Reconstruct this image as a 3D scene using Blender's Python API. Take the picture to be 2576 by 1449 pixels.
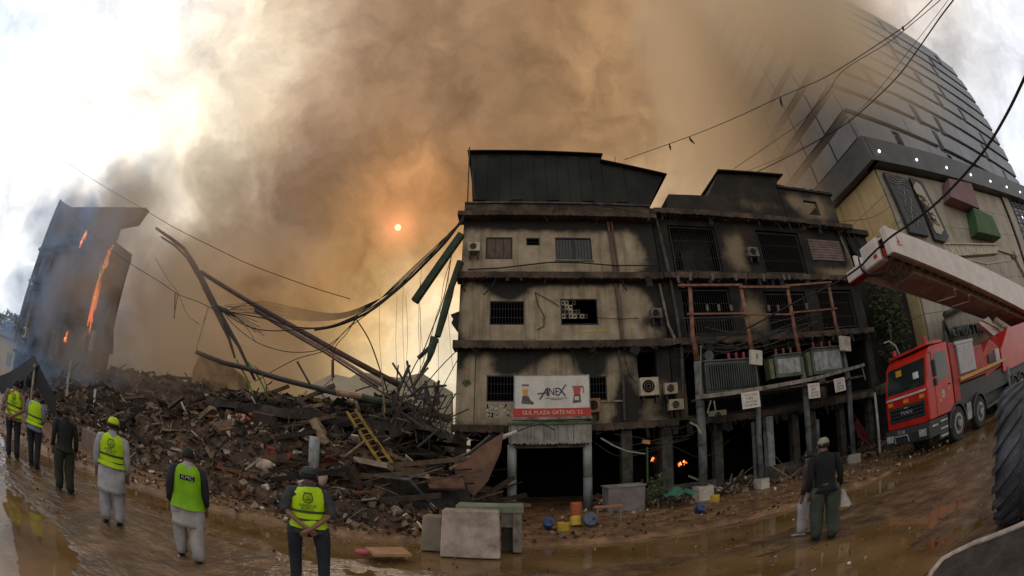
import bpy, bmesh, math, random
from mathutils import Vector, Matrix, noise
R = math.radians
scene = bpy.context.scene
COL = scene.collection
for _o in list(bpy.data.objects):
    bpy.data.objects.remove(_o)
random.seed(7)

# ------------------------------------------------------------------ camera
CAM_H = 2.1
PITCH = R(22.5)
ROLL = R(0.14)
FPX = 1104.0
cam_data = bpy.data.cameras.new('camera')
cam = bpy.data.objects.new('camera', cam_data)
COL.objects.link(cam)
scene.camera = cam
cam_data.type = 'PANO'
cam_data.panorama_type = 'FISHEYE_EQUISOLID'
cam_data.sensor_width = 36.0
cam_data.sensor_fit = 'HORIZONTAL'
cam_data.fisheye_lens = FPX / 2576.0 * 36.0
cam_data.fisheye_fov = math.pi
cam_data.clip_start = 0.05
cam_data.clip_end = 3000
cam.location = (0, 0, CAM_H)
cam.rotation_euler = (R(90) + PITCH, -ROLL, 0)


def wdir(px, py):
    x = px - 1288.0
    y = 724.5 - py
    r = math.hypot(x, y) + 1e-9
    th = 2 * math.asin(r / (2 * FPX))
    a, b, c = x / r * math.sin(th), math.cos(th), y / r * math.sin(th)
    cr, sr = math.cos(ROLL), math.sin(ROLL)
    a, c = a * cr - c * sr, a * sr + c * cr
    cp, sp = math.cos(PITCH), math.sin(PITCH)
    return Vector((a, b * cp - c * sp, b * sp + c * cp))


def P(px, py, Y):
    """real point seen at a photo position, on the upright plane Y metres up the street's cross axis"""
    d = wdir(px, py)
    return d * (Y / d.y) + Vector((0, 0, CAM_H))


def G(px, py, z=0.0):
    """real point on the level z"""
    d = wdir(px, py)
    return d * ((z - CAM_H) / d.z) + Vector((0, 0, CAM_H))


# ------------------------------------------------------------------ colour / exposure
scene.view_settings.view_transform = 'Standard'
scene.view_settings.look = 'None'
scene.view_settings.exposure = 0.0
scene.view_settings.gamma = 1.0
scene.view_settings.use_curve_mapping = False


def lin(r, g, b):
    def f(c):
        c = c / 255.0
        return c / 12.92 if c <= 0.04045 else ((c + 0.055) / 1.055) ** 2.4
    return (f(r), f(g), f(b))


# ------------------------------------------------------------------ world: daylight sky, cloud and the smoke plume far behind
world = bpy.data.worlds.new('World')
scene.world = world
world.use_nodes = True
SUN_DIR = wdir(1000, 572).normalized()
SUN_EL = math.asin(SUN_DIR.z)
SUN_AZ = math.atan2(SUN_DIR.x, SUN_DIR.y)


def build_world():
    nt = world.node_tree
    nt.nodes.clear()
    N, L = nt.nodes.new, nt.links.new
    out = N('ShaderNodeOutputWorld')
    bg_sky = N('ShaderNodeBackground')
    bg_smoke = N('ShaderNodeBackground')
    add = N('ShaderNodeAddShader')
    sky = N('ShaderNodeTexSky')
    sky.sky_type = 'NISHITA'
    sky.sun_disc = False
    sky.sun_elevation = SUN_EL
    sky.sun_rotation = SUN_AZ
    sky.air_density = 1.0
    sky.dust_density = 2.0
    bg_sky.inputs['Strength'].default_value = 0.05
    tc = N('ShaderNodeTexCoord')

    def vm(op, a, b=None, scale=None):
        n = N('ShaderNodeVectorMath')
        n.operation = op
        for i, v in enumerate((a, b)):
            if v is None:
                continue
            if hasattr(v, 'links'):
                L(v, n.inputs[i])
            else:
                n.inputs[i].default_value = v
        if scale is not None:
            if hasattr(scale, 'links'):
                L(scale, n.inputs['Scale'])
            else:
                n.inputs['Scale'].default_value = scale
        return n.outputs['Value'] if op in ('DOT_PRODUCT', 'LENGTH') else n.outputs['Vector']

    def mm(op, a, b=None, c=None, clamp=False):
        n = N('ShaderNodeMath')
        n.operation = op
        n.use_clamp = clamp
        for i, v in enumerate((a, b, c)):
            if v is None:
                continue
            if hasattr(v, 'links'):
                L(v, n.inputs[i])
            else:
                n.inputs[i].default_value = v
        return n.outputs[0]

    d0 = tc.outputs['Generated']
    # turbulence: two scales of warp
    nz = N('ShaderNodeTexNoise')
    L(d0, nz.inputs['Vector'])
    nz.inputs['Scale'].default_value = 4.2
    nz.inputs['Detail'].default_value = 6
    nz.inputs['Roughness'].default_value = 0.62
    w = vm('SUBTRACT', nz.outputs['Color'], (0.5, 0.5, 0.5))
    w = vm('SCALE', w, None, 0.25)
    d1 = vm('NORMALIZE', vm('ADD', d0, w))
    pts = SKY_POINTS
    csum = None
    wsum = None
    for (px, py, col, sig) in pts:
        v = wdir(px, py).normalized() if py is not None else Vector(px).normalized()
        k = 1.0 / (R(sig) ** 2)
        dt = vm('DOT_PRODUCT', d1, tuple(v))
        e = mm('MULTIPLY_ADD', dt, k, -k)
        wt = mm('EXPONENT', e)
        cc = lin(*col)
        lm = 0.3 * cc[0] + 0.6 * cc[1] + 0.1 * cc[2]
        st = 1.10 if max(col) < 256 and min(col) < 225 else 1.0
        dk = 0.86 if max(col) < 232 else 1.0
        cc = tuple(max(0.0, lm + (q - lm) * st) * dk for q in cc)
        n = N('ShaderNodeVectorMath')
        n.operation = 'MULTIPLY_ADD'
        n.inputs[0].default_value = cc
        L(wt, n.inputs[1])
        if csum is None:
            n.inputs[2].default_value = (0, 0, 0)
        else:
            L(csum, n.inputs[2])
        csum = n.outputs[0]
        wsum = wt if wsum is None else mm('ADD', wsum, wt)
    base = 0.0008
    tot = mm('ADD', wsum, base)
    far = vm('SCALE', (1.45, 1.35, 1.21), None, base)
    col = vm('SCALE', vm('ADD', csum, far), None, mm('DIVIDE', 1.0, tot))
    # billows
    n2 = N('ShaderNodeTexNoise')
    L(vm('ADD', d0, vm('SCALE', w, None, 0.8)), n2.inputs['Vector'])
    n2.inputs['Scale'].default_value = 6.5
    n2.inputs['Detail'].default_value = 9
    n2.inputs['Roughness'].default_value = 0.58
    n2.inputs['Distortion'].default_value = 0.35
    bill = mm('MULTIPLY_ADD', n2.outputs['Fac'], 1.75, 0.14)
    col = vm('SCALE', col, None, bill)
    # sun seen through the smoke: a small core and a weak aureole
    ds = vm('DOT_PRODUCT', vm('NORMALIZE', d0), tuple(SUN_DIR))
    core = mm('SMOOTH_MIN', 1.0, 1.0, 0.0)
    ms = N('ShaderNodeMapRange')
    ms.interpolation_type = 'SMOOTHSTEP'
    L(ds, ms.inputs['Value'])
    ms.inputs['From Min'].default_value = math.cos(R(0.52))
    ms.inputs['From Max'].default_value = math.cos(R(0.18))
    glow = mm('EXPONENT', mm('MULTIPLY_ADD', ds, 1 / R(1.5) ** 2, -1 / R(1.5) ** 2))
    col = vm('ADD', col, vm('SCALE', (1.3, 1.05, 0.62), None, ms.outputs['Result']))
    col = vm('ADD', col, vm('SCALE', (0.50, 0.15, 0.07), None, glow))
    L(col, bg_smoke.inputs['Color'])
    bg_smoke.inputs['Strength'].default_value = 1.0
    L(sky.outputs[0], bg_sky.inputs['Color'])
    # clean sky shows only where there is no smoke: the bare gap weight
    clean = mm('DIVIDE', base, tot, clamp=True)
    mixs = N('ShaderNodeMixShader')
    L(mm('MULTIPLY', clean, 0.5), mixs.inputs[0])
    L(bg_smoke.outputs[0], mixs.inputs[1])
    L(bg_sky.outputs[0], mixs.inputs[2])
    L(mixs.outputs[0], out.inputs['Surface'])
    scene.cycles.volume_bounces = 2
    world.cycles.sampling_method = 'MANUAL'
    world.cycles.sample_map_resolution = 512


W_ = (255, 253, 250)
SKY_POINTS = [
    (0, 0, (242, 256, 270), 9), (110, 230, (262, 270, 276), 9), (40, 560, (270, 272, 274), 9), (15, 800, (236, 243, 252), 6),
    (300, 60, (278, 280, 284), 8), (250, 400, (286, 280, 270), 7), (560, 60, (268, 256, 240), 7), (390, 200, (266, 246, 220), 8),
    (340, 430, (268, 250, 234), 7), (470, 310, (282, 274, 250), 5.5), (608, 185, (290, 280, 250), 4.8), (690, 60, (248, 220, 182), 4.5),
    (540, 240, (244, 216, 184), 5), (458, 430, (285, 276, 246), 5.5), (470, 370, (290, 280, 246), 5), (565, 400, (238, 208, 172), 4.5),
    (645, 330, (212, 178, 144), 3.6), (780, 140, (176, 142, 116), 5), (720, 250, (186, 152, 124), 4.5), (800, 400, (126, 102, 86), 5),
    (700, 500, (124, 102, 90), 5), (560, 545, (150, 122, 102), 5), (640, 600, (158, 124, 96), 5), (920, 100, (168, 138, 112), 9),
    (1000, 230, (156, 124, 98), 7), (1140, 330, (130, 100, 75), 5), (960, 400, (166, 130, 98), 5), (1062, 425, (240, 180, 126), 4.2),
    (1025, 500, (236, 166, 116), 3.6), (900, 520, (170, 130, 92), 5), (1110, 520, (150, 108, 72), 4.5),
    (860, 640, (188, 144, 96), 6), (720, 680, (158, 120, 84), 6), (980, 680, (182, 138, 90), 5), (1080, 610, (160, 114, 72), 4.5),
    (1110, 690, (190, 146, 98), 4), (1050, 790, (292, 256, 190), 3.9), (1110, 860, (292, 278, 248), 4.5), (1140, 760, (292, 250, 190), 4.5), (940, 795, (250, 208, 144), 3.6),
    (830, 760, (196, 150, 98), 5.5), (730, 800, (140, 110, 76), 6), (650, 870, (104, 82, 60), 6), (900, 890, (252, 220, 166), 3.8),
    (830, 940, (168, 146, 112), 4.5), (1060, 920, (232, 222, 196), 4), (1100, 990, (104, 82, 54), 3.5), (430, 700, (134, 104, 80), 6), (540, 690, (138, 108, 80), 5.5), (560, 800, (112, 90, 66), 6),
    (345, 640, (142, 118, 102), 5.5), (270, 700, (122, 110, 104), 5), (470, 820, (104, 88, 68), 6), (360, 880, (84, 76, 64), 6),
    (1200, 150, (150, 120, 94), 7), (1400, 220, (134, 106, 80), 6), (1450, 80, (172, 136, 104), 5),
    (1570, 125, (220, 178, 134), 4.5), (1500, 260, (196, 156, 118), 4.5), (1640, 240, (146, 116, 88), 6), (1740, 130, (146, 118, 94), 7),
    (1760, 330, (168, 134, 100), 5), (1690, 470, (226, 196, 160), 5), (1600, 350, (196, 156, 114), 4.5), (1890, 360, (178, 146, 112), 6),
    (1930, 200, (140, 116, 96), 7), (1930, 60, (150, 126, 104), 7), (2080, 400, (168, 140, 110), 7), (2080, 150, (132, 118, 98), 7),
    (2220, 20, (178, 150, 126), 6), (2340, 40, (252, 238, 220), 5), (2450, 130, (244, 244, 250), 7), (2540, 300, (236, 243, 253), 8),
    (2576, 560, (240, 243, 250), 8),
]

build_world()

sun_data = bpy.data.lights.new('sun', 'SUN')
sun_data.energy = 0.5
sun_data.angle = R(12)
sun_data.color = (1.0, 0.82, 0.62)
sun = bpy.data.objects.new('sun', sun_data)
COL.objects.link(sun)
sun.rotation_euler = (-SUN_DIR).to_track_quat('-Z', 'Y').to_euler()

# ------------------------------------------------------------------ materials
_M = {}


def mat(name, c1=None, c2=None, scale=3.0, rough=0.75, bump=0.25, metal=0.0, detail=6, c3=None, spec=0.35,
        soot=None, soot_col=(0.012, 0.011, 0.010), streak=0.0, island=False, emit=None, bscale=None, contrast=(0.35, 0.65)):
    if name in _M:
        return _M[name]
    m = bpy.data.materials.new(name)
    m.use_nodes = True
    nt = m.node_tree
    N, L = nt.nodes.new, nt.links.new
    b = nt.nodes['Principled BSDF']
    b.inputs['Roughness'].default_value = rough
    b.inputs['Metallic'].default_value = metal
    b.inputs['Specular IOR Level'].default_value = spec
    geo = N('ShaderNodeNewGeometry')
    tc = N('ShaderNodeTexCoord')
    vec = geo.outputs['Position']
    n1 = N('ShaderNodeTexNoise')
    L(vec, n1.inputs['Vector'])
    n1.inputs['Scale'].default_value = scale
    n1.inputs['Detail'].default_value = detail
    n1.inputs['Roughness'].default_value = 0.62
    ramp = N('ShaderNodeValToRGB')
    L(n1.outputs['Fac'], ramp.inputs[0])
    c2 = c2 or tuple(x * 0.6 for x in c1)
    e = ramp.color_ramp.elements
    e[0].position, e[1].position = contrast
    e[0].color = (*c2, 1)
    e[1].color = (*c1, 1)
    if c3:
        q = e.new((contrast[0] + contrast[1]) / 2)
        q.color = (*c3, 1)
    col = ramp.outputs[0]
    if island:
        # pieces of one heap differ from each other
        r2 = N('ShaderNodeValToRGB')
        r2.color_ramp.interpolation = 'CONSTANT'
        L(geo.outputs['Random Per Island'], r2.inputs[0])
        els = r2.color_ramp.elements
        els[0].position = 0
        els[0].color = (*island[0][1], 1)
        els[1].position = island[1][0]
        els[1].color = (*island[1][1], 1)
        for pos, cc in island[2:]:
            q = els.new(pos)
            q.color = (*cc, 1)
        mx = N('ShaderNodeMixRGB')
        mx.blend_type = 'MULTIPLY'
        mx.inputs[0].default_value = 1
        L(r2.outputs[0], mx.inputs[1])
        L(col, mx.inputs[2])
        col = mx.outputs[0]
    if streak:
        mp = N('ShaderNodeMapping')
        mp.inputs['Scale'].default_value = (3.0, 3.0, 0.22)
        L(vec, mp.inputs[0])
        n3 = N('ShaderNodeTexNoise')
        L(mp.outputs[0], n3.inputs['Vector'])
        n3.inputs['Scale'].default_value = 1.6
        n3.inputs['Detail'].default_value = 5
        mr = N('ShaderNodeMapRange')
        L(n3.outputs['Fac'], mr.inputs[0])
        mr.inputs['From Min'].default_value = 0.48
        mr.inputs['From Max'].default_value = 0.72
        mr.inputs['To Max'].default_value = streak
        mx = N('ShaderNodeMixRGB')
        L(mr.outputs[0], mx.inputs[0])
        L(col, mx.inputs[1])
        mx.inputs[2].default_value = (*soot_col, 1)
        col = mx.outputs[0]
    if soot:
        # stains of smoke with a shape of their own, fixed to the wall: (x, z, rx, rz, strength)
        sep = N('ShaderNodeSeparateXYZ')
        n4 = N('ShaderNodeTexNoise')
        L(vec, n4.inputs['Vector'])
        n4.inputs['Scale'].default_value = 1.1
        n4.inputs['Detail'].default_value = 7
        n4.inputs['Roughness'].default_value = 0.65
        L(vec, sep.inputs[0])

        def mm(op, a, bb=None, c=None, clamp=False):
            n = N('ShaderNodeMath')
            n.operation = op
            n.use_clamp = clamp
            for i, v in enumerate((a, bb, c)):
                if v is None:
                    continue
                if hasattr(v, 'links'):
                    L(v, n.inputs[i])
                else:
                    n.inputs[i].default_value = v
            return n.outputs[0]
        acc = None
        for (x0, z0, rx, rz, s) in soot:
            dx = mm('MULTIPLY_ADD', sep.outputs['X'], 1 / rx, -x0 / rx)
            dz = mm('MULTIPLY_ADD', sep.outputs['Z'], 1 / rz, -z0 / rz)
            dd = mm('ADD', mm('MULTIPLY', dx, dx), mm('MULTIPLY', dz, dz))
            ww = mm('MULTIPLY', mm('EXPONENT', mm('MULTIPLY', dd, -1.0)), s)
            acc = ww if acc is None else mm('ADD', acc, ww)
        k = mm('MULTIPLY_ADD', n4.outputs['Fac'], 1.1, -0.55)
        fac = mm('ADD', acc, k)
        mr = N('ShaderNodeMapRange')
        mr.interpolation_type = 'SMOOTHSTEP'
        L(fac, mr.inputs[0])
        mr.inputs['From Min'].default_value = 0.15
        mr.inputs['From Max'].default_value = 0.85
        mr.inputs['To Max'].default_value = 0.97
        mx = N('ShaderNodeMixRGB')
        L(mr.outputs[0], mx.inputs[0])
        L(col, mx.inputs[1])
        mx.inputs[2].default_value = (*soot_col, 1)
        col = mx.outputs[0]
    L(col, b.inputs['Base Color'])
    if bump:
        bp = N('ShaderNodeBump')
        bp.inputs['Strength'].default_value = bump
        bp.inputs['Distance'].default_value = 0.03
        n5 = N('ShaderNodeTexNoise')
        L(vec, n5.inputs['Vector'])
        n5.inputs['Scale'].default_value = bscale or scale * 4
        n5.inputs['Detail'].default_value = 5
        L(n5.outputs['Fac'], bp.inputs['Height'])
        L(bp.outputs[0], b.inputs['Normal'])
    if emit:
        b.inputs['Emission Color'].default_value = (*emit[0], 1)
        b.inputs['Emission Strength'].default_value = emit[1]
    _M[name] = m
    return m


# ------------------------------------------------------------------ mesh building
class MB:
    def __init__(self):
        self.v, self.f = [], []

    def face(self, pts):
        i = len(self.v)
        self.v += [Vector(p) for p in pts]
        self.f.append(list(range(i, i + len(pts))))
        return self

    def hexa(self, p):
        i = len(self.v)
        self.v += [Vector(q) for q in p]
        for q in ((0, 3, 2, 1), (4, 5, 6, 7), (0, 1, 5, 4), (1, 2, 6, 5), (2, 3, 7, 6), (3, 0, 4, 7)):
            self.f.append([i + k for k in q])
        return self

    def box(self, x0, x1, y0, y1, z0, z1):
        return self.hexa([(x0, y0, z0), (x1, y0, z0), (x1, y1, z0), (x0, y1, z0),
                          (x0, y0, z1), (x1, y0, z1), (x1, y1, z1), (x0, y1, z1)])

    def cbox(self, c, s, M=None):
        c = Vector(c)
        M = M or Matrix.Identity(3)
        hx, hy, hz = s[0] / 2, s[1] / 2, s[2] / 2
        pts = [(-hx, -hy, -hz), (hx, -hy, -hz), (hx, hy, -hz), (-hx, hy, -hz),
               (-hx, -hy, hz), (hx, -hy, hz), (hx, hy, hz), (-hx, hy, hz)]
        return self.hexa([c + M @ Vector(p) for p in pts])

    def bar(self, a, b, w, h=None, up=(0, 0, 1)):
        a, b = Vector(a), Vector(b)
        h = h or w
        d = (b - a)
        ln = d.length
        d.normalize()
        u = Vector(up)
        if abs(d.dot(u)) > 0.97:
            u = Vector((0, 1, 0))
        s = d.cross(u).normalized()
        t = s.cross(d).normalized()
        pts = []
        for q in (a, b):
            pts += [q - s * w / 2 - t * h / 2, q + s * w / 2 - t * h / 2, q + s * w / 2 + t * h / 2, q - s * w / 2 + t * h / 2]
        i = len(self.v)
        self.v += pts
        for q in ((3, 2, 1, 0), (4, 5, 6, 7), (0, 1, 5, 4), (1, 2, 6, 5), (2, 3, 7, 6), (3, 0, 4, 7)):
            self.f.append([i + k for k in q])
        return self

    def tube(self, path, r, n=8, cap=True):
        path = [Vector(p) for p in path]
        m = len(path)
        rr = r if isinstance(r, (list, tuple)) else [r] * m
        i0 = len(self.v)
        prev = None
        for k, p in enumerate(path):
            t = (path[min(k + 1, m - 1)] - path[max(k - 1, 0)])
            if t.length < 1e-9:
                t = Vector((0, 0, 1))
            t.normalize()
            if prev is None:
                u = Vector((0, 0, 1)) if abs(t.z) < 0.9 else Vector((1, 0, 0))
                s = t.cross(u).normalized()
            else:
                s = prev - t * prev.dot(t)
                s = s.normalized() if s.length > 1e-6 else t.orthogonal().normalized()
            prev = s
            q = t.cross(s)
            for j in range(n):
                a = 2 * math.pi * j / n
                self.v.append(p + (s * math.cos(a) + q * math.sin(a)) * rr[k])
        for k in range(m - 1):
            for j in range(n):
                a, b = i0 + k * n + j, i0 + k * n + (j + 1) % n
                self.f.append([a, b, b + n, a + n])
        if cap:
            self.f.append([i0 + j for j in range(n)][::-1])
            self.f.append([i0 + (m - 1) * n + j for j in range(n)])
        return self

    def loft(self, rings, n=16, cap=True):
        """rings: (centre, rx, ry[, yaw]) ellipses lying level"""
        i0 = len(self.v)
        for rg in rings:
            c, rx, ry = Vector(rg[0]), rg[1], rg[2]
            yaw = rg[3] if len(rg) > 3 else 0
            for j in range(n):
                a = 2 * math.pi * j / n
                x, y = rx * math.cos(a), ry * math.sin(a)
                self.v.append(c + Vector((x * math.cos(yaw) - y * math.sin(yaw), x * math.sin(yaw) + y * math.cos(yaw), 0)))
        m = len(rings)
        for k in range(m - 1):
            for j in range(n):
                a, b = i0 + k * n + j, i0 + k * n + (j + 1) % n
                self.f.append([a, b, b + n, a + n])
        if cap:
            self.f.append([i0 + j for j in range(n)][::-1])
            self.f.append([i0 + (m - 1) * n + j for j in range(n)])
        return self

    def prism(self, poly, y0, y1):
        """outline in x,z pushed from y0 to y1"""
        n = len(poly)
        i = len(self.v)
        self.v += [Vector((p[0], y0, p[1])) for p in poly] + [Vector((p[0], y1, p[1])) for p in poly]
        self.f.append([i + k for k in range(n)])
        self.f.append([i + n + k for k in range(n)][::-1])
        for k in range(n):
            a, b = k, (k + 1) % n
            self.f.append([i + b, i + a, i + n + a, i + n + b])
        return self

    def grid(self, fn, nu, nv):
        i0 = len(self.v)
        for a in range(nu + 1):
            for b in range(nv + 1):
                self.v.append(Vector(fn(a / nu, b / nv)))
        for a in range(nu):
            for b in range(nv):
                q = i0 + a * (nv + 1) + b
                self.f.append([q, q + nv + 1, q + nv + 2, q + 1])
        return self

    def jitter(self, amt, scale=1.0, seed=0):
        for v in self.v:
            q = v * scale + Vector((seed * 7.1, seed * 3.3, seed * 1.7))
            v += noise.noise_vector(q) * amt
        return self

    def build(self, name, material, parent=None, smooth=False, bevel=0.0):
        me = bpy.data.meshes.new(name)
        off = Vector((0, 0, 0))
        if parent is not None and not parent.get('_local'):
            off = world_off(parent)
        me.from_pydata([tuple(v - off) for v in self.v], [], self.f)
        me.materials.append(material)
        o = bpy.data.objects.new(name, me)
        COL.objects.link(o)
        if smooth:
            me.shade_smooth()
        if parent is not None:
            o.parent = parent
        if bevel:
            bm = bmesh.new()
            bm.from_mesh(me)
            bmesh.ops.bevel(bm, geom=bm.edges[:], offset=bevel, segments=1, affect='EDGES', clamp_overlap=True)
            bm.to_mesh(me)
            bm.free()
        return o


def world_off(o):
    v = Vector(o.location)
    while o.parent is not None:
        o = o.parent
        v = v + Vector(o.location)
    return v


def thing(name, label, cat, loc=(0, 0, 0), rotz=0.0, group=None, local=False):
    o = bpy.data.objects.new(name, None)
    COL.objects.link(o)
    o.empty_display_size = 0.2
    o.location = loc
    o.rotation_euler = (0, 0, rotz)
    o['label'] = label
    o['category'] = cat
    if group:
        o['group'] = group
    if local:
        o['_local'] = 1
    return o


def tag(o, label, cat, group=None):
    o['label'] = label
    o['category'] = cat
    if group:
        o['group'] = group
    return o


def kind(o, k):
    o['kind'] = k
    return o


def text_part(name, body, size, material, parent, origin, xdir, zdir, depth=0.01, align='CENTER', shear=0.0, width=None):
    cu = bpy.data.curves.new(name, 'FONT')
    cu.body = body
    cu.size = size
    cu.extrude = depth / 2
    cu.align_x = align
    cu.align_y = 'CENTER'
    cu.shear = shear
    cu.resolution_u = 2
    tmp = bpy.data.objects.new(name, cu)
    COL.objects.link(tmp)
    dg = bpy.context.evaluated_depsgraph_get()
    me = bpy.data.meshes.new_from_object(tmp.evaluated_get(dg))
    bpy.data.objects.remove(tmp)
    if width:
        xs = [v.co.x for v in me.vertices]
        if xs:
            k = width / (max(xs) - min(xs))
            for v in me.vertices:
                v.co.x *= k
    x, z = Vector(xdir).normalized(), Vector(zdir).normalized()
    y = z.cross(x)
    off = Vector((0, 0, 0)) if parent is None or parent.get('_local') else world_off(parent)
    for v in me.vertices:
        c = v.co.copy()
        v.co = Vector(origin) - off + x * c.x + z * c.y - y * c.z
    me.materials.clear()
    me.materials.append(material)
    o = bpy.data.objects.new(name, me)
    COL.objects.link(o)
    o.parent = parent
    return o


def wall_holes(mb, x0, x1, z0, z1, y, th, holes):
    """an upright wall along x with real openings and reveals"""
    xs = sorted({x0, x1, *[h[0] for h in holes], *[h[1] for h in holes]})
    zs = sorted({z0, z1, *[h[2] for h in holes], *[h[3] for h in holes]})
    xs = [x for x in xs if x0 <= x <= x1]
    zs = [z for z in zs if z0 <= z <= z1]
    for i in range(len(xs) - 1):
        for j in range(len(zs) - 1):
            cx, cz = (xs[i] + xs[i + 1]) / 2, (zs[j] + zs[j + 1]) / 2
            if any(h[0] < cx < h[1] and h[2] < cz < h[3] for h in holes):
                continue
            a, b, c, d = xs[i], xs[i + 1], zs[j], zs[j + 1]
            mb.face([(a, y, c), (b, y, c), (b, y, d), (a, y, d)])
            mb.face([(a, y + th, d), (b, y + th, d), (b, y + th, c), (a, y + th, c)])
    for (a, b, c, d) in holes + [(x0, x1, z0, z1)]:
        mb.face([(a, y, c), (b, y, c), (b, y + th, c), (a, y + th, c)])
        mb.face([(a, y, d), (b, y, d), (b, y + th, d), (a, y + th, d)])
        mb.face([(a, y, c), (a, y, d), (a, y + th, d), (a, y + th, c)])
        mb.face([(b, y, c), (b, y, d), (b, y + th, d), (b, y + th, c)])
    return mb


def rag_edge(mb, x0, x1, y0, y1, zt, zb, n=24, amt=0.08, seed=1):
    """a ledge whose lower edge is chipped"""
    rnd = random.Random(seed)
    for i in range(n):
        a, b = x0 + (x1 - x0) * i / n, x0 + (x1 - x0) * (i + 1) / n
        d = rnd.random() ** 2 * amt
        f = rnd.random() ** 3 * amt * 0.6
        mb.box(a, b, y0 + f, y1, zb + d, zt)
    return mb


def fbm(x, y, s=1.0, o=4, z=0.0):
    v, a, t = 0.0, 1.0, 0.0
    for _ in range(o):
        v += a * noise.noise(Vector((x * s, y * s, z)))
        t += a
        a *= 0.5
        s *= 2.05
    return v / t


def rot(ax, ay, az):
    return Matrix.Rotation(R(az), 3, 'Z') @ Matrix.Rotation(R(ay), 3, 'Y') @ Matrix.Rotation(R(ax), 3, 'X')


def copy_tree(o, parent=None):
    c = o.copy()
    COL.objects.link(c)
    if parent is not None:
        c.parent = parent
    for ch in list(o.children):
        copy_tree(ch, c)
    return c

# ------------------------------------------------------------------ colours used again and again
MUD = mat('mud', (0.26, 0.145, 0.072), (0.075, 0.042, 0.021), scale=2.2, rough=0.42, bump=0.9, c3=(0.155, 0.082, 0.038), spec=0.5, bscale=12)
MUD_ROAD = mat('wet_road_mud', (0.20, 0.125, 0.070), (0.058, 0.036, 0.020), scale=1.6, rough=0.28, bump=0.9, c3=(0.11, 0.068, 0.038), spec=0.7, bscale=11)
CHAR = mat('charred', (0.03, 0.026, 0.022), (0.008, 0.007, 0.006), scale=3.5, rough=0.85, bump=0.5)
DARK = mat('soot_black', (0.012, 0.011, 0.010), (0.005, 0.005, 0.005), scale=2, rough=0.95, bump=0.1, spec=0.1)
CONC = mat('grey_concrete', (0.30, 0.27, 0.23), (0.12, 0.10, 0.085), scale=2.4, rough=0.85, bump=0.35, streak=0.5)
DCONC = mat('dark_concrete', (0.10, 0.085, 0.07), (0.03, 0.026, 0.022), scale=2.4, rough=0.85, bump=0.5)
STEEL = mat('dark_steel', (0.05, 0.04, 0.035), (0.02, 0.017, 0.015), scale=6, rough=0.55, bump=0.2)
RUST = mat('rusty_steel', (0.16, 0.07, 0.035), (0.05, 0.028, 0.02), scale=4, rough=0.75, bump=0.4, c3=(0.10, 0.045, 0.028))
WIRE = mat('black_cable', (0.015, 0.014, 0.013), (0.008, 0.008, 0.008), scale=8, rough=0.6, bump=0)
GREYP = mat('grey_paint', (0.32, 0.34, 0.34), (0.16, 0.16, 0.15), scale=4, rough=0.6, bump=0.15, streak=0.4)
CREAM = mat('cream_paint', (0.50, 0.44, 0.33), (0.26, 0.21, 0.15), scale=3, rough=0.6, bump=0.1, streak=0.3)
WHITEP = mat('white_paint', (0.66, 0.63, 0.58), (0.38, 0.34, 0.30), scale=3, rough=0.45, bump=0.08)
TIMBER = mat('weathered_timber', (0.30, 0.21, 0.12), (0.12, 0.08, 0.045), scale=5, rough=0.8, bump=0.3)
GREENP = mat('green_paint', (0.05, 0.13, 0.05), (0.02, 0.045, 0.02), scale=4, rough=0.6, bump=0.2)


def kerb_y(x):
    if x >= 0:
        return 9.95
    return 9.95 - 0.0236 * x * x * (0.6 + 0.4 * min(1, -x / 12))


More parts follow.
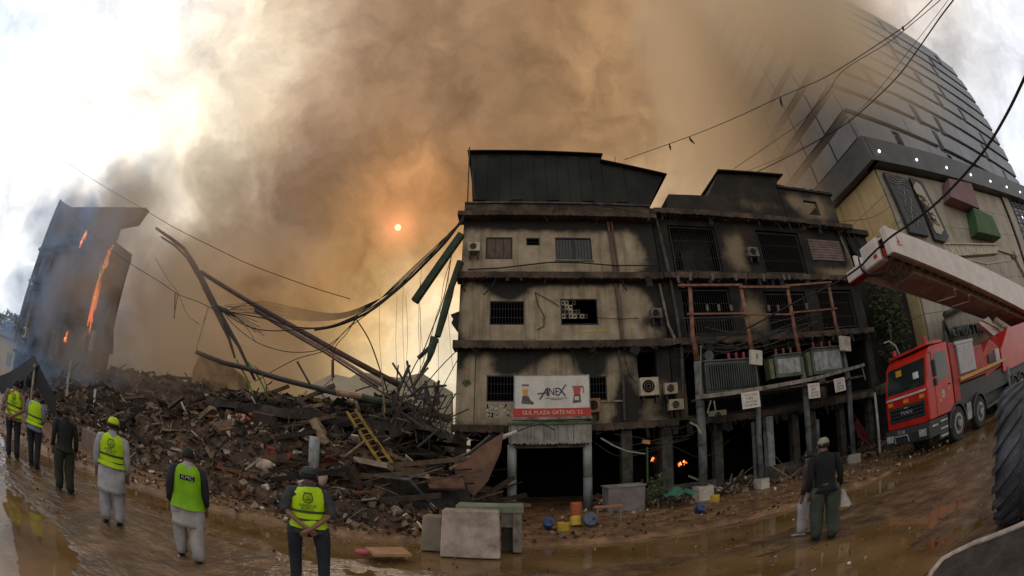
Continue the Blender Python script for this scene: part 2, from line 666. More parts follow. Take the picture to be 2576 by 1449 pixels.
def build_ground():
    mb = MB()
    mb.face([(-400, -300, -0.09), (500, -300, -0.09), (500, 600, -0.09), (-400, 600, -0.09)])
    kind(mb.build('ground', MUD), 'structure')

    # road surface: silt and ridges standing out of shallow water
    def road(u, v):
        x = -24 + 52 * u
        y = 0.2 + (kerb_y(max(x, -14)) + 0.1 - 0.2) * v
        big = fbm(x, y * 1.6, 0.16, 3, 2.0)
        mid = fbm(x * 0.8 + y * 0.3, y, 1.0, 4, 5.0)
        fine = fbm(x, y, 5.0, 3, 9.0)
        h = 0.085 * big + 0.045 * mid + 0.026 * fine - 0.006 + 0.012 * (1 - abs(fbm(x * 0.9 + y * 0.4, y * 1.1, 1.1, 3, 14.0)) * 4)
        # wheel ruts along the street
        h += 0.012 * math.sin(y * 5.2 + 1.2 * mid) * max(0, min(1, (x + 2) / 5))
        # bare silt where people stand, deep water along the kerb
        kd = kerb_y(max(x, -14)) - y
        h += 0.05 * math.exp(-((x + 7.2) / 2.2) ** 2 - ((y - 5.0) / 1.0) ** 2)
        h += 0.045 * math.exp(-((x - 8.5) / 4.5) ** 2 - ((y - 6.3) / 2.0) ** 2)
        h += 0.03 * math.exp(-((x + 3.0) / 2.0) ** 2 - ((y - 4.2) / 1.3) ** 2)
        h -= 0.07 * math.exp(-((kd - 0.9) / 0.9) ** 2) * (1 if x > -9 else 0.4)
        h -= 0.05 * math.exp(-((x - 2.5) / 3.0) ** 2 - ((y - 4.5) / 1.6) ** 2)
        return (x, y, max(-0.075, h))
    kind(MB().grid(road, 760, 170).build('road_mud', MUD_ROAD, smooth=True), 'structure')

    # standing water
    m = bpy.data.materials.new('muddy_water')
    m.use_nodes = True
    nt = m.node_tree
    b = nt.nodes['Principled BSDF']
    N, L = nt.nodes.new, nt.links.new
    geo = N('ShaderNodeNewGeometry')
    nz = N('ShaderNodeTexNoise')
    L(geo.outputs['Position'], nz.inputs['Vector'])
    nz.inputs['Scale'].default_value = 0.7
    nz.inputs['Detail'].default_value = 4
    rp = N('ShaderNodeValToRGB')
    rp.color_ramp.elements[0].position = 0.35
    rp.color_ramp.elements[0].color = (0.11, 0.064, 0.020, 1)
    rp.color_ramp.elements[1].position = 0.65
    rp.color_ramp.elements[1].color = (0.20, 0.12, 0.055, 1)
    L(nz.outputs['Fac'], rp.inputs[0])
    L(rp.outputs[0], b.inputs['Base Color'])
    b.inputs['Roughness'].default_value = 0.035
    b.inputs['IOR'].default_value = 1.38
    b.inputs['Specular IOR Level'].default_value = 0.5
    bp = N('ShaderNodeBump')
    bp.inputs['Strength'].default_value = 0.12
    bp.inputs['Distance'].default_value = 0.02
    n2 = N('ShaderNodeTexNoise')
    L(geo.outputs['Position'], n2.inputs['Vector'])
    n2.inputs['Scale'].default_value = 3.5
    n2.inputs['Detail'].default_value = 3
    L(n2.outputs['Fac'], bp.inputs['Height'])
    L(bp.outputs[0], b.inputs['Normal'])
    w = MB()
    w.face([(-70, -12, -0.004), (60, -12, -0.004), (60, 10.4, -0.004), (-70, 10.4, -0.004)])
    kind(w.build('puddle_water', m), 'structure')

    # raised pavement buried in mud
    def walk(u, v):
        x = -40 + 76 * u
        ky = kerb_y(max(x, -16))
        y = ky + (19.5 - ky) * v ** 1.15
        e = min(1, v * 26)
        edge = fbm(x, 0, 1.3, 3, 4.0) * 0.16
        h = 0.12 * e + 0.07 * fbm(x, y, 0.9, 4, 1.0) + 0.05 * fbm(x, y * 1.5, 3.5, 3, 3.0) * e
        if x > 10.5:
            h -= 0.10 * min(1, (x - 10.5) / 2.0) * max(0, 1 - (y - 9.9) / 4)
        h -= 0.04 * (1 - e)
        return (x, y + edge * (1 - v), h)
    kind(MB().grid(walk, 640, 90).build('pavement_mud', MUD, smooth=True), 'structure')


build_ground()

# ------------------------------------------------------------------ burned shop building in the middle
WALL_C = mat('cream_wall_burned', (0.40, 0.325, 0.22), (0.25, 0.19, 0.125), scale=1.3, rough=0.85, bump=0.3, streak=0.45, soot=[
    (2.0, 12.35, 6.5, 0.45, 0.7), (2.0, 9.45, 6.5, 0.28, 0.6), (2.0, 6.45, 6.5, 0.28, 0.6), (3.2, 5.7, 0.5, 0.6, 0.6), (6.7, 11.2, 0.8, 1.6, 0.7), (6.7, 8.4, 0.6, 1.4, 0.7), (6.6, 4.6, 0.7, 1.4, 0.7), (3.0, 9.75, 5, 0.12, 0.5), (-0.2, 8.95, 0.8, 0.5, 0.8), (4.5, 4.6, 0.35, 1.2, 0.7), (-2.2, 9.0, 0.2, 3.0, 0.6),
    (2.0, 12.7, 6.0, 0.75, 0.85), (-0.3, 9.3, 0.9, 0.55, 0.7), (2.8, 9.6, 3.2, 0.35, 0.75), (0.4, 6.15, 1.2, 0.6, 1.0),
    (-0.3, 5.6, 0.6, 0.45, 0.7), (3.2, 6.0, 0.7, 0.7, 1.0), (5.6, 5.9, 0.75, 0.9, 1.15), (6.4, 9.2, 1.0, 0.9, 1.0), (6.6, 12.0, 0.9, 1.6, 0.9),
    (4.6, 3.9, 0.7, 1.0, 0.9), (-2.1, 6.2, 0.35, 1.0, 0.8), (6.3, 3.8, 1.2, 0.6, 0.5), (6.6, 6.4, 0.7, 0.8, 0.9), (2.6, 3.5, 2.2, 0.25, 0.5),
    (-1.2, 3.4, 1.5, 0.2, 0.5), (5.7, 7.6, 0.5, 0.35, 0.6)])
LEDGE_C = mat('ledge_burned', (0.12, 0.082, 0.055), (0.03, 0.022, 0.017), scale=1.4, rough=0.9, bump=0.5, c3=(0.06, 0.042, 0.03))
WALL_R = mat('right_wall_burned', (0.036, 0.027, 0.020), (0.010, 0.009, 0.008), scale=0.8, rough=0.9, bump=0.5, c3=(0.018, 0.015, 0.012), soot_col=(0.21, 0.155, 0.095), soot=[
    (10.9, 11.1, 0.75, 1.1, 1.0), (17.6, 14.2, 1.6, 0.8, 1.05), (17.6, 10.1, 1.5, 0.35, 0.85), (11.2, 7.9, 0.7, 1.0, 0.95), (15.9, 14.6, 0.6, 0.6, 0.6),
    (7.0, 4.0, 0.5, 0.8, 0.8), (14.9, 4.6, 0.35, 1.2, 0.6), (13.0, 14.0, 1.6, 0.5, 0.42), (19.2, 10.9, 0.4, 0.9, 0.7)])
SHEDM = mat('sooty_sheet', (0.022, 0.024, 0.020), (0.007, 0.008, 0.007), scale=0.5, rough=0.85, bump=0.3, c3=(0.012, 0.013, 0.011))
PIPE_BR = mat('brown_pipe', (0.14, 0.07, 0.045), (0.06, 0.035, 0.025), scale=4, rough=0.6, bump=0.2)
GLASS_D = mat('dark_glass', (0.03, 0.03, 0.032), (0.015, 0.015, 0.015), scale=3, rough=0.25, bump=0.05, spec=0.5)
SHUTTER = mat('brown_shutter', (0.13, 0.09, 0.065), (0.07, 0.05, 0.035), scale=4, rough=0.7, bump=0.3)
FRAME = mat('window_frame_dark', (0.03, 0.027, 0.024), (0.015, 0.013, 0.012), scale=5, rough=0.6, bump=0.1)
BLOCKM = mat('breeze_block', (0.42, 0.36, 0.28), (0.22, 0.18, 0.14), scale=6, rough=0.85, bump=0.3)


def window(parent, x0, x1, z0, z1, y, mode, seed=0):
    """a window set in its opening: frame with panes, bars or slats inside"""
    f = MB()
    t = 0.05
    f.box(x0, x1, y + 0.02, y + 0.11, z0, z0 + t)
    f.box(x0, x1, y + 0.02, y + 0.11, z1 - t, z1)
    f.box(x0, x0 + t, y + 0.02, y + 0.11, z0 + t, z1 - t)
    f.box(x1 - t, x1, y + 0.02, y + 0.11, z0 + t, z1 - t)
    fr = f.build('window', FRAME, parent)
    ix0, ix1, iz0, iz1 = x0 + t, x1 - t, z0 + t, z1 - t
    if mode == 'shutter':
        n = 3
        for i in range(n):
            a, b = ix0 + (ix1 - ix0) * i / n + 0.01, ix0 + (ix1 - ix0) * (i + 1) / n - 0.01
            s = MB().box(a, b, y + 0.05, y + 0.08, iz0, iz1)
            s.box(a + 0.06, b - 0.06, y + 0.035, y + 0.05, iz0 + 0.06, iz1 - 0.06)
            s.build('shutter_panel', SHUTTER, fr)
    elif mode == 'pane2':
        mid = (ix0 + ix1) / 2
        for a, b in ((ix0, mid - 0.03), (mid + 0.03, ix1)):
            MB().box(a, b, y + 0.07, y + 0.08, iz0, iz1).build('pane', GLASS_D, fr)
        MB().box(mid - 0.03, mid + 0.03, y + 0.03, y + 0.1, iz0, iz1).build('mullion', FRAME, fr)
        g = MB()
        k = int((ix1 - ix0) / 0.13)
        for i in range(1, k):
            xx = ix0 + (ix1 - ix0) * i / k
            g.box(xx - 0.007, xx + 0.007, y + 0.015, y + 0.03, iz0, iz1)
        g.build('grille', FRAME, fr)
    elif mode == 'bars':
        g = MB()
        k = int((ix1 - ix0) / 0.12)
        for i in range(1, k):
            xx = ix0 + (ix1 - ix0) * i / k
            g.box(xx - 0.008, xx + 0.008, y + 0.03, y + 0.05, iz0, iz1)
        for zz in (iz0 + 0.3 * (iz1 - iz0), iz0 + 0.7 * (iz1 - iz0)):
            g.box(ix0, ix1, y + 0.05, y + 0.06, zz - 0.01, zz + 0.01)
        g.build('grille', FRAME, fr)
    elif mode == 'blocks':
        rnd = random.Random(seed)
        for r in range(4):
            for c in range(7):
                if c > 3 + (r > 1) and r < 3 or rnd.random() < 0.12:
                    continue
                a = ix0 + c * 0.155
                b = iz1 - (r + 1) * 0.2
                if a + 0.15 > ix1:
                    continue
                q = MB()
                q.box(a, a + 0.15, y + 0.05, y + 0.12, b, b + 0.045)
                q.box(a, a + 0.15, y + 0.05, y + 0.12, b + 0.145, b + 0.19)
                q.box(a, a + 0.03, y + 0.05, y + 0.12, b + 0.045, b + 0.145)
                q.box(a + 0.115, a + 0.15, y + 0.05, y + 0.12, b + 0.045, b + 0.145)
                q.build('block', BLOCKM if rnd.random() < 0.55 else DCONC, fr)
        MB().box(ix0, ix1, y + 0.04, y + 0.05, iz0, iz0 + 0.03).build('sill', FRAME, fr)
    elif mode == 'slats':
        k = int((iz1 - iz0) / 0.16)
        for i in range(k):
            zz = iz0 + (iz1 - iz0) * (i + 0.5) / k
            s = MB()
            s.cbox(((ix0 + ix1) / 2, y + 0.06, zz), (ix1 - ix0, 0.10, 0.02), rot(35, 0, 0))
            s.build('slat', FRAME, fr)
    return fr


def build_centre():
    b = thing('burned_shop_building', 'pale soot streaked four storey shop building with a black shed on its roof', 'building', (2.2, 17, 0))
    Y = 17.0
    X0, X1 = -2.2, 6.55
    # upper storeys
    w3 = [(-1.17, 0.0, 10.49, 11.57), (0.60, 1.20, 11.16, 11.55), (1.88, 3.51, 10.46, 11.58)]
    w2 = [(-0.93, 0.49, 7.52, 8.56), (1.99, 3.56, 7.50, 8.66)]
    w1 = [(-1.0, 0.62, 4.37, 5.42), (2.55, 3.76, 4.36, 5.36), (5.10, 5.95, 4.35, 6.30)]
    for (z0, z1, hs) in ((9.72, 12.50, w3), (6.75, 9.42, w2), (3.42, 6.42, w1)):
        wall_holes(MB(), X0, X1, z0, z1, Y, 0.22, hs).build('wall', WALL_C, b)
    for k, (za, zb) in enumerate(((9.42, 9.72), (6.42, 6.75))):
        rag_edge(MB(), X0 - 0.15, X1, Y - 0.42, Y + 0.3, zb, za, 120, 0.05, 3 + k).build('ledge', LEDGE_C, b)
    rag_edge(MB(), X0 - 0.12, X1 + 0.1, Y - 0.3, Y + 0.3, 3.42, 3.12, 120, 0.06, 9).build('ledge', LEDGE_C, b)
    # roof parapet with a deep ledge
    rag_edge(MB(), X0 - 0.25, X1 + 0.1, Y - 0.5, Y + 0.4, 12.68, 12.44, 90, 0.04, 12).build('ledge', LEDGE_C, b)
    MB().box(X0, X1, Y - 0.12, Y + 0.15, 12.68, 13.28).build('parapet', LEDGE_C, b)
    MB().box(X0, X1, Y - 0.2, Y + 0.2, 13.28, 13.36).build('coping', DCONC, b)
    # side walls, floors, back
    s = MB()
    s.box(X0, X0 + 0.25, Y + 0.25, Y + 11, 3.4, 12.5)
    s.box(X1 - 0.25, X1, Y + 0.25, Y + 11, 0, 13.2)
    s.box(X0, X1, Y + 11, Y + 11.3, 0, 13.2)
    s.build('side_wall', LEDGE_C, b)
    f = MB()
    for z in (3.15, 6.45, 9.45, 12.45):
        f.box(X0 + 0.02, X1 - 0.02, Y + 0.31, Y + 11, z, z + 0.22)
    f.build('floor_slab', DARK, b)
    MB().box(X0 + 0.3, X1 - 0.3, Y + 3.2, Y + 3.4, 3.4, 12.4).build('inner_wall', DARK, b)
    # ground floor: columns and dark hall
    for x in (-2.0, 0.9 + 3.6, 6.2):
        MB().box(x - 0.22, x + 0.22, Y + 0.02, Y + 0.45, 0, 3.12).build('column', DCONC, b)
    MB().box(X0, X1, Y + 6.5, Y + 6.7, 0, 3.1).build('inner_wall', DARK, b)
    # windows
    window(b, *w3[0], Y, 'shutter')
    window(b, *w3[1], Y, 'slats')
    window(b, *w3[2], Y, 'pane2')
    window(b, *w2[0], Y, 'bars')
    window(b, *w2[1], Y, 'blocks', 4)
    window(b, *w1[0], Y, 'bars')
    window(b, *w1[1], Y, 'bars')
    # sill strips
    MB().box(1.85, 3.55, Y - 0.07, Y - 0.002, 10.40, 10.46).build('sill', CONC, b)
    MB().box(3.0, 4.4, Y - 0.05, Y - 0.002, 4.28, 4.34).build('sill', CONC, b)
    # drain pipes
    MB().tube([(4.35, Y - 0.12, 12.4), (4.42, Y - 0.12, 9.8)], 0.06, 8).build('drain_pipe', PIPE_BR, b)
    MB().tube([(4.52, Y - 0.10, 12.4), (4.60, Y - 0.10, 9.8)], 0.05, 8).build('drain_pipe', PIPE_BR, b)
    MB().tube([(4.40, Y - 0.12, 9.3), (4.47, Y - 0.12, 6.8)], 0.06, 8).build('drain_pipe', PIPE_BR, b)
    MB().tube([(4.62, Y - 0.10, 9.3), (4.62, Y - 0.10, 6.8)], 0.045, 8).build('drain_pipe', CONC, b)
    MB().tube([(4.30, Y - 0.12, 6.4), (4.42, Y - 0.12, 5.0), (4.40, Y - 0.12, 3.5)], 0.055, 8).build('drain_pipe', DCONC, b)
    MB().tube([(6.42, Y - 0.12, 9.3), (6.60, Y - 0.12, 7.4), (6.9, Y - 0.14, 6.6)], 0.06, 8).build('drain_pipe', CONC, b)
    # conduits and thin wires on the plaster
    MB().tube([(0.95, Y - 0.03, 8.95), (1.05, Y - 0.03, 8.4), (1.3, Y - 0.04, 7.9), (1.28, Y - 0.03, 7.45), (1.0, Y - 0.03, 7.3)], 0.018, 5).build('wire', WIRE, b)
    MB().tube([(1.0, Y - 0.03, 8.9), (1.6, Y - 0.03, 8.55), (1.95, Y - 0.03, 8.3)], 0.014, 5).build('wire', WIRE, b)
    MB().tube([(-1.9, Y - 0.1, 9.95), (-0.6, Y - 0.16, 9.98), (1.6, Y - 0.2, 10.25), (2.9, Y - 0.2, 10.24), (4.4, Y - 0.2, 10.12), (6.5, Y - 0.2, 10.15)], 0.03, 6).build('wire', WIRE, b)
    MB().tube([(3.55, Y - 0.05, 7.8), (4.5, Y - 0.2, 7.68), (5.3, Y - 0.1, 7.75)], 0.016, 5).build('wire', WIRE, b)
    MB().tube([(-1.45, Y - 0.02, 6.3), (-1.47, Y - 0.02, 3.5)], 0.012, 5).build('wire', WIRE, b)
    MB().tube([(4.55, Y - 0.02, 6.2), (4.7, Y - 0.03, 5.4), (5.0, Y - 0.03, 5.0)], 0.014, 5).build('wire', WIRE, b)
    # torn bracket on the outer corner
    MB().prism([(-2.2, 8.1), (-2.55, 7.95), (-2.42, 7.8), (-2.5, 7.6), (-2.2, 7.2)], Y + 0.0, Y + 0.3).build('broken_edge', CHAR, b)
    # chipped plaster beside the lower window, green paint splash, yellow scribble
    rnd = random.Random(5)
    plast = mat('bare_plaster', (0.55, 0.50, 0.42), (0.40, 0.35, 0.28), scale=5, rough=0.9, bump=0.2)
    pm = MB()
    for i in range(46):
        x, z = -1.0 + rnd.random() * 1.15, 3.75 + rnd.random() * 0.5
        q = [(x + math.cos(a) * rnd.uniform(0.02, 0.09), Y - 0.004, z + math.sin(a) * rnd.uniform(0.02, 0.1)) for a in [k * math.pi / 3 for k in range(6)]]
        pm.face(q)
    pm.build('peeled_patch', plast, b)
    yel = mat('yellow_scribble', (0.45, 0.42, 0.03), (0.35, 0.30, 0.03), scale=9, rough=0.7, bump=0)
    MB().bar((2.75, Y - 0.006, 7.20), (3.5, Y - 0.006, 7.24), 0.012, 0.05).bar((3.35, Y - 0.006, 7.28), (3.9, Y - 0.006, 7.22), 0.012, 0.035).build('yellow_scribble', yel, b)
    gs = MB()
    for r, nn in ((0.16, 11), (0.08, 9)):
        gs.face([(-1.78 + math.cos(k * 2 * math.pi / nn) * r * rnd.uniform(0.7, 1.2), Y - 0.004 - (0.16 - r) * 0.04, 5.1 + math.sin(k * 2 * math.pi / nn) * r * rnd.uniform(0.7, 1.2)) for k in range(nn)])
    gs.build('paint_splash', mat('olive_splash', (0.10, 0.14, 0.02), (0.02, 0.03, 0.01), scale=12, rough=0.8, bump=0), b)
    # rooftop shed of sooty sheets, leaning roof
    sh = MB()
    sh.prism([(-1.88, 13.36), (-2.02, 15.2), (-2.16, 16.72), (4.55, 16.62), (4.50, 16.22), (7.8, 15.56), (6.45, 13.36)], Y + 0.35, Y + 6.5)
    sh.build('roof_shed', SHEDM, b)
    rf = MB()
    rf.hexa([(-2.3, Y + 0.1, 16.74), (4.62, Y + 0.1, 16.64), (4.62, Y + 7, 16.9), (-2.3, Y + 7, 17.0),
             (-2.3, Y + 0.1, 16.80), (4.62, Y + 0.1, 16.70), (4.62, Y + 7, 16.96), (-2.3, Y + 7, 17.06)])
    rf.hexa([(4.45, Y + 0.1, 16.24), (7.95, Y + 0.1, 15.54), (7.95, Y + 7, 15.8), (4.45, Y + 7, 16.5),
             (4.45, Y + 0.1, 16.30), (7.95, Y + 0.1, 15.60), (7.95, Y + 7, 15.86), (4.45, Y + 7, 16.56)])
    rf.build('shed_roof', SHEDM, b)
    # the shed's sheets, one by one, with ribs between
    nx = 14
    for i in range(nx):
        a = -1.8 + i * (8.0 / nx)
        top = 16.55 if a < 4.3 else 16.1 - (a - 4.5) * 0.2
        MB().box(a + 0.006, a + 8.0 / nx - 0.008, Y + 0.30, Y + 0.345, 13.40 + (0.05 if i % 3 else 0.4), top - 0.15 * (i % 2)).jitter(0.02, 2, i).build('sheet', SHEDM, b)
    MB().tube([(-2.08, Y - 0.1, 13.3), (-2.18, Y - 0.1, 16.8)], 0.035, 6).build('post', STEEL, b)
    MB().tube([(-1.98, Y, 15.3), (-1.75, Y, 13.6)], 0.02, 5).build('post', STEEL, b)
    MB().tube([(5.25, Y + 0.4, 16.0), (5.35, Y + 0.4, 16.75)], 0.02, 5).build('post', STEEL, b)
    MB().tube([(3.6, Y - 0.3, 13.3), (4.2, Y - 0.55, 12.95), (5.4, Y - 0.58, 12.7)], 0.025, 5).build('wire', WIRE, b)
    return b


def build_gate():
    g = thing('gateway_porch', 'grey gateway porch on two round columns under the ANEX billboard', 'porch', (1.35, 15.8, 0))
    Y = 15.6
    por = mat('porch_plaster', (0.34, 0.32, 0.28), (0.17, 0.15, 0.13), scale=1.6, rough=0.85, bump=0.5, streak=0.4)
    rag_edge(MB(), -0.12, 2.83, Y, Y + 1.35, 3.34, 2.62, 70, 0.07, 22).build('beam', por, g)
    MB().box(-0.16, 2.87, Y - 0.06, Y + 1.35, 3.345, 3.42).build('green_edge', GREENP, g)
    colm = mat('column_grey', (0.30, 0.32, 0.31), (0.20, 0.20, 0.19), scale=1.5, rough=0.7, bump=0.15, streak=0.3)
    colb = mat('column_base_dark', (0.16, 0.17, 0.17), (0.08, 0.08, 0.08), scale=2, rough=0.7, bump=0.2)
    for x in (0.0, 2.72):
        c = MB().tube([(x, Y + 0.35, 1.35), (x, Y + 0.35, 2.64)], 0.165, 16).build('column', colm, g, smooth=True)
        MB().tube([(x, Y + 0.35, 0.05), (x, Y + 0.35, 1.35)], 0.170, 16).build('dark_base', colb, c, smooth=True)
    MB().box(0.1, 2.6, Y + 0.2, Y + 0.5, 2.50, 2.62).build('lintel', DCONC, g)
    # fallen lamp arm: pale sleeve and thin bent bar
    a, bb, c, d = P(1262, 1101, Y - 0.35), P(1300, 1085, Y - 0.35), P(1362, 1065, Y - 0.3), P(1395, 1082, Y - 0.3)
    lamp = thing('broken_lamp_arm', 'bent black lamp arm with pale sleeve lying across the porch beam', 'lamp arm', tuple(a))
    MB().tube([a, bb], [0.10, 0.055], 10).build('sleeve', WHITEP, lamp, smooth=True)
    MB().tube([bb, (bb + c) / 2 + Vector((0, 0, 0.03)), c, d], 0.028, 6).build('arm', STEEL, lamp)
    return g


def build_billboard():
    Y = 15.55
    bb = thing('gate_billboard', 'white billboard reading ANEX over a red GUL PLAZA GATE NO. 12 strip', 'billboard', (1.45, Y, 3.6))
    x0, x1, z0, z1 = 0.10, 2.77, 3.66, 5.12
    z0 = 3.62
    zb = z0 + 0.31
    face = mat('billboard_face', (0.60, 0.56, 0.50), (0.50, 0.46, 0.40), scale=2.0, rough=0.5, bump=0.05, streak=0.12)
    MB().box(x0, x1, Y, Y + 0.3, zb, z1).build('panel', face, bb)
    MB().box(x0 - 0.07, x1 + 0.05, Y - 0.015, Y + 0.3, z0, zb).build('red_strip', mat('red_vinyl', (0.50, 0.035, 0.025), (0.34, 0.03, 0.025), scale=2, rough=0.5, bump=0.05), bb)
    fr = MB()
    fr.box(x0 - 0.045, x0, Y - 0.01, Y + 0.32, zb, z1)
    fr.box(x1, x1 + 0.03, Y - 0.01, Y + 0.32, zb, z1)
    fr.box(x0 - 0.045, x1 + 0.03, Y - 0.01, Y + 0.32, z1, z1 + 0.03)
    fr.build('frame', GREYP, bb)
    MB().box(x0 - 0.1, x1 + 0.08, Y - 0.02, Y + 0.32, z0 - 0.10, z0 - 0.004).build('bottom_rail', mat('rail_mixed', (0.3, 0.27, 0.23), (0.05, 0.06, 0.04), scale=3, rough=0.6), bb)
    ink = mat('navy_ink', (0.03, 0.025, 0.07), (0.02, 0.02, 0.05), scale=4, rough=0.5, bump=0)
    red_t = mat('pale_lettering', (0.72, 0.58, 0.42), (0.55, 0.42, 0.30), scale=6, rough=0.5, bump=0)
    yy = Y - 0.012
    cx = 1.42
    zc = 4.52
    text_part('lettering', 'NE', 0.40, ink, bb, (cx + 0.06, yy, zc), (1, 0, 0), (0, 0, 1), 0.01, width=0.36)
    lg = MB()
    # A with its long crossing bar, X with its long stroke, line beneath
    lg.bar((cx - 0.44, yy, zc - 0.26), (cx - 0.17, yy, zc + 0.15), 0.012, 0.045)
    lg.bar((cx - 0.17, yy - 0.002, zc + 0.16), (cx - 0.15, yy - 0.002, zc - 0.14), 0.012, 0.055, up=(1, 0, 0))
    lg.bar((cx - 0.52, yy - 0.004, zc - 0.05), (cx - 0.17, yy - 0.004, zc - 0.03), 0.012, 0.035)
    lg.bar((cx + 0.22, yy - 0.006, zc - 0.15), (cx + 0.50, yy - 0.006, zc + 0.27), 0.012, 0.035)
    lg.bar((cx + 0.26, yy - 0.008, zc + 0.14), (cx + 0.48, yy - 0.008, zc - 0.14), 0.012, 0.045)
    lg.bar((cx - 0.25, yy, zc - 0.215), (cx + 0.55, yy, zc - 0.215), 0.01, 0.012)
    lg.build('logo_strokes', ink, bb)
    text_part('small_print', 'HOME APPLIANCES', 0.05, ink, bb, (cx + 0.15, yy, zc - 0.27), (1, 0, 0), (0, 0, 1), 0.006)
    text_part('lettering', 'GUL PLAZA GATE NO. 12', 0.20, red_t, bb, (1.43, Y - 0.03, z0 + 0.145), (1, 0, 0), (0, 0, 1), 0.012, width=2.15)
    # the two printed blenders
    ora = mat('orange_print', (0.60, 0.30, 0.05), (0.50, 0.22, 0.05), scale=5, rough=0.5, bump=0)
    rd = mat('red_print', (0.50, 0.06, 0.05), (0.35, 0.05, 0.05), scale=8, rough=0.5, bump=0)
    gr = mat('grey_print', (0.12, 0.10, 0.10), (0.05, 0.04, 0.05), scale=12, rough=0.5, bump=0)
    pk = mat('pink_print', (0.60, 0.42, 0.36), (0.55, 0.40, 0.30), scale=5, rough=0.5, bump=0)

    def flat(poly, m, nm, k=0):
        MB().face([(p[0], yy + 0.004 - k * 0.003, p[1]) for p in poly]).build(nm, m, bb)
    bx, bz = 0.47, 4.45
    flat([(bx - 0.13, bz + 0.36), (bx + 0.13, bz + 0.36), (bx + 0.12, bz + 0.30), (bx - 0.12, bz + 0.30)], gr, 'printed_lid')
    flat([(bx - 0.12, bz + 0.30), (bx + 0.12, bz + 0.30), (bx + 0.11, bz + 0.17), (bx - 0.11, bz + 0.17)], pk, 'printed_glass')
    flat([(bx - 0.11, bz + 0.17), (bx + 0.11, bz + 0.17), (bx + 0.07, bz - 0.06), (bx - 0.07, bz - 0.06)], ora, 'printed_juice')
    flat([(bx - 0.11, bz - 0.06), (bx + 0.11, bz - 0.06), (bx + 0.18, bz - 0.22), (bx + 0.30, bz - 0.30), (bx + 0.28, bz - 0.38), (bx - 0.14, bz - 0.34)], gr, 'printed_base')
    bx = 2.34
    flat([(bx - 0.03, bz + 0.40), (bx + 0.04, bz + 0.40), (bx + 0.04, bz + 0.28), (bx - 0.03, bz + 0.28)], pk, 'printed_tube')
    flat([(bx - 0.18, bz + 0.28), (bx + 0.22, bz + 0.28), (bx + 0.22, bz + 0.25), (bx - 0.18, bz + 0.25)], gr, 'printed_lid')
    flat([(bx - 0.16, bz + 0.25), (bx + 0.13, bz + 0.25), (bx + 0.10, bz - 0.02), (bx - 0.12, bz - 0.02)], rd, 'printed_juice')
    MB().tube([(bx + 0.15, yy, bz + 0.26), (bx + 0.23, yy, bz + 0.22), (bx + 0.22, yy, bz + 0.02)], 0.012, 5).build('printed_handle', gr, bb)
    flat([(bx - 0.12, bz - 0.02), (bx + 0.10, bz - 0.02), (bx + 0.13, bz - 0.32), (bx - 0.18, bz - 0.35)], gr, 'printed_base')
    flat([(bx - 0.10, bz - 0.10), (bx + 0.05, bz - 0.10), (bx + 0.05, bz - 0.24), (bx - 0.11, bz - 0.24)], pk, 'printed_dial', 1)
    return bb


def ac_unit(x, z, Y, w, h, m, label, rotz=0.0, d=0.32, bracket=False):
    t = thing('air_conditioner', label, 'air conditioner', (x, Y, z), rotz, 'outdoor air conditioner units on the burned facades', local=True)
    MB().box(-w / 2, w / 2, -d, -0.03, -h / 2, h / 2).build('casing', m, t, bevel=0.012)
    r = min(w, h) * 0.36
    ring = MB()
    cx = -w * 0.08
    n = 20
    for k in range(n):
        a0, a1 = 2 * math.pi * k / n, 2 * math.pi * (k + 1) / n
        ring.face([(cx + math.cos(a0) * r, -d - 0.006, math.sin(a0) * r), (cx + math.cos(a1) * r, -d - 0.006, math.sin(a1) * r), (cx, -d - 0.006, 0)])
    fa = ring.build('fan_opening', DARK, t)
    bl = MB()
    for k in range(4):
        a = k * math.pi / 2 + 0.4
        bl.face([(cx, -d - 0.012, 0), (cx + math.cos(a) * r * 0.85, -d - 0.012, math.sin(a) * r * 0.85), (cx + math.cos(a + 0.7) * r * 0.85, -d - 0.016, math.sin(a + 0.7) * r * 0.85)])
    bl.build('fan_blades', STEEL, fa)
    gr = MB()
    for k in range(1, 4):
        rr = r * k / 3
        gr.tube([(cx + math.cos(a * math.pi / 9) * rr, -d - 0.025, math.sin(a * math.pi / 9) * rr) for a in range(19)], 0.005, 4, cap=False)
    gr.build('grille', m, t)
    for s in (-0.35, 0.35):
        br = MB()
        br.prism([(s * w - 0.02, -h / 2 - 0.3), (s * w + 0.02, -h / 2 - 0.3), (s * w + 0.02, -h / 2 - 0.003), (s * w - 0.02, -h / 2 - 0.003)], -d * 0.9, 0.0)
        br.build('bracket', STEEL, t)
    return t


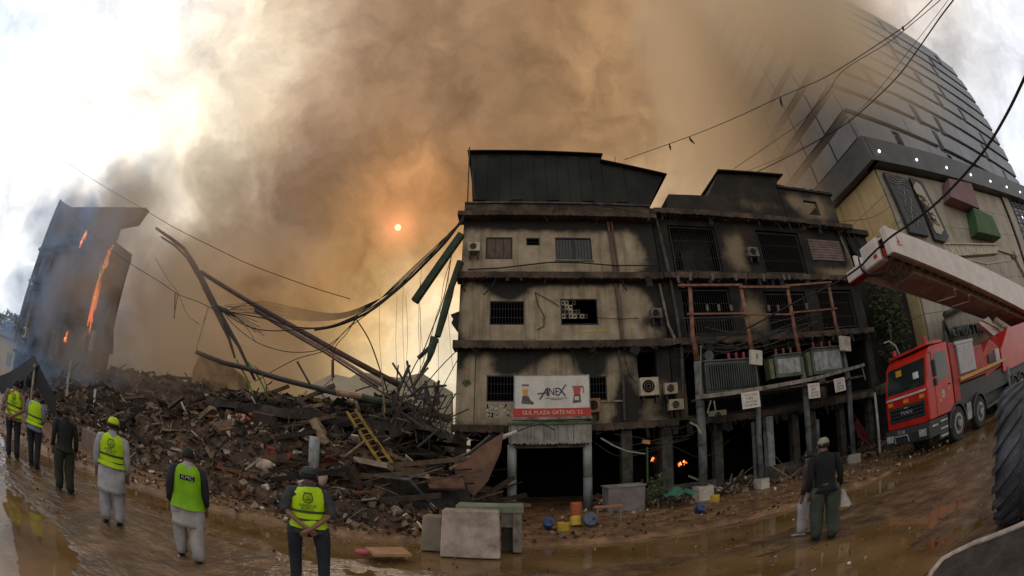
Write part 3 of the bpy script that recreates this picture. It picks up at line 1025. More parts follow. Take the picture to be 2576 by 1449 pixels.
build_centre()
build_gate()
build_billboard()
AC_CR = mat('ac_cream', (0.50, 0.42, 0.30), (0.36, 0.29, 0.2), scale=4, rough=0.5, bump=0.05)
AC_BURN = mat('ac_burned', (0.20, 0.16, 0.12), (0.05, 0.04, 0.035), scale=5, rough=0.6, bump=0.2)
_a = lambda px, py: P(px, py, 16.98)
for (px, py, w, h, m, lb) in (
        (1193, 628, 0.50, 0.42, AC_CR, 'small pale air conditioner on the third floor wall left of the brown shutters'),
        (1646, 793, 0.50, 0.42, AC_BURN, 'scorched air conditioner beside the drain pipe on the second floor wall'),
        (1628, 975, 0.78, 0.74, AC_CR, 'largest cream air conditioner, square, right of the billboard'),
        (1682, 980, 0.56, 0.46, AC_CR, 'small cream air conditioner just right of the largest cream one'),
        (1695, 1020, 0.64, 0.44, AC_CR, 'cream air conditioner hanging lowest of the three right of the billboard'),
        (1490, 1022, 0.52, 0.56, mat('ac_orange_burn', (0.32, 0.16, 0.08), (0.14, 0.08, 0.05), scale=3, rough=0.6), 'heat browned air conditioner tucked behind the right edge of the billboard')):
    p = _a(px, py)
    ac_unit(p.x, p.z, 16.98, w, h, m, lb)
for (px, py, w, h, m, lb) in (
        (1888, 640, 0.62, 0.5, AC_BURN, 'scorched air conditioner high on the black right hand building'),
        (1800, 1047, 0.75, 0.42, AC_CR, 'pale air conditioner frame above the dark shop opening behind the first electric pole')):
    p = _a(px, py)
    ac_unit(p.x, p.z, 16.98, w, h, m, lb)


# ------------------------------------------------------------------ burned building on the right
def build_right():
    b = thing('burned_corner_building', 'soot blackened shop building behind the electric poles, stepped roofline, louvred window at its top right', 'building', (13, 17, 0))
    Y = 17.0
    X0, X1 = 6.6, 19.45
    h3 = [(7.3, 9.9, 9.95, 12.4), (12.4, 15.4, 9.95, 12.4), (11.75, 12.2, 10.5, 11.2)]
    h2 = [(7.4, 10.0, 6.95, 9.2), (12.0, 14.8, 6.95, 9.0), (15.6, 18.6, 6.9, 9.1)]
    h1 = [(7.2, 10.6, 3.5, 6.2), (11.0, 14.6, 3.5, 6.2), (15.2, 18.9, 3.5, 6.2)]
    h4 = [(16.73, 17.89, 13.71, 14.71)]
    wall_holes(MB(), X0, X1, 9.75, 12.75, Y, 0.25, h3).build('wall', WALL_R, b)
    wall_holes(MB(), X0, X1, 6.75, 9.45, Y, 0.25, h2).build('wall', WALL_R, b)
    wall_holes(MB(), X0, X1, 3.35, 6.45, Y, 0.25, h1).build('wall', WALL_R, b)
    rag_edge(MB(), X0, X1 + 0.1, Y - 0.45, Y + 0.3, 9.75, 9.45, 130, 0.07, 33).build('ledge', LEDGE_C, b)
    rag_edge(MB(), X0, X1 + 0.1, Y - 0.40, Y + 0.3, 6.75, 6.45, 130, 0.08, 34).build('ledge', LEDGE_C, b)
    rag_edge(MB(), X0 + 0.6, X1, Y - 0.45, Y + 0.3, 3.35, 3.02, 130, 0.10, 35).build('ledge', LEDGE_C, b)
    rag_edge(MB(), X0, X1 + 0.6, Y - 0.5, Y + 0.3, 13.05, 12.75, 130, 0.06, 36).build('ledge', LEDGE_C, b)
    # roof storey, stepped
    wall_holes(MB(), 15.0, X1, 13.05, 15.35, Y + 0.02, 0.25, h4).build('wall', WALL_R, b)
    window(b, *h4[0], Y + 0.02, 'slats')
    MB().box(6.6, 7.55, Y, Y + 0.3, 13.05, 13.3).build('parapet', CHAR, b)
    r = MB()
    r.prism([(7.55, 13.05), (7.55, 13.95), (7.75, 14.22), (10.02, 14.30), (11.07, 15.87), (15.4, 16.18), (14.95, 15.38), (14.98, 13.05)], Y + 0.03, Y + 3.5)
    r.jitter(0.03, 1.3, 4).build('roof_storey', WALL_R, b)
    rr = MB()
    rr.hexa([(10.95, Y - 0.25, 15.86), (15.6, Y - 0.25, 16.14), (15.6, Y + 3.6, 16.3), (10.95, Y + 3.6, 16.0),
             (10.95, Y - 0.25, 15.94), (15.6, Y - 0.25, 16.22), (15.6, Y + 3.6, 16.38), (10.95, Y + 3.6, 16.08)])
    rr.build('roof_sheet', SHEDM, b)
    rag = MB()
    rnd = random.Random(8)
    x = 14.95
    while x < X1:
        d = rnd.uniform(0.2, 0.5)
        rag.box(x, min(x + d, X1 + 0.15), Y - 0.1, Y + 0.4, 15.30, 15.40 + rnd.random() * 0.1)
        x += d
    rag.build('coping', CHAR, b)
    s = MB()
    s.box(X1 - 0.3, X1, Y + 0.3, Y + 9, 0, 15.3)
    s.box(X0, X1, Y + 9, Y + 9.3, 0, 13)
    s.build('side_wall', WALL_R, b)
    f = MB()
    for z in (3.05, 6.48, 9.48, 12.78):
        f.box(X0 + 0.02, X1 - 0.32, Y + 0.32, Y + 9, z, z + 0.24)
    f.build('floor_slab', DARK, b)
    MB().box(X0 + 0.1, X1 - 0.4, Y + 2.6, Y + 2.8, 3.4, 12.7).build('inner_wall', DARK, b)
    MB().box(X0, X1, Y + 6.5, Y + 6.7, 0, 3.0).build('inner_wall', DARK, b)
    # pinkish rolled shutter and window boards
    sh = mat('pink_shutter', (0.20, 0.13, 0.12), (0.10, 0.07, 0.06), scale=2, rough=0.7, bump=0.2)
    for k in range(8):
        MB().box(16.0, 18.7, Y - 0.06, Y - 0.02, 10.8 + k * 0.16, 10.93 + k * 0.16).build('slat', sh, b)
    MB().tube([(16.9 + 1.9, Y - 0.15, 12.7), (17.6 + 1.7, Y - 0.15, 9.8)], 0.05, 6).build('drain_pipe', CONC, b)
    MB().tube([(6.75, Y - 0.15, 12.6), (6.95, Y - 0.15, 9.8), (7.1, Y - 0.15, 6.5), (6.9, Y - 0.15, 3.4)], 0.07, 6).build('drain_pipe', DCONC, b)
    # balcony rail on the first floor
    br = MB()
    for k in range(26):
        xx = 7.3 + k * 0.13
        br.box(xx, xx + 0.02, Y - 0.35, Y - 0.33, 6.8, 7.6)
    br.box(7.2, 10.7, Y - 0.37, Y - 0.31, 7.6, 7.65)
    br.build('balcony_rail', STEEL, b)
    # window stubs in the holes
    MB().box(7.35, 9.85, Y + 0.9, Y + 1.0, 9.8, 12.5).build('inner_wall', CHAR, b)
    MB().box(7.9, 8.5, Y + 0.3, Y + 0.85, 9.9, 11.2).jitter(0.1, 2).build('burned_cabinet', CHAR, b)
    for (x0, x1, z0, z1) in ((7.4, 9.85, 10.0, 12.35), (7.45, 9.95, 7.0, 9.1), (12.1, 14.7, 7.0, 8.9), (15.7, 18.5, 7.0, 9.0), (12.5, 15.3, 10.0, 12.3)):
        window(b, x0, x1, z0, z1, Y + 0.05, 'bars')
    # ground floor piers
    for px in (1938,):
        p = P(px, 1210, 16.6)
        MB().box(p.x - 0.18, p.x + 0.18, 16.45, 16.8, 0.1, 3.02).build('column', GREYP, b)
    for x in (8.6, 12.9, 14.1, 16.2, 18.6):
        MB().box(x - 0.2, x + 0.2, Y + 0.05, Y + 0.4, 0, 3.02).build('column', DCONC, b)
    # broken outrigger at the right end
    e = MB()
    e.box(19.5, 21.6, Y - 0.3, Y + 3, 12.55, 12.9)
    e.prism([(19.6, 12.5), (21.5, 12.5), (21.8, 11.2), (21.0, 10.4), (20.2, 11.0), (19.8, 12.0)], Y, Y + 1.5)
    e.jitter(0.12, 1.1, 6).build('broken_balcony', CHAR, b)
    for (a, c) in (((19.6, 12.9), (20.3, 9.8)), ((20.6, 12.8), (20.9, 9.9)), ((20.1, 12.7), (21.2, 10.9))):
        MB().tube([(a[0], Y - 0.2, a[1]), (c[0], Y - 0.2, c[1])], 0.035, 5).build('bent_bar', STEEL, b)
    # sloping side canopy that runs to the truck
    cn = MB()
    cn.hexa([(19.2, 15.6, 3.0), (27, 15.6, 4.0), (27, 17, 4.0), (19.2, 17, 3.0), (19.2, 15.6, 3.5), (27, 15.6, 4.6), (27, 17, 4.6), (19.2, 17, 3.5)])
    cn.build('side_beam', mat('olive_beam', (0.14, 0.13, 0.09), (0.06, 0.055, 0.04), scale=2, rough=0.8), b)
    sw = MB()
    sw.box(19.5, 26.4, 18.2, 18.4, 0, 10.5)
    sw.build('annex_wall', CHAR, b)
    return b


build_right()
# torn wires, rags and splinters dangling from the burned ledges
_rnd = random.Random(61)
_mb = MB()
for _k in range(330):
    _z = _rnd.choice((12.75, 9.45, 6.45, 3.05, 3.05))
    _x = _rnd.uniform(6.4, 19.6) if _k % 4 else _rnd.uniform(-2.2, 6.4)
    if _x < 6.4 and _z == 3.05 and -0.4 < _x < 3.2:
        continue
    _l = 0.08 + 0.7 * _rnd.random() ** 2.5
    _p = Vector((_x, 17.0 - _rnd.uniform(0.25, 0.5), _z + 0.02))
    if _rnd.random() < 0.5:
        _mb.tube([_p, _p + Vector((_rnd.gauss(0, .08), 0, -_l * .5)), _p + Vector((_rnd.gauss(0, .22), 0, -_l))], _rnd.choice((0.008, 0.014, 0.03)), 4)
    else:
        _mb.cbox(_p + Vector((0, 0, -_l * 0.3)), (_rnd.uniform(0.03, 0.3), 0.03, _l * 0.7), rot(0, _rnd.gauss(0, 25), _rnd.uniform(-40, 40)))
kind(_mb.build('hanging_debris', CHAR), 'stuff')['label'] = 'charred scraps dangling from the ledges'

# ------------------------------------------------------------------ glass tower with podium on the right
def build_tower():
    t = thing('mall_tower', 'tall grey tower block with dark window bands above a beige podium, half lost in smoke', 'tower', (26.5, 17, 0))
    gl = mat('tower_dark_glass', (0.035, 0.04, 0.055), (0.02, 0.022, 0.03), scale=0.3, rough=0.25, bump=0, spec=0.5)
    pn = mat('tower_panel', (0.24, 0.26, 0.30), (0.16, 0.175, 0.205), scale=0.25, rough=0.5, bump=0.05, streak=0.25)
    X0, X1, Y0, Y1 = 26.5, 77.0, 17.0, 31.0
    MB().box(X0 + 0.1, X1 - 0.1, Y0 + 0.3, Y1, 20.5, 50.8).build('core', gl, t)
    MB().box(X0, 72, Y0 - 0.05, Y1, 50.85, 52.2).build('parapet', pn, t)
    MB().box(72.05, X1, Y0, Y1, 50.85, 51.0).build('parapet', pn, t)
    rnd = random.Random(11)
    rows = 10
    H = (50.8 - 21.0) / rows
    k = 0
    for r in range(rows):
        z0 = 21.0 + r * H
        x = X0
        while x < X1 - 0.3:
            w = rnd.choice((4.2, 5.6, 7.0)) * rnd.uniform(0.9, 1.1)
            x1 = min(x + w, X1)
            if k < 220:
                MB().box(x, x1 - 0.12, Y0 - 0.03, Y0 + 0.3, z0 + 0.75, z0 + H - 0.05).build('panel', pn, t)
            MB().box(x, x1 - 0.12, Y0 + 0.12, Y0 + 0.3, z0 + 0.06, z0 + 0.3).build('spandrel', pn, t)
            k += 1
            x = x1 + rnd.choice((0.0, 0.0, 0.0, 1.2))
        # side face panels
        for j in range(4):
            ya = Y0 + 0.4 + j * 3.4
            MB().box(X0 - 0.02, X0 + 0.1, ya, ya + 3.2, z0 + 0.9, z0 + H - 0.06).build('panel', pn, t)

    # podium: its front swings out towards the street
    A = Vector((26.4, 17.0, 0))
    dx = Vector((math.cos(R(5)), -math.sin(R(5)), 0))
    nrm = Vector((-math.sin(R(5)), -math.cos(R(5)), 0))
    beige = mat('beige_cladding', (0.40, 0.35, 0.28), (0.30, 0.26, 0.20), scale=0.5, rough=0.7, bump=0.05, streak=0.3)
    yel = mat('yellow_lit_cladding', (0.46, 0.35, 0.18), (0.36, 0.26, 0.13), scale=0.4, rough=0.75, bump=0.05, streak=0.2)  # yellowish light on the left flank, put into its cladding colour

    def pf(s, z, out=0.0):
        return A + dx * s + nrm * out + Vector((0, 0, z))

    def pbox(s0, s1, z0, z1, o0, o1, nm, m, par=t):
        return MB().hexa([pf(s0, z0, o1), pf(s1, z0, o1), pf(s1, z0, o0), pf(s0, z0, o0),
                          pf(s0, z1, o1), pf(s1, z1, o1), pf(s1, z1, o0), pf(s0, z1, o0)]).build(nm, m, par)
    pbox(0.15, 52, 0, 20.6, -3.0, -0.14, 'podium_core', DCONC)
    # cladding panels with open joints
    for i in range(9):
        for j in range(6):
            pbox(i * 2.72 + 0.02, i * 2.72 + 2.68, 5.2 + j * 2.23, 5.2 + (j + 1) * 2.23 - 0.03, -0.12, 0.0, 'panel', beige)
    # left flank cladding seen edge on
    for j in range(6):
        for i in range(3):
            y0 = 17.1 + i * 2.6
            MB().box(26.2, 26.35, y0 + 0.02, y0 + 2.57, 5.2 + j * 2.23, 5.2 + (j + 1) * 2.23 - 0.03).build('panel', yel, t)
    MB().box(26.36, 27.0, 17.3, 25, 0, 20.5).build('flank_wall', DCONC, t)
    # dark band with downlights
    band = mat('dark_band', (0.085, 0.09, 0.10), (0.05, 0.055, 0.06), scale=0.5, rough=0.5, bump=0.05)
    pbox(-0.6, 52, 18.7, 20.9, -0.5, 0.9, 'light_band', band)
    MB().box(25.3, 26.19, 16.2, 26, 18.7, 20.9).build('light_band', band, t)
    em = mat('lamp_glow', (0.9, 0.92, 1.0), (0.9, 0.92, 1.0), rough=0.5, bump=0, emit=((0.9, 0.95, 1.0), 6.0))
    for i in range(14):
        c = pf(0.4 + i * 2.75 * 1.9 if i < 9 else 0.4 + i * 2.0, 19.6, 0.93)
        if i >= 9:
            c = pf(46.5 + (i - 9) * 1.3, 19.4 - (i % 2) * 1.0, 0.93)
        m = MB()
        m.cbox(c, (0.17, 0.1, 0.17), rot(0, 45, 0))
        m.build('downlight', em, t)
    MB().cbox((25.25, 23.0, 19.8), (0.1, 0.24, 0.24)).build('downlight', em, t)
    # lattice screen at the far right with small lamps
    lat = mat('lattice_dark', (0.06, 0.065, 0.075), (0.03, 0.03, 0.04), scale=1, rough=0.5)
    for i in range(14):
        pbox(27.0 + i * 1.8, 27.14 + i * 1.8, 4.5, 18.6, 0.3, 0.42, 'lattice_post', lat)
    for j in range(14):
        pbox(27.0, 51, 5.0 + j * 1.0, 5.12 + j * 1.0, 0.3, 0.40, 'lattice_rail', lat)
    pbox(25.2, 52, 4.2, 18.65, -0.02, 0.04, 'screen_glass', gl)
    ps = pbox(25.0, 27.0, 4.2, 18.65, 0.05, 0.2, 'panel', beige)
    for i in range(40):
        s, z = 27.2 + rnd.random() * 22, 6 + rnd.random() * 12
        m = MB()
        m.cbox(pf(s, z, 0.46), (0.08, 0.05, 0.22))
        m.build('screen_lamp', em, t)
    # curved lower fascia with raised letters
    m = MB()
    m.grid(lambda u, v: pf(0.2 + 17 * u, 3.2 + 3.4 * v + 0.7 * math.sin(u * 3.1), 0.9 + 0.7 * math.sin(v * 1.5)), 24, 4)
    m.build('curved_fascia', beige, t, smooth=True)
    MB().tube([pf(0.2 + 17 * k / 16, 6.7 + 0.7 * math.sin(k / 16 * 3.1), 1.75) for k in range(17)], 0.22, 6).build('fascia_rim', DCONC, t)
    q0, q1 = P(2392, 838, 15.0), P(2486, 822, 15.0)
    text_part('lettering', 'CMUI-TTARK', 1.0, mat('sign_letters', (0.12, 0.14, 0.13), (0.05, 0.06, 0.06), scale=3, rough=0.5), t,
              (q0 + q1) / 2, (q1 - q0), (0, 0, 1), 0.25, width=(q1 - q0).length)
    # A-frame canopy
    c = P(2378, 835, 15.2)
    MB().bar(c + Vector((-0.7, 0, -1.0)), c + Vector((0, 0, 0.7)), 0.15).build('canopy_strut', DCONC, t)
    MB().bar(c + Vector((0.9, 0, -1.0)), c + Vector((0, 0, 0.7)), 0.2).build('canopy_strut', DCONC, t)

    # billboards hung on the podium (each its own thing)
    def pp(px, py):
        d = wdir(px, py)
        o = Vector((0, 0, CAM_H))
        k = (A - o).dot(nrm) / d.dot(nrm)
        return o + d * k + nrm * 0.12

    def board(name, label, quad, m, fr=None, depth=0.25):
        pts = [pp(*q) for q in quad]
        tt = thing(name, label, 'billboard', tuple(pts[0]))
        mb = MB()
        n = len(pts)
        back = [p - nrm * (-0.0) for p in pts]
        front = [p + nrm * depth for p in pts]
        mb.face(front)
        for k in range(n):
            mb.face([back[k], back[(k + 1) % n], front[(k + 1) % n], front[k]])
        mb.build('panel', m, tt)
        return tt, front
    dk = mat('dark_poster', (0.04, 0.042, 0.05), (0.02, 0.02, 0.025), scale=0.8, rough=0.5, bump=0)
    wh = mat('cream_poster', (0.42, 0.37, 0.30), (0.35, 0.30, 0.24), scale=0.8, rough=0.6, bump=0)
    tt, fr = board('dark_billboard', 'dark tall billboard with pale curling script on the tower podium', [(2216, 440), (2275, 456), (2330, 600), (2282, 590)], dk)
    ink = mat('pale_ink', (0.35, 0.33, 0.32), (0.25, 0.23, 0.22), scale=2, rough=0.6, bump=0)
    for k in range(3):
        a, b = fr[0].lerp(fr[3], 0.06 + 0.05 * k), fr[1].lerp(fr[2], 0.06 + 0.05 * k)
        pts = [a.lerp(b, u / 10) + Vector((0, 0, 0.12 * math.sin(u * 0.9 + k))) + nrm * 0.03 for u in range(11)]
        MB().tube(pts, 0.05, 4).build('script_stroke', ink, tt)
    for k in range(7):
        a, b = fr[0].lerp(fr[3], 0.28 + 0.09 * k), fr[1].lerp(fr[2], 0.28 + 0.09 * k)
        pts = [a.lerp(b, 0.3 + 0.45 * u / 6) + Vector((0, 0, 0.25 * math.sin(u * 1.7 + k * 2))) + nrm * 0.03 for u in range(7)]
        MB().tube(pts, 0.04, 4).build('script_stroke', ink, tt)
    tt, fr = board('arched_billboard', 'cream pointed billboard panel in a dark frame with Urdu like lettering on the podium', [(2281, 453), (2312, 462), (2380, 602), (2372, 614), (2345, 607)], dk)
    pts = [pp(*q) + nrm * 0.3 for q in ((2290, 478), (2296, 464), (2308, 472), (2366, 585), (2358, 597), (2346, 592), (2340, 580))]
    MB().face(pts).build('inner_panel', wh, tt)
    for k in range(5):
        a = pp(2312 + k * 8, 508 + k * 15) + nrm * 0.34
        MB().tube([a + Vector((0.9 * math.sin(u * 1.3 + k) * 0.8, 0, 0.35 * math.cos(u * 2.1 + k))) for u in range(7)], 0.045, 4).build('script_stroke', mat('brown_ink', (0.12, 0.08, 0.06), rough=0.6, bump=0), tt)
    # two coloured boxes
    for (nm, lab, quad, m) in (
            ('pink_sign_box', 'dusty pink projecting sign box high on the podium', [(2368, 468), (2426, 480), (2445, 542), (2372, 514)], mat('dusty_pink', (0.22, 0.12, 0.13), (0.15, 0.08, 0.09), scale=0.5, rough=0.7)),
            ('green_sign_box', 'green projecting sign box below the pink one on the podium', [(2430, 540), (2478, 560), (2500, 612), (2440, 600)], mat('leaf_green_paint', (0.06, 0.13, 0.045), (0.04, 0.08, 0.03), scale=0.5, rough=0.7))):
        board(nm, lab, quad, m, depth=1.1)
    return t


build_tower()


# ------------------------------------------------------------------ burning building on the left
def build_left():
    b = thing('burning_left_building', 'burning four storey block at the far left wrapped in blue smoke with flames inside', 'building', (-36, 17, 0))
    Y = 17.0
    wl = mat('left_wall_burned', (0.17, 0.165, 0.16), (0.02, 0.022, 0.026), scale=0.5, rough=0.9, bump=0.5, streak=0.8, c3=(0.05, 0.052, 0.058), contrast=(0.40, 0.62))
    X0, X1 = -43.0, -27.4
    holes = [(-42.0, -39.2), (-38.4, -35.4), (-34.6, -32.2)]
    for k, (z0, z1) in enumerate(((3.3, 6.3), (6.6, 9.4), (9.8, 12.6))):
        X1 = (-24.4, -25.9, -27.6)[k]
        wall_holes(MB(), X0, X1, z0, z1, Y, 0.3, [(a, c, z0 + 0.5, z1 - 0.5) for a, c in holes]).build('wall', wl, b)
        for a, c in holes:
            window(b, a, c, z0 + 0.5, z1 - 0.5, Y + 0.05, 'pane2')
    for k, z in enumerate((3.0, 6.3, 9.45, 12.6)):
        X1 = (-23.6, -24.8, -26.4, -28.0)[k]
        rag_edge(MB(), X0 - 0.1, X1 + 0.1, Y - 0.3, Y + 0.35, z + 0.3, z, 50, 0.2, 50 + k).build('ledge', CHAR, b)
    X1 = -28.0
    f = MB()
    for z in (3.02, 6.32, 9.47, 12.62):
        f.box(X0, X1 - 0.4, Y + 0.37, Y + 2.6, z, z + 0.22)
    f.build('floor_slab', DARK, b)
    MB().box(X0, X1, Y + 2.62, Y + 2.8, 0, 12.6).build('inner_wall', DARK, b)
    MB().box(X0, X0 + 0.3, Y + 0.4, Y + 10, 0, 16).build('side_wall', wl, b)
    MB().box(X1 - 0.39, X1 - 0.1, Y + 0.37, Y + 2.8, 0, 12.9).build('side_wall', wl, b)
    for x in (-42.7, -38.8, -35, -31.5):
        MB().box(x - 0.3, x + 0.3, Y, Y + 0.5, 0, 3.0).build('column', wl, b)
    pts = [P(152, 503, Y), P(176, 518, Y), P(362, 518, Y), P(335, 556, Y), P(300, 562, Y)]
    MB().prism([(p.x, p.z) for p in pts[::-1]] + [(X1, 12.9), (X0, 12.9)][::-1][:0] + [(X0, 12.9), (X0, 17.8)][:0] + [], Y - 0.1, Y + 0.1)
    poly = [(X0, 12.95), (X0, 17.7), (pts[0].x, pts[0].z), (pts[1].x, pts[1].z), (pts[2].x, pts[2].z), (pts[3].x, pts[3].z), (X1, 13.9), (X1, 12.95)]
    MB().prism(poly, Y + 0.2, Y + 0.7).build('roof_shed', mat('blue_grey_sheet', (0.10, 0.12, 0.15), (0.05, 0.06, 0.08), scale=0.4, rough=0.7, bump=0.2), b)
    for k in range(7):
        xx = -42.8 + k * 1.65
        MB().box(xx, xx + 1.58, Y + 0.12, Y + 0.19, 13.1, 16.0 - k * 0.2).build('sheet', mat('blue_grey_sheet', None), b)
    # scaffold pipes up the outer edge
    a0, a1 = P(35, 862, Y - 0.5), P(152, 503, Y - 0.5)
    mid = P(92, 660, Y - 0.5)
    MB().tube([a0, mid, a1], 0.16, 6).build('edge_pipe', CONC, b)
    MB().tube([P(55, 862, Y - 0.5), P(75, 780, Y - 0.5)], 0.14, 6).build('edge_pipe', CREAM, b)
    # broken right end: shattered columns and hanging slabs
    for (x, z0, z1, lean) in ((-27.0, 0, 9.5, -0.6), (-25.6, 0, 8.0, -0.3), (-24.6, 0.5, 7.0, -0.5), (-27.6, 9, 13.0, -0.5)):
        m = MB().tube([(x, Y, z0), (x + lean * 0.5, Y, (z0 + z1) / 2), (x + lean, Y, z1)], [0.32, 0.27, 0.16], 7)
        m.jitter(0.22, 1.1, x)
        m.build('shattered_column', wl, b)
    rnd = random.Random(21)
    for k in range(26):
        z = rnd.uniform(1, 12.5)
        x = rnd.uniform(-29, -24.0 - z * 0.25)
        MB().cbox((x, Y + rnd.uniform(-0.3, 0.8), z), (rnd.uniform(0.2, 1.0), 0.4, rnd.uniform(0.3, 1.6)), rot(rnd.uniform(-40, 40), rnd.uniform(-40, 40), rnd.uniform(0, 90))).jitter(0.1, 2, k).build('broken_slab', CHAR if k % 3 else wl, b)
    MB().cbox(P(232, 858, Y - 0.3), (0.35, 0.3, 1.3)).build('hanging_panel', WHITEP, b)
    MB().cbox(P(217, 840, Y - 0.3), (0.12, 0.2, 0.9), rot(0, 35, 0)).build('hanging_panel', WHITEP, b)
    return b


mat('blue_grey_sheet', (0.10, 0.12, 0.15), (0.05, 0.06, 0.08), scale=0.4, rough=0.7, bump=0.2)
build_left()
_p = P(66, 838, 16.6)
ac_unit(_p.x, _p.z, 16.6, 0.9, 0.9, AC_CR, 'white air conditioner low on the burning block at the far left')


def flame(px, py, w, h, Y, label, n=5, seed=0, s=5.0):
    c = P(px, py, Y)
    t = thing('flame', label, 'flame', tuple(c), group='flames')
    rnd = random.Random(seed)
    m1 = mat('flame_orange', (1.0, 0.25, 0.05), (1, 0.15, 0.02), scale=2.5, bump=0, emit=((1.0, 0.20, 0.035), 1.5))
    m2 = mat('flame_yellow', (1.0, 0.6, 0.2), (1, 0.35, 0.1), scale=2.5, bump=0, emit=((1.0, 0.42, 0.12), 2.2))
    n *= 2
    for k in range(n):
        x = rnd.uniform(-w / 2, w / 2)
        hh = h * rnd.uniform(0.2, 0.75)
        z0 = rnd.uniform(-h * 0.5, h * 0.25)
        m = MB()
        pts = []
        for u in range(7):
            f = u / 6
            pts.append(c + Vector((x + 0.18 * w * math.sin(f * 5 + k), rnd.uniform(-0.05, 0.05), z0 + f * hh)))
        m.tube(pts, [w * rnd.uniform(0.08, 0.2) * q for q in (0.35, 0.8, 1.0, 0.8, 0.5, 0.28, 0.04)], 7)
        m.jitter(w * 0.16, 3.2 / max(w, .3), k + seed)
        m.build('tongue', m2 if k % 3 == 0 else m1, t, smooth=True)
    return t


flame(233, 768, 0.6, 4.2, 16.7, 'tall orange flame running up the middle of the burning block', 7, 1)
flame(268, 650, 0.5, 1.8, 16.7, 'pinkish flame behind smoke near the roof edge of the burning block', 4, 2)
flame(207, 606, 0.45, 1.2, 16.7, 'dim red flame high in the smoke on the burning block', 3, 3)
flame(164, 850, 0.4, 0.9, 16.7, 'small red flame low down in the smoky block', 3, 4)
flame(1642, 1157, 0.16, 0.22, 19.0, 'small glowing fire deep in the dark shop, left of the pair', 3, 5)
flame(1709, 1168, 0.16, 0.26, 19.0, 'left of the two bright fires burning side by side in the dark shop', 3, 6)
flame(1722, 1164, 0.15, 0.28, 19.0, 'right of the two bright fires burning side by side in the dark shop', 3, 7)
flame(2060, 1010, 0.12, 0.2, 19.5, 'tiny ember glow behind the electric poles', 2, 8)

# distant low building and tree line beyond the left block
fb = thing('low_cream_building', 'small cream building beyond the burning block at the left edge', 'building', (-55, 22, 0))
MB().box(-75, -47.5, 20, 30, 0, 4.4).build('wall', CREAM, fb)
MB().box(-75.4, -47.2, 19.6, 30, 4.4, 4.9).build('roof', CONC, fb)
MB().box(-49.8, -48.6, 19.94, 20, 0.6, 2.9).build('door', DARK, fb)
MB().box(-53.5, -51.8, 19.94, 20, 1.5, 2.9).build('window', GLASS_D, fb)


def foliage(parent, c, rx, ry, rz, n, s, m, seed=0, nm='crown'):
    rnd = random.Random(seed)
    mb = MB()
    for k in range(n):
        u = Vector((rnd.gauss(0, 1), rnd.gauss(0, 1), rnd.gauss(0, 1))).normalized() * (rnd.random() ** 0.4)
        if noise.noise(u * 2.2 + Vector((seed, 0, 0))) < -0.12:
            continue
        p = Vector(c) + Vector((u.x * rx, u.y * ry, u.z * rz))
        a = Vector((rnd.gauss(0, 1), rnd.gauss(0, 1), rnd.gauss(0, 1))).normalized() * s * rnd.uniform(0.6, 1.3)
        b_ = a.orthogonal().normalized() * s * rnd.uniform(0.3, 0.7)
        mb.face([p - a, p + b_, p + a, p - b_])
    return mb.build(nm, m, parent)


LEAF = mat('dusty_leaves', (0.07, 0.085, 0.03), (0.025, 0.03, 0.012), scale=2.0, rough=0.7, bump=0)
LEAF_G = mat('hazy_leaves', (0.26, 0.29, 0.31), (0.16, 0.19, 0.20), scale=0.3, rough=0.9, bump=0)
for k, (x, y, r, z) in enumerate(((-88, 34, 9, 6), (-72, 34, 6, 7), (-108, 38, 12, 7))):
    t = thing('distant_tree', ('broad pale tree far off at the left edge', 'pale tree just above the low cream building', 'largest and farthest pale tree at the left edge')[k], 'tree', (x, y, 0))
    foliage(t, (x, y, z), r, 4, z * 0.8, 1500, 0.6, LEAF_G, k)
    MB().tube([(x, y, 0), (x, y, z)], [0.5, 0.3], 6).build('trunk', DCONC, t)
# creeper and shrub between the corner building and the tower
t = thing('climbing_creeper', 'dark dusty creeper climbing the gap between the black building and the tower', 'creeper', (22.5, 17, 0))
foliage(t, (22.2, 17.2, 7.2), 1.9, 0.7, 3.4, 2600, 0.16, LEAF, 31)
MB().tube([(22.0, 17.3, 0.1), (22.3, 17.3, 3), (21.9, 17.3, 6), (22.4, 17.3, 9)], [0.12, 0.1, 0.07, 0.03], 6).build('stem', TIMBER, t)
t = thing('dusty_shrub', 'dusty shrub growing beside the second pillar of the gateway', 'shrub', (4.9, 14.6, 0.1))
foliage(t, (4.95, 14.6, 0.75), 0.42, 0.3, 0.62, 500, 0.07, LEAF, 33)
MB().tube([(4.95, 14.6, 0.1), (4.9, 14.6, 0.9)], [0.03, 0.015], 5).build('stem', TIMBER, t)


# ------------------------------------------------------------------ electric pole structure
PINK = mat('salmon_steel', (0.28, 0.115, 0.07), (0.075, 0.045, 0.032), scale=3.5, rough=0.75, bump=0.3, c3=(0.18, 0.08, 0.05))
POLEG = mat('pole_concrete', (0.15, 0.155, 0.15), (0.05, 0.05, 0.048), scale=2.0, rough=0.8, bump=0.25, streak=0.3)
BASEW = mat('whitewashed_block', (0.52, 0.47, 0.40), (0.34, 0.29, 0.24), scale=2.5, rough=0.8, bump=0.2)
INSUL = mat('insulator', (0.30, 0.28, 0.27), (0.16, 0.12, 0.11), scale=6, rough=0.35, bump=0)
YP = 15.0


def insulator(px, py, Y=YP, h=0.32, label=None, parent=None):
    c = P(px, py, Y)
    rings = []
    for k in range(9):
        rings.append((c + Vector((0, 0, k * h / 9)), 0.075 if k % 2 else 0.035, 0.075 if k % 2 else 0.035))
    return MB().loft(rings, 8).build('insulator', INSUL, parent, smooth=False)


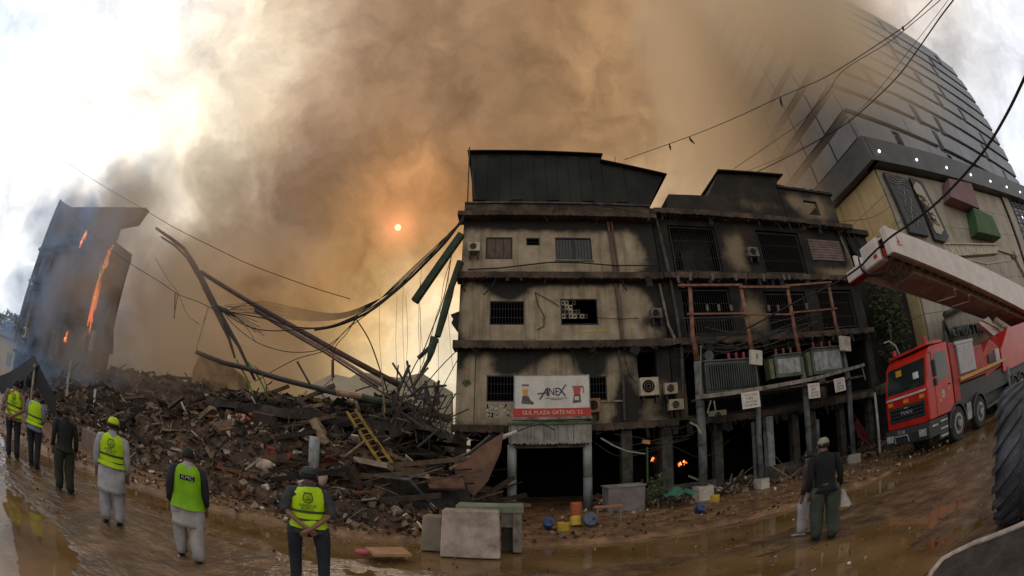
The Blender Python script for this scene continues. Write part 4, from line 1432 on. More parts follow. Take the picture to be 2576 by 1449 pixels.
def build_poles():
    spec = [
        ('first electric pole from the left, grey below and salmon above, on a white block', [(1734, 716), (1741, 844), (1753, 910), (1760, 1014), (1766, 1119), (1768, 1240)], (1768, 1240, 1264), 0.165, 0),
        ('second electric pole, leaning salmon top, meter box fixed at mid height', [(1861, 716), (1882, 834), (1893, 900), (1903, 980), (1908, 1100), (1914, 1180)], (1916, 1190, 1214), 0.12, 1),
        ('third electric pole, salmon top, thin grey shaft behind the man in the black jumper', [(1978, 716), (1998, 834), (2012, 900), (2024, 980), (2032, 1080), (2036, 1160)], (2036, 1168, 1186), 0.14, 1),
        ('fourth electric pole nearest the fire truck, salmon top, white block foot', [(2082, 712), (2100, 810), (2118, 880), (2132, 950), (2139, 1049), (2146, 1128)], (2146, 1126, 1144), 0.14, 1)]
    for (lab, pl, base, r, k) in spec:
        pts = [P(px, py, YP) for px, py in pl]
        pts[-1].z = 0.6
        t = thing('electric_pole', lab, 'utility pole', (pts[-1].x, YP, 0), group='salmon topped electric poles of the substation')
        MB().tube(pts[2:], [r * 0.85, r, r, r], 12).build('shaft', POLEG, t, smooth=True)
        MB().tube([pts[0], pts[1], pts[2].lerp(pts[1], 0.05)], [0.08, 0.09, 0.105], 10).build('steel_top', PINK, t, smooth=True)
        w = 0.62 if lab.startswith('first') else 0.40
        MB().box(pts[-1].x - w / 2, pts[-1].x + w / 2, YP - 0.3, YP + 0.3, 0.05, 0.66 if lab.startswith('first') else 0.52).jitter(0.03, 3, r).build('base_block', BASEW, t)
        for (zz) in (2.2, 3.6):
            MB().tube([(pts[-1].x, YP, zz), (pts[-1].x, YP, zz + 0.05)], r + 0.02, 10).build('band', STEEL, t)
    # crossbars
    fr = thing('pole_crossbars', 'salmon steel crossbars and insulators joining the tops of the four poles', 'crossbars', tuple(P(1860, 720, YP)))
    for a, c in (((1705, 718), (1866, 717)), ((1858, 722), (1985, 722)), ((1975, 719), (2090, 710))):
        MB().bar(P(*a, YP - 0.1), P(*c, YP - 0.1), 0.07, 0.09).build('crossbar', PINK, fr)
    for a, c in (((1728, 790), (1880, 788)), ((1872, 791), (1995, 791)), ((1985, 787), (2105, 776))):
        MB().bar(P(*a, YP - 0.1), P(*c, YP - 0.1), 0.05, 0.07).build('crossbar', PINK, fr)
    for (px, py) in ((1707, 712), (1737, 706), (1793, 706), (1852, 706), (1877, 704), (1922, 708), (1973, 705), (1986, 704), (2027, 703), (2084, 698),
                     (1780, 783), (1809, 783), (1840, 783), (1935, 783), (1958, 783), (2030, 778)):
        insulator(px, py, YP - 0.1, 0.30, None, fr)
    # platform with transformers
    pl = thing('transformer_platform', 'steel deck beam carried between the poles at mid height', 'platform', (11, YP, 4))
    MB().bar(P(1750, 1000, YP - 0.35), P(1925, 976, YP - 0.35), 0.12, 0.16).build('deck_beam', CONC, pl)
    MB().bar(P(1915, 977, YP - 0.35), P(2050, 952, YP - 0.35), 0.12, 0.16).build('deck_beam', CONC, pl)
    MB().bar(P(2045, 953, YP - 0.35), P(2172, 918, YP - 0.35), 0.12, 0.14).build('deck_beam', CONC, pl)
    for k in range(22):
        x = 6.9 + k * 0.41
        MB().box(x, x + 0.34, YP - 0.3, YP + 0.9, 3.92, 4.0).build('deck_plate', DCONC, pl)
    MB().tube([P(2165, 915, YP - 0.35), P(2176, 955, YP - 0.35)], 0.03, 5).build('rail', CONC, pl)
    MB().tube([P(1787, 1008, YP - 0.3), P(1778, 1040, YP - 0.3)], 0.03, 5).build('brace', CONC, pl)
    MB().tube([P(1795, 1008, YP - 0.3), P(1800, 1040, YP - 0.3)], 0.03, 5).build('brace', CONC, pl)
    MB().tube([P(1762, 870, YP - 0.3), P(1760, 1000, YP - 0.3)], 0.025, 5).build('conduit', CONC, pl)
    tg = mat('transformer_grey_green', (0.09, 0.105, 0.09), (0.045, 0.05, 0.042), scale=2, rough=0.5, bump=0.1, streak=0.3)
    for k, (x0, y0, x1, y1, lab, fins) in enumerate((
            (1774, 905, 1889, 980, 'wide finned transformer radiator with pink bushings between the first two poles', 22),
            (1948, 892, 2008, 946, 'square grey transformer tank on the deck between the second and third pole', 0),
            (2042, 874, 2108, 936, 'dark green transformer tank on the deck beside the fourth pole', 0))):
        a, c = P(x0, y1, YP), P(x1, y0, YP)
        zb = max(4.02, min(a.z, P(x1, y1, YP).z))
        t = thing('transformer', lab, 'transformer', (a.x, YP, zb), group='transformers on the deck')
        MB().box(a.x, c.x, YP - 0.15, YP + 0.7, zb, c.z).build('tank', tg, t, bevel=0.02)
        MB().box(a.x - 0.05, c.x + 0.05, YP - 0.2, YP + 0.75, c.z + 0.002, c.z + 0.06).build('lid', tg, t)
        if fins:
            for q in range(fins):
                x = a.x + 0.05 + (c.x - a.x - 0.1) * q / (fins - 1)
                MB().box(x - 0.012, x + 0.012, YP - 0.32, YP - 0.155, zb + 0.1, c.z - 0.12).build('fin', tg, t)
        else:
            MB().box(a.x - 0.28, a.x - 0.06, YP - 0.1, YP + 0.3, zb, c.z - 0.1).build('side_radiator', mat('olive_radiator', (0.13, 0.14, 0.07), (0.07, 0.08, 0.04), rough=0.6), t)
            MB().box(a.x + 0.12, c.x - 0.12, YP - 0.165, YP - 0.152, zb + 0.15, c.z - 0.15).build('front_plate', GREYP, t)
        bm_ = mat('bushing_pink', (0.42, 0.06, 0.08), (0.22, 0.05, 0.05), scale=6, rough=0.4, bump=0) if k == 0 else mat('bushing_rust', (0.30, 0.08, 0.05), (0.14, 0.05, 0.04), scale=6, rough=0.4, bump=0)
        for q in range(3):
            x = a.x + (c.x - a.x) * (0.55 + 0.16 * q if k == 0 else 0.2 + 0.28 * q)
            rings = [(Vector((x, YP + 0.1, c.z + 0.065 + u * 0.035)), 0.075 if u % 2 else 0.05, 0.075 if u % 2 else 0.05) for u in range(9)]
            MB().loft(rings, 8).build('bushing', bm_, t)
        if k == 0:
            MB().tube([(a.x + 0.25, YP - 0.12, c.z + 0.25), (a.x + 0.25, YP + 0.5, c.z + 0.25)], 0.2, 14).build('oil_drum', tg, t)
    # meter boxes, notices
    for (x0, y0, x1, y1, lab) in ((1888, 880, 1912, 921, 'pale meter box tilted on the second pole'), (2116, 845, 2133, 886, 'pale meter box on the fourth pole')):
        a, c = P(x0, y1, YP - 0.35), P(x1, y0, YP - 0.35)
        t = thing('meter_box', lab, 'meter box', tuple(a))
        MB().cbox((a + c) / 2, (abs(c.x - a.x) * 1.0, 0.16, abs(c.z - a.z) * 0.95), rot(0, 8, 0)).build('box', BASEW, t, bevel=0.01)
        MB().cbox((a + c) / 2 + Vector((0.02, -0.085, 0.05)), (0.1, 0.01, 0.22), rot(0, 8, 0)).build('hatch', GREYP, t)
    sg = mat('notice_white', (0.60, 0.56, 0.50), (0.48, 0.43, 0.38), scale=3, rough=0.5, bump=0)
    ik = mat('notice_ink', (0.05, 0.06, 0.055), rough=0.6, bump=0)
    rk = mat('notice_red', (0.45, 0.10, 0.08), rough=0.6, bump=0)
    for k, (px, py, w, h, lab) in enumerate(((1888, 1006, 0.84, 0.62, 'largest white warning notice hanging under the deck beam, left of three'),
                                             (2047, 983, 0.68, 0.62, 'middle white notice hanging under the deck beam'),
                                             (2112, 968, 0.72, 0.58, 'white notice hanging nearest the fourth pole'))):
        c = P(px, py, YP - 0.45)
        t = thing('warning_notice', lab, 'sign', tuple(c), group='notices under the deck')
        MB().cbox(c, (w, 0.03, h), rot(0, 4 * (k % 2) - 2, 0)).build('board', sg, t)
        y = c.y - 0.02
        text_part('lettering', 'CAUTION', 0.11, rk, t, (c.x, y, c.z + h * 0.32), (1, 0, 0), (0, 0, 1), 0.004, width=w * 0.7)
        text_part('lettering', '11KV', 0.16, ik, t, (c.x - w * 0.08, y, c.z + h * 0.1), (1, 0, 0), (0, 0, 1), 0.004, width=w * 0.4)
        text_part('lettering', 'SUB STATION', 0.12, mat('notice_green', (0.12, 0.22, 0.12), rough=0.6, bump=0), t, (c.x, y, c.z - h * 0.12), (1, 0, 0), (0, 0, 1), 0.004, width=w * 0.62)
        text_part('lettering', 'K-ELECTRIC', 0.10, ik, t, (c.x, y, c.z - h * 0.32), (1, 0, 0), (0, 0, 1), 0.004, width=w * 0.7)
    # thin posts
    for (pts, r, m, lab) in (
            ([(1893, 1062), (1900, 1212)], 0.09, POLEG, 'short thin grey post left of the second pole'),
            ([(2054, 1055), (2058, 1140)], 0.10, POLEG, 'grey post in front of the shop shutters behind the man in black'),
            ([(2199, 988), (2212, 1124)], 0.07, WHITEP, 'thin white post just left of the fire truck')):
        q = [P(*p, YP + 0.3) for p in pts]
        q[-1].z = min(q[-1].z, 0.1)
        o = MB().tube(q, r, 8).build('thin_post', m)
        tag(o, lab, 'post')
    # roller shutter ribs of the shops behind
    # curved lamp arm at first pole
    o = MB().tube([P(1735, 1063, 14.9), P(1752, 1072, 14.9), P(1762, 1090, 14.9)], 0.035, 6).build('lamp_arm', CREAM)
    tag(o, 'short curved pale arm bent off the first electric pole', 'pipe')
    # red cloth banner near truck
    m = MB()
    a, bq, c = P(2150, 1040, 15.5), P(2195, 1128, 15.5), P(2152, 1098, 15.5)
    m.grid(lambda u, v: a.lerp(bq, u) * (1 - v) + a.lerp(c, u) * v + Vector((0, 0.12 * math.sin(u * 9 + v * 3), 0)), 10, 4)
    tag(m.build('red_cloth', mat('dull_red_cloth', (0.20, 0.03, 0.03), (0.10, 0.02, 0.02), scale=4, rough=0.8)), 'dull red triangular cloth hanging between the fourth pole and the truck', 'cloth')


build_poles()

# ------------------------------------------------------------------ collapsed part: heap of rubble
def heap_h(x, y):
    toe = 10.6 if x > -13 else 10.6 + (-13 - x) * 0.12
    f = max(0.0, min(1.0, (y - toe) / 6.0))
    h = 3.55 * (f ** 0.95) * (3 - f) / 2.0 if f < 1 else 3.55
    h += max(0, y - 17) * 0.03
    # steps of pancaked floors
    h += 0.28 * math.sin(h * 4.2 + 0.7 * noise.noise(Vector((x * 0.3, y * 0.3, 1))))
    h += 0.55 * fbm(x, y, 0.45, 4, 7.0) * min(1, f * 3)
    # falls away beside the standing building and at the left end
    if x > -4.2:
        h *= max(0.12, 1 - (x + 4.2) / 3.4)
    if x < -27:
        h *= max(0.1, 1 - (-27 - x) / 9)
    return 0.1 + max(0.0, h)


RUB = mat('rubble_mixed', (0.9, 0.85, 0.8), (0.45, 0.4, 0.36), scale=5, rough=0.85, bump=0.35, island=[
    (0.0, (0.16, 0.10, 0.058)), (0.24, (0.065, 0.042, 0.028)), (0.42, (0.23, 0.17, 0.115)), (0.54, (0.025, 0.02, 0.017)),
    (0.65, (0.30, 0.25, 0.19)), (0.78, (0.18, 0.095, 0.05)), (0.88, (0.38, 0.31, 0.25)), (0.925, (0.72, 0.66, 0.58)), (0.968, (0.28, 0.07, 0.05)),
    (0.982, (0.10, 0.14, 0.19)), (0.99, (0.40, 0.28, 0.08))])
RUB_D = mat('rubble_dark', (0.9, 0.85, 0.8), (0.45, 0.4, 0.36), scale=5, rough=0.9, bump=0.35, island=[
    (0.0, (0.06, 0.042, 0.03)), (0.27, (0.018, 0.015, 0.013)), (0.58, (0.12, 0.088, 0.062)), (0.82, (0.04, 0.03, 0.024)), (0.93, (0.26, 0.19, 0.14)), (0.975, (0.5, 0.45, 0.4))])
SOILM = mat('rubble_soil', (0.12, 0.07, 0.04), (0.025, 0.018, 0.013), scale=1.2, rough=0.85, bump=0.8, c3=(0.05, 0.03, 0.018))


def chunk(mb, c, s, rnd, flat=1.0):
    M = rot(rnd.uniform(-60, 60), rnd.uniform(-60, 60), rnd.uniform(0, 180))
    i = len(mb.v)
    pts = []
    for sx, sy, sz in ((-1, -1, -1), (1, -1, -1), (1, 1, -1), (-1, 1, -1), (-1, -1, 1), (1, -1, 1), (1, 1, 1), (-1, 1, 1)):
        pts.append(Vector(c) + M @ Vector((sx * s * rnd.uniform(0.45, 1), sy * s * rnd.uniform(0.35, 0.9), sz * s * flat * rnd.uniform(0.3, 0.8))))
    mb.v += pts
    for q in ((0, 3, 2, 1), (4, 5, 6, 7), (0, 1, 5, 4), (1, 2, 6, 5), (2, 3, 7, 6), (3, 0, 4, 7)):
        mb.f.append([i + k for k in q])


def build_heap():
    kind(MB().grid(lambda u, v: (-37 + 36.5 * u, 10.5 + 17 * v, heap_h(-37 + 36.5 * u, 10.5 + 17 * v) - 0.05), 300, 110).build('rubble_mound', SOILM), 'structure')
    rnd = random.Random(99)
    mb, md = MB(), MB()
    for k in range(13000):
        y = 10.3 + 8.2 * rnd.random() ** 1.25
        x = -33 + 32.6 * rnd.random() ** 0.72
        z = heap_h(x, y)
        s = 0.025 + 0.14 * rnd.random() ** 4.0
        if y > 14.5:
            s *= 1.4
        dark = noise.noise(Vector((x * 0.35, y * 0.5, 3))) + (y - 13.2) * 0.22 > rnd.uniform(-0.3, 0.3)
        chunk(md if dark else mb, (x, y, z + s * 0.25), s, rnd, rnd.choice((1, 1, 0.25, 0.5)))
    # splinters, rods and rags
    for k in range(1700):
        y = 10.3 + 7.6 * rnd.random()
        x = -32 + 31.5 * rnd.random() ** 0.75
        z = heap_h(x, y) + 0.04
        a = rnd.uniform(0, math.pi)
        el = rnd.uniform(-0.2, 0.9) * (1 if rnd.random() < 0.5 else 0.2)
        ln = rnd.uniform(0.15, 0.9)
        d = Vector((math.cos(a) * math.cos(el), math.sin(a) * math.cos(el), math.sin(el))) * ln
        w = rnd.choice((0.012, 0.02, 0.035, 0.06))
        (md if rnd.random() < 0.6 else mb).bar((x, y, z), Vector((x, y, z)) + d, w, w * rnd.choice((0.4, 1)))
    # broken sheets and boards, beams and twisted bars
    for k in range(900):
        y = 10.6 + 7.4 * rnd.random()
        x = -32 + 31.5 * rnd.random() ** 0.75
        z = heap_h(x, y) + 0.03
        w = rnd.uniform(0.15, 0.7) * (1.3 if y > 13 else 0.8)
        q = md if rnd.random() < (0.45 if y < 12.5 else 0.78) else mb
        q.cbox((x, y, z + 0.05), (w, w * rnd.uniform(0.25, 0.9), rnd.choice((0.015, 0.03, 0.06))), rot(rnd.gauss(20, 28), rnd.gauss(0, 25), rnd.uniform(0, 180)))
    for k in range(420):
        y = 11.0 + 7.0 * rnd.random()
        x = -31 + 30 * rnd.random() ** 0.8
        z = heap_h(x, y) + 0.12
        a = rnd.gauss(0, 0.5) if rnd.random() < 0.6 else rnd.uniform(0, math.pi)
        el = rnd.gauss(0, 0.22)
        ln = rnd.uniform(0.7, 2.6)
        d = Vector((math.cos(a) * math.cos(el), math.sin(a) * math.cos(el) * 0.5, math.sin(el))) * ln
        w = rnd.choice((0.03, 0.05, 0.09, 0.14))
        (md if rnd.random() < 0.72 else mb).bar((x, y, z), Vector((x, y, z)) + d, w, w)
    for k in range(46):
        y = 12.2 + 5.0 * rnd.random()
        x = -30 + 28 * rnd.random() ** 0.8
        s = rnd.uniform(0.4, 1.0)
        (mb if k % 3 == 0 else md).cbox((x, y, heap_h(x, y) + 0.1), (s * 1.5, s, 0.16), rot(rnd.gauss(25, 22), rnd.gauss(0, 20), rnd.uniform(0, 180)))
    for k in range(60):
        y = 11.5 + 5.5 * rnd.random()
        x = -30 + 28.5 * rnd.random() ** 0.8
        p0 = Vector((x, y, heap_h(x, y)))
        pts = [p0]
        dv = Vector((rnd.gauss(0, 1), rnd.gauss(0, 0.5), rnd.uniform(0, 1))).normalized()
        for u in range(5):
            dv = (dv + Vector((rnd.gauss(0, .5), rnd.gauss(0, .4), rnd.gauss(-0.12, .4)))).normalized()
            pts.append(pts[-1] + dv * rnd.uniform(0.2, 0.45))
        md.tube(pts, rnd.choice((0.01, 0.018, 0.03)), 4)
    kind(mb.build('rubble', RUB), 'stuff')['label'] = 'mixed rubble, rags and broken goods spilling to the pavement'
    kind(md.build('dark_rubble', RUB_D), 'stuff')['label'] = 'charred rubble higher up the heap'
    # litter over pavement and road
    li = MB()
    for k in range(5200):
        x = rnd.uniform(-24, 20)
        ky = kerb_y(max(x, -14))
        y = ky + 0.15 + (16.6 - ky) * rnd.random() ** 1.3
        if x < -1:
            y = ky + 0.1 + 2.2 * rnd.random()
        s = 0.012 + 0.06 * rnd.random() ** 3.5
        chunk(li, (x, y, 0.13 + s * 0.3), s, rnd, rnd.choice((0.3, 0.7, 1)))
    for k in range(1400):
        x, y = rnd.uniform(-16, 16), rnd.uniform(3.2, 9.5)
        s = 0.008 + 0.03 * rnd.random() ** 3
        chunk(li, (x, y, 0.025), s, rnd, 0.5)
    # wreckage swept under the dark shops
    for k in range(2600):
        x = rnd.uniform(3.0, 20)
        y = 15.0 + 2.6 * rnd.random() ** 0.7
        s = 0.03 + 0.16 * rnd.random() ** 3
        hh = 0.35 * max(0, fbm(x, 0, 0.7, 3, 8.0) + 0.25) * (y - 14.8)
        chunk(li, (x, y, 0.14 + hh * rnd.random()), s, rnd, rnd.choice((0.25, 0.6, 1)))
    for k in range(160):
        x, y = rnd.uniform(3.2, 19.5), rnd.uniform(14.9, 17.2)
        a = rnd.uniform(0, math.pi)
        ln = rnd.uniform(0.4, 1.8)
        li.bar((x, y, 0.2), (x + math.cos(a) * ln, y + 0.3 * math.sin(a), 0.2 + ln * rnd.random() * 0.6), rnd.choice((0.02, 0.04, 0.07)))
    kind(li.build('litter', RUB), 'stuff')['label'] = 'small stones and litter scattered in the mud'


build_heap()

GREENB = mat('mossy_green_steel', (0.035, 0.06, 0.03), (0.015, 0.018, 0.012), scale=3, rough=0.7, bump=0.3)
BROWNP = mat('brown_girder', (0.11, 0.06, 0.045), (0.04, 0.025, 0.02), scale=3, rough=0.65, bump=0.3)
GRASSG = mat('bright_green_strand', (0.10, 0.28, 0.04), (0.06, 0.16, 0.03), scale=3, rough=0.6, bump=0)


def pipe(name, label, cat, pts, r, m, Y, group=None, n=8, square=False):
    q = [P(*p, Y if not isinstance(Y, (list, tuple)) else Y[i]) for i, p in enumerate(pts)]
    mb = MB()
    if square:
        for a, b_ in zip(q[:-1], q[1:]):
            mb.bar(a, b_, r * 2, r * 2)
    else:
        mb.tube(q, r, n)
    o = mb.build(name, m)
    tag(o, label, cat, group)
    return o


# long girders that fell from the left end to the heap beside the standing building
t = thing('fallen_girder', 'long paired brown girder sloping from upper left down to the heap', 'girder', tuple(P(1003, 966, 16)))
MB().tube([P(505, 684, 17), P(780, 846, 16.6), P(1003, 968, 16)], 0.12, 8).build('chord', BROWNP, t, smooth=True)
MB().tube([P(640, 776, 16.8), P(820, 880, 16.4), P(960, 970, 16)], 0.07, 8).build('chord', mat('pinkish_pipe', (0.30, 0.20, 0.18), (0.14, 0.08, 0.07), scale=4, rough=0.5), t, smooth=True)
MB().tube([P(640, 783, 16.8), P(820, 889, 16.4), P(950, 974, 16)], 0.045, 8).build('chord', BROWNP, t, smooth=True)
t = thing('bent_mast', 'bent dark double mast curving down from the smoke at the left', 'mast', tuple(P(632, 980, 16)))
MB().tube([P(392, 574, 17), P(430, 600, 17), P(462, 625, 17), P(485, 660, 16.8), P(510, 706, 16.6), P(532, 752, 16.5), P(556, 798, 16.4), P(600, 871, 16.2), P(640, 955, 16)], [0.09, 0.11, 0.12, 0.13, 0.14, 0.16, 0.16, 0.09, 0.06], 8).build('upright', STEEL, t, smooth=True)
MB().tube([P(405, 596, 16.9), P(440, 618, 16.9), P(470, 648, 16.8), P(500, 700, 16.6), P(545, 790, 16.3), P(575, 850, 16.2), P(590, 900, 16)], [0.06, 0.07, 0.08, 0.08, 0.1, 0.09, 0.05], 8).build('upright', BROWNP, t, smooth=True)
MB().tube([P(543, 770, 16.4), P(566, 782, 16.4), P(590, 795, 16.4)], [0.1, 0.14, 0.05], 7).build('torn_joint', GREENB, t)
pipe('dark_fallen_pole', 'dark sagging pole with pale end lying across the heap, left of centre', 'pole',
     [(492, 885), (560, 912), (614, 925), (700, 952), (796, 976), (850, 990)], 0.11, STEEL, 15.6)
pipe('fallen_pole_tip', 'orange brown broken pipe end beyond the dark sagging pole', 'pipe', [(848, 988), (912, 997)], 0.13, mat('orange_brown_pipe', (0.34, 0.20, 0.11), (0.18, 0.10, 0.06), scale=3, rough=0.6), 15.5)
pipe('green_fallen_pipe', 'green pipe lying on the heap with its end against the standing building', 'pipe', [(912, 1000), (1025, 1025), (1080, 1040), (1133, 1056)], 0.14, GREENB, 15.4)
pipe('hanging_beam', 'thick dark green beam hanging from the building corner and cut off square', 'beam', [(1160, 590), (1042, 759)], 0.14, GREENB, 16.4, square=True)
t = thing('hanging_column', 'broken mossy column hanging down beside the standing building', 'column', tuple(P(1040, 970, 15.8)))
MB().tube([P(1157, 660, 16.5), P(1135, 720, 16.4), P(1128, 745, 16.4), P(1112, 800, 16.2), P(1099, 846, 16.1)], [0.17, 0.15, 0.17, 0.16, 0.12], 7).jitter(0.05, 3).build('upper_piece', GREENB, t)
MB().tube([P(1092, 850, 16.1), P(1083, 885, 16), P(1077, 912, 16)], [0.16, 0.14, 0.07], 7).jitter(0.06, 3).build('lower_piece', GREENB, t)
MB().tube([P(1100, 856, 16.1), P(1051, 901, 16)], 0.09, 6).build('branch_piece', GREENB, t)
MB().tube([P(1077, 905, 16), P(1040, 972, 15.8)], [0.08, 0.05], 6).build('branch_piece', STEEL, t)
for k, (pts, r, m, lb) in enumerate((
        ([(1029, 918), (1010, 962), (985, 1022)], 0.06, STEEL, 'dark rod standing up out of the tangle left of the standing building'),
        ([(959, 944), (963, 990), (968, 1039)], 0.035, TIMBER, 'thin pale rod upright beneath the end of the long girder'),
        ([(522, 774), (506, 832), (489, 888)], 0.05, CREAM, 'thin pale broken rod hanging beside the bent mast'),
        ([(239, 979), (235, 1035), (231, 1091)], 0.07, WHITEP, 'pale upright post standing behind the low brown barrier'),
        ([(179, 908), (170, 960), (167, 1003)], 0.09, CREAM, 'pale broken trunk like post in front of the burning block'),
        ([(450, 999), (474, 1055), (503, 1120)], 0.045, CREAM, 'long pale rod leaning on the heap above the man in grey and the KMC vest'),
        ([(1233, 1097), (1180, 1140), (1100, 1172), (1005, 1206)], 0.05, STEEL, 'long dark pole leaning from the gateway corner down to the heap'),
        ([(800, 1199), (924, 1161)], 0.045, CREAM, 'pale straight rod lying above the man with the dark cap'),
        ([(812, 1190), (916, 1110)], 0.04, TIMBER, 'brown rod rising to the right above the pale straight rod'),
        ([(1130, 1180), (1180, 1148)], 0.05, TIMBER, 'short pale batten under the long dark pole'),
        ([(836, 905), (836, 948)], 0.06, RUST, 'short rusty upright stub hanging under the long girder'),
        ([(1096, 1160), (1130, 1045)], 0.02, GREENB, 'thin green wire rod rising to the building corner'),
        ([(747, 910), (778, 965)], 0.045, STEEL, 'short dark rod leaning in the smoke behind the heap'),
        ([(330, 1075), (368, 1052)], 0.05, TIMBER, 'grey branch behind the cap of the man in grey'),
        ([(440, 735), (438, 800)], 0.03, STEEL, 'short dark hanging rod at the knot of the left wires'))):
    pipe('loose_rod', lb, 'rod', pts, r, m, 15.0 if k in (0, 1, 2, 10, 11, 12, 14) else (12.6 if k in (6, 7, 8, 9) else 13.2), 'loose rods in the wreck')
for k, (a, b_) in enumerate((((594, 905), (638, 998)), ((625, 912), (672, 995)))):
    pipe('green_strand', ('left', 'right')[k] + ' bright green strap hanging below the bent mast', 'strap', [a, ((a[0] + b_[0]) / 2 + 4, (a[1] + b_[1]) / 2), b_], 0.045, GRASSG, 15.9, 'green straps')

# fallen floor slabs stacked in the heap
rnd_s = random.Random(3)
SLABM = mat('fallen_slab', (0.075, 0.06, 0.05), (0.02, 0.017, 0.014), scale=1.2, rough=0.9, bump=0.7, c3=(0.04, 0.032, 0.027))
for k, (pts, Y, th, lb) in enumerate((
        ([(255, 945), (430, 985), (640, 1010), (760, 1030)], 16.5, 0.30, 'uppermost dark fallen slab along the top left of the heap'),
        ([(520, 1005), (700, 1035), (900, 1062), (1080, 1092)], 15.2, 0.34, 'long dark fallen slab edge across the middle of the heap'),
        ([(330, 1035), (560, 1075), (790, 1105), (985, 1128)], 14.4, 0.32, 'lower long fallen slab edge below the coloured rags'),
        ([(430, 1110), (640, 1150), (860, 1165)], 13.3, 0.26, 'lowest fallen slab edge just above the loose rubble'),
        ([(980, 1090), (1060, 1075), (1140, 1100)], 14.6, 0.22, 'broken slab edge tucked beside the standing building'))):
    mb = MB()
    q = [P(*p, Y - 0.7) for p in pts]
    n = 14
    pp_ = []
    for u in range(n + 1):
        f = u / n * (len(q) - 1)
        i = min(int(f), len(q) - 2)
        pp_.append(q[i].lerp(q[i + 1], f - i))
    for a, b_ in zip(pp_[:-1], pp_[1:]):
        mb.bar(a + Vector((0, 1.1, 0)), b_ + Vector((0, 1.1, 0)), 2.4, th * rnd_s.uniform(0.7, 1.25))
    mb.jitter(0.14, 0.9, k)
    mb.jitter(0.05, 3.5, k)
    tag(mb.build('fallen_slab', SLABM), lb, 'slab', 'fallen floor slabs')

# tangle of bars, pipes and laths between the girder's end and the building
rnd = random.Random(41)
for nm_, m_, cnt, lb_ in (('tangled_bars', STEEL, 70, 'dark tangle of bent bars beside the standing building'), ('tangled_laths', mat('dim_lath', (0.12, 0.08, 0.05), (0.05, 0.035, 0.025), scale=5, rough=0.8), 34, 'brown laths and splinters caught in the tangle')):
    mb = MB()
    for k in range(cnt):
        px, py = rnd.gauss(1035, 42), rnd.gauss(1062, 34)
        a = P(px, min(1180, py), rnd.uniform(13.6, 15.6))
        an = rnd.gauss(0.9, 1.0)
        ln = rnd.uniform(0.3, 1.5)
        b_ = a + Vector((math.cos(an), rnd.gauss(0, 0.3), math.sin(an))) * ln
        if rnd.random() < 0.4:
            mb.tube([a, a.lerp(b_, 0.5) + Vector((rnd.gauss(0, 0.15), 0, rnd.gauss(0, 0.15))), b_], rnd.choice((0.015, 0.025, 0.04)), 5)
        else:
            mb.bar(a, b_, rnd.choice((0.02, 0.04, 0.07)))
    kind(mb.build(nm_, m_), 'stuff')['label'] = lb_

# named wreckage
o = MB()
q = [P(1265, 1087, 14.6), P(1142, 1164, 14.2), P(1145, 1203, 14.0), P(1191, 1249, 13.8), P(1226, 1210, 13.9), P(1258, 1136, 14.4)]
o.face(q)
o.face([p + Vector((0.01, 0.05, 0)) for p in q][::-1])
for k in range(6):
    o.face([q[k], q[(k + 1) % 6], q[(k + 1) % 6] + Vector((0.01, 0.05, 0)), q[k] + Vector((0.01, 0.05, 0))])
tag(o.build('rusty_sheet', mat('rust_sheet', (0.17, 0.085, 0.05), (0.085, 0.045, 0.03), scale=1.8, rough=0.8, bump=0.4)), 'large rusty torn sheet hanging left of the gateway', 'metal sheet')
t = thing('yellow_ladder', 'yellow steel ladder lying steeply down the heap', 'ladder', tuple(P(997, 1185, 12.6)))
YELS = mat('yellow_steel', (0.36, 0.22, 0.03), (0.18, 0.10, 0.03), scale=4, rough=0.6, bump=0.2)
la, lb_, lc, ld = P(872, 1036, 13.6), P(975, 1192, 12.4), P(893, 1030, 13.7), P(1000, 1184, 12.5)
MB().bar(la, lb_, 0.07).build('rail', YELS, t)
MB().bar(lc, ld, 0.07).build('rail', YELS, t)
for k in range(11):
    f = (k + 0.5) / 11
    a, b_ = la.lerp(lb_, f), lc.lerp(ld, f)
    MB().bar(a, b_, 0.035).build('rung', YELS, t)
t = thing('broken_column', 'round grey column stump standing behind the man with the dark cap', 'column', tuple(P(788, 1190, 12.2)))
MB().tube([P(788, 1195, 12.2) - Vector((0, 0, 0.3)), P(789, 1140, 12.2), P(791, 1098, 12.2)], 0.17, 12).build('shaft', GREYP, t, smooth=True)
pipe('charred_timber', 'thick brown timber leaning over the round column stump', 'timber', [(788, 1055), (822, 1118)], 0.13, TIMBER, 12.9, square=True)
mb = MB()
mb.bar(P(488, 1068, 13.2), P(536, 1026, 13.4), 0.55, 0.16)
tag(mb.build('brown_door_panel', TIMBER), 'brown timber panel tilted on the heap', 'timber panel')
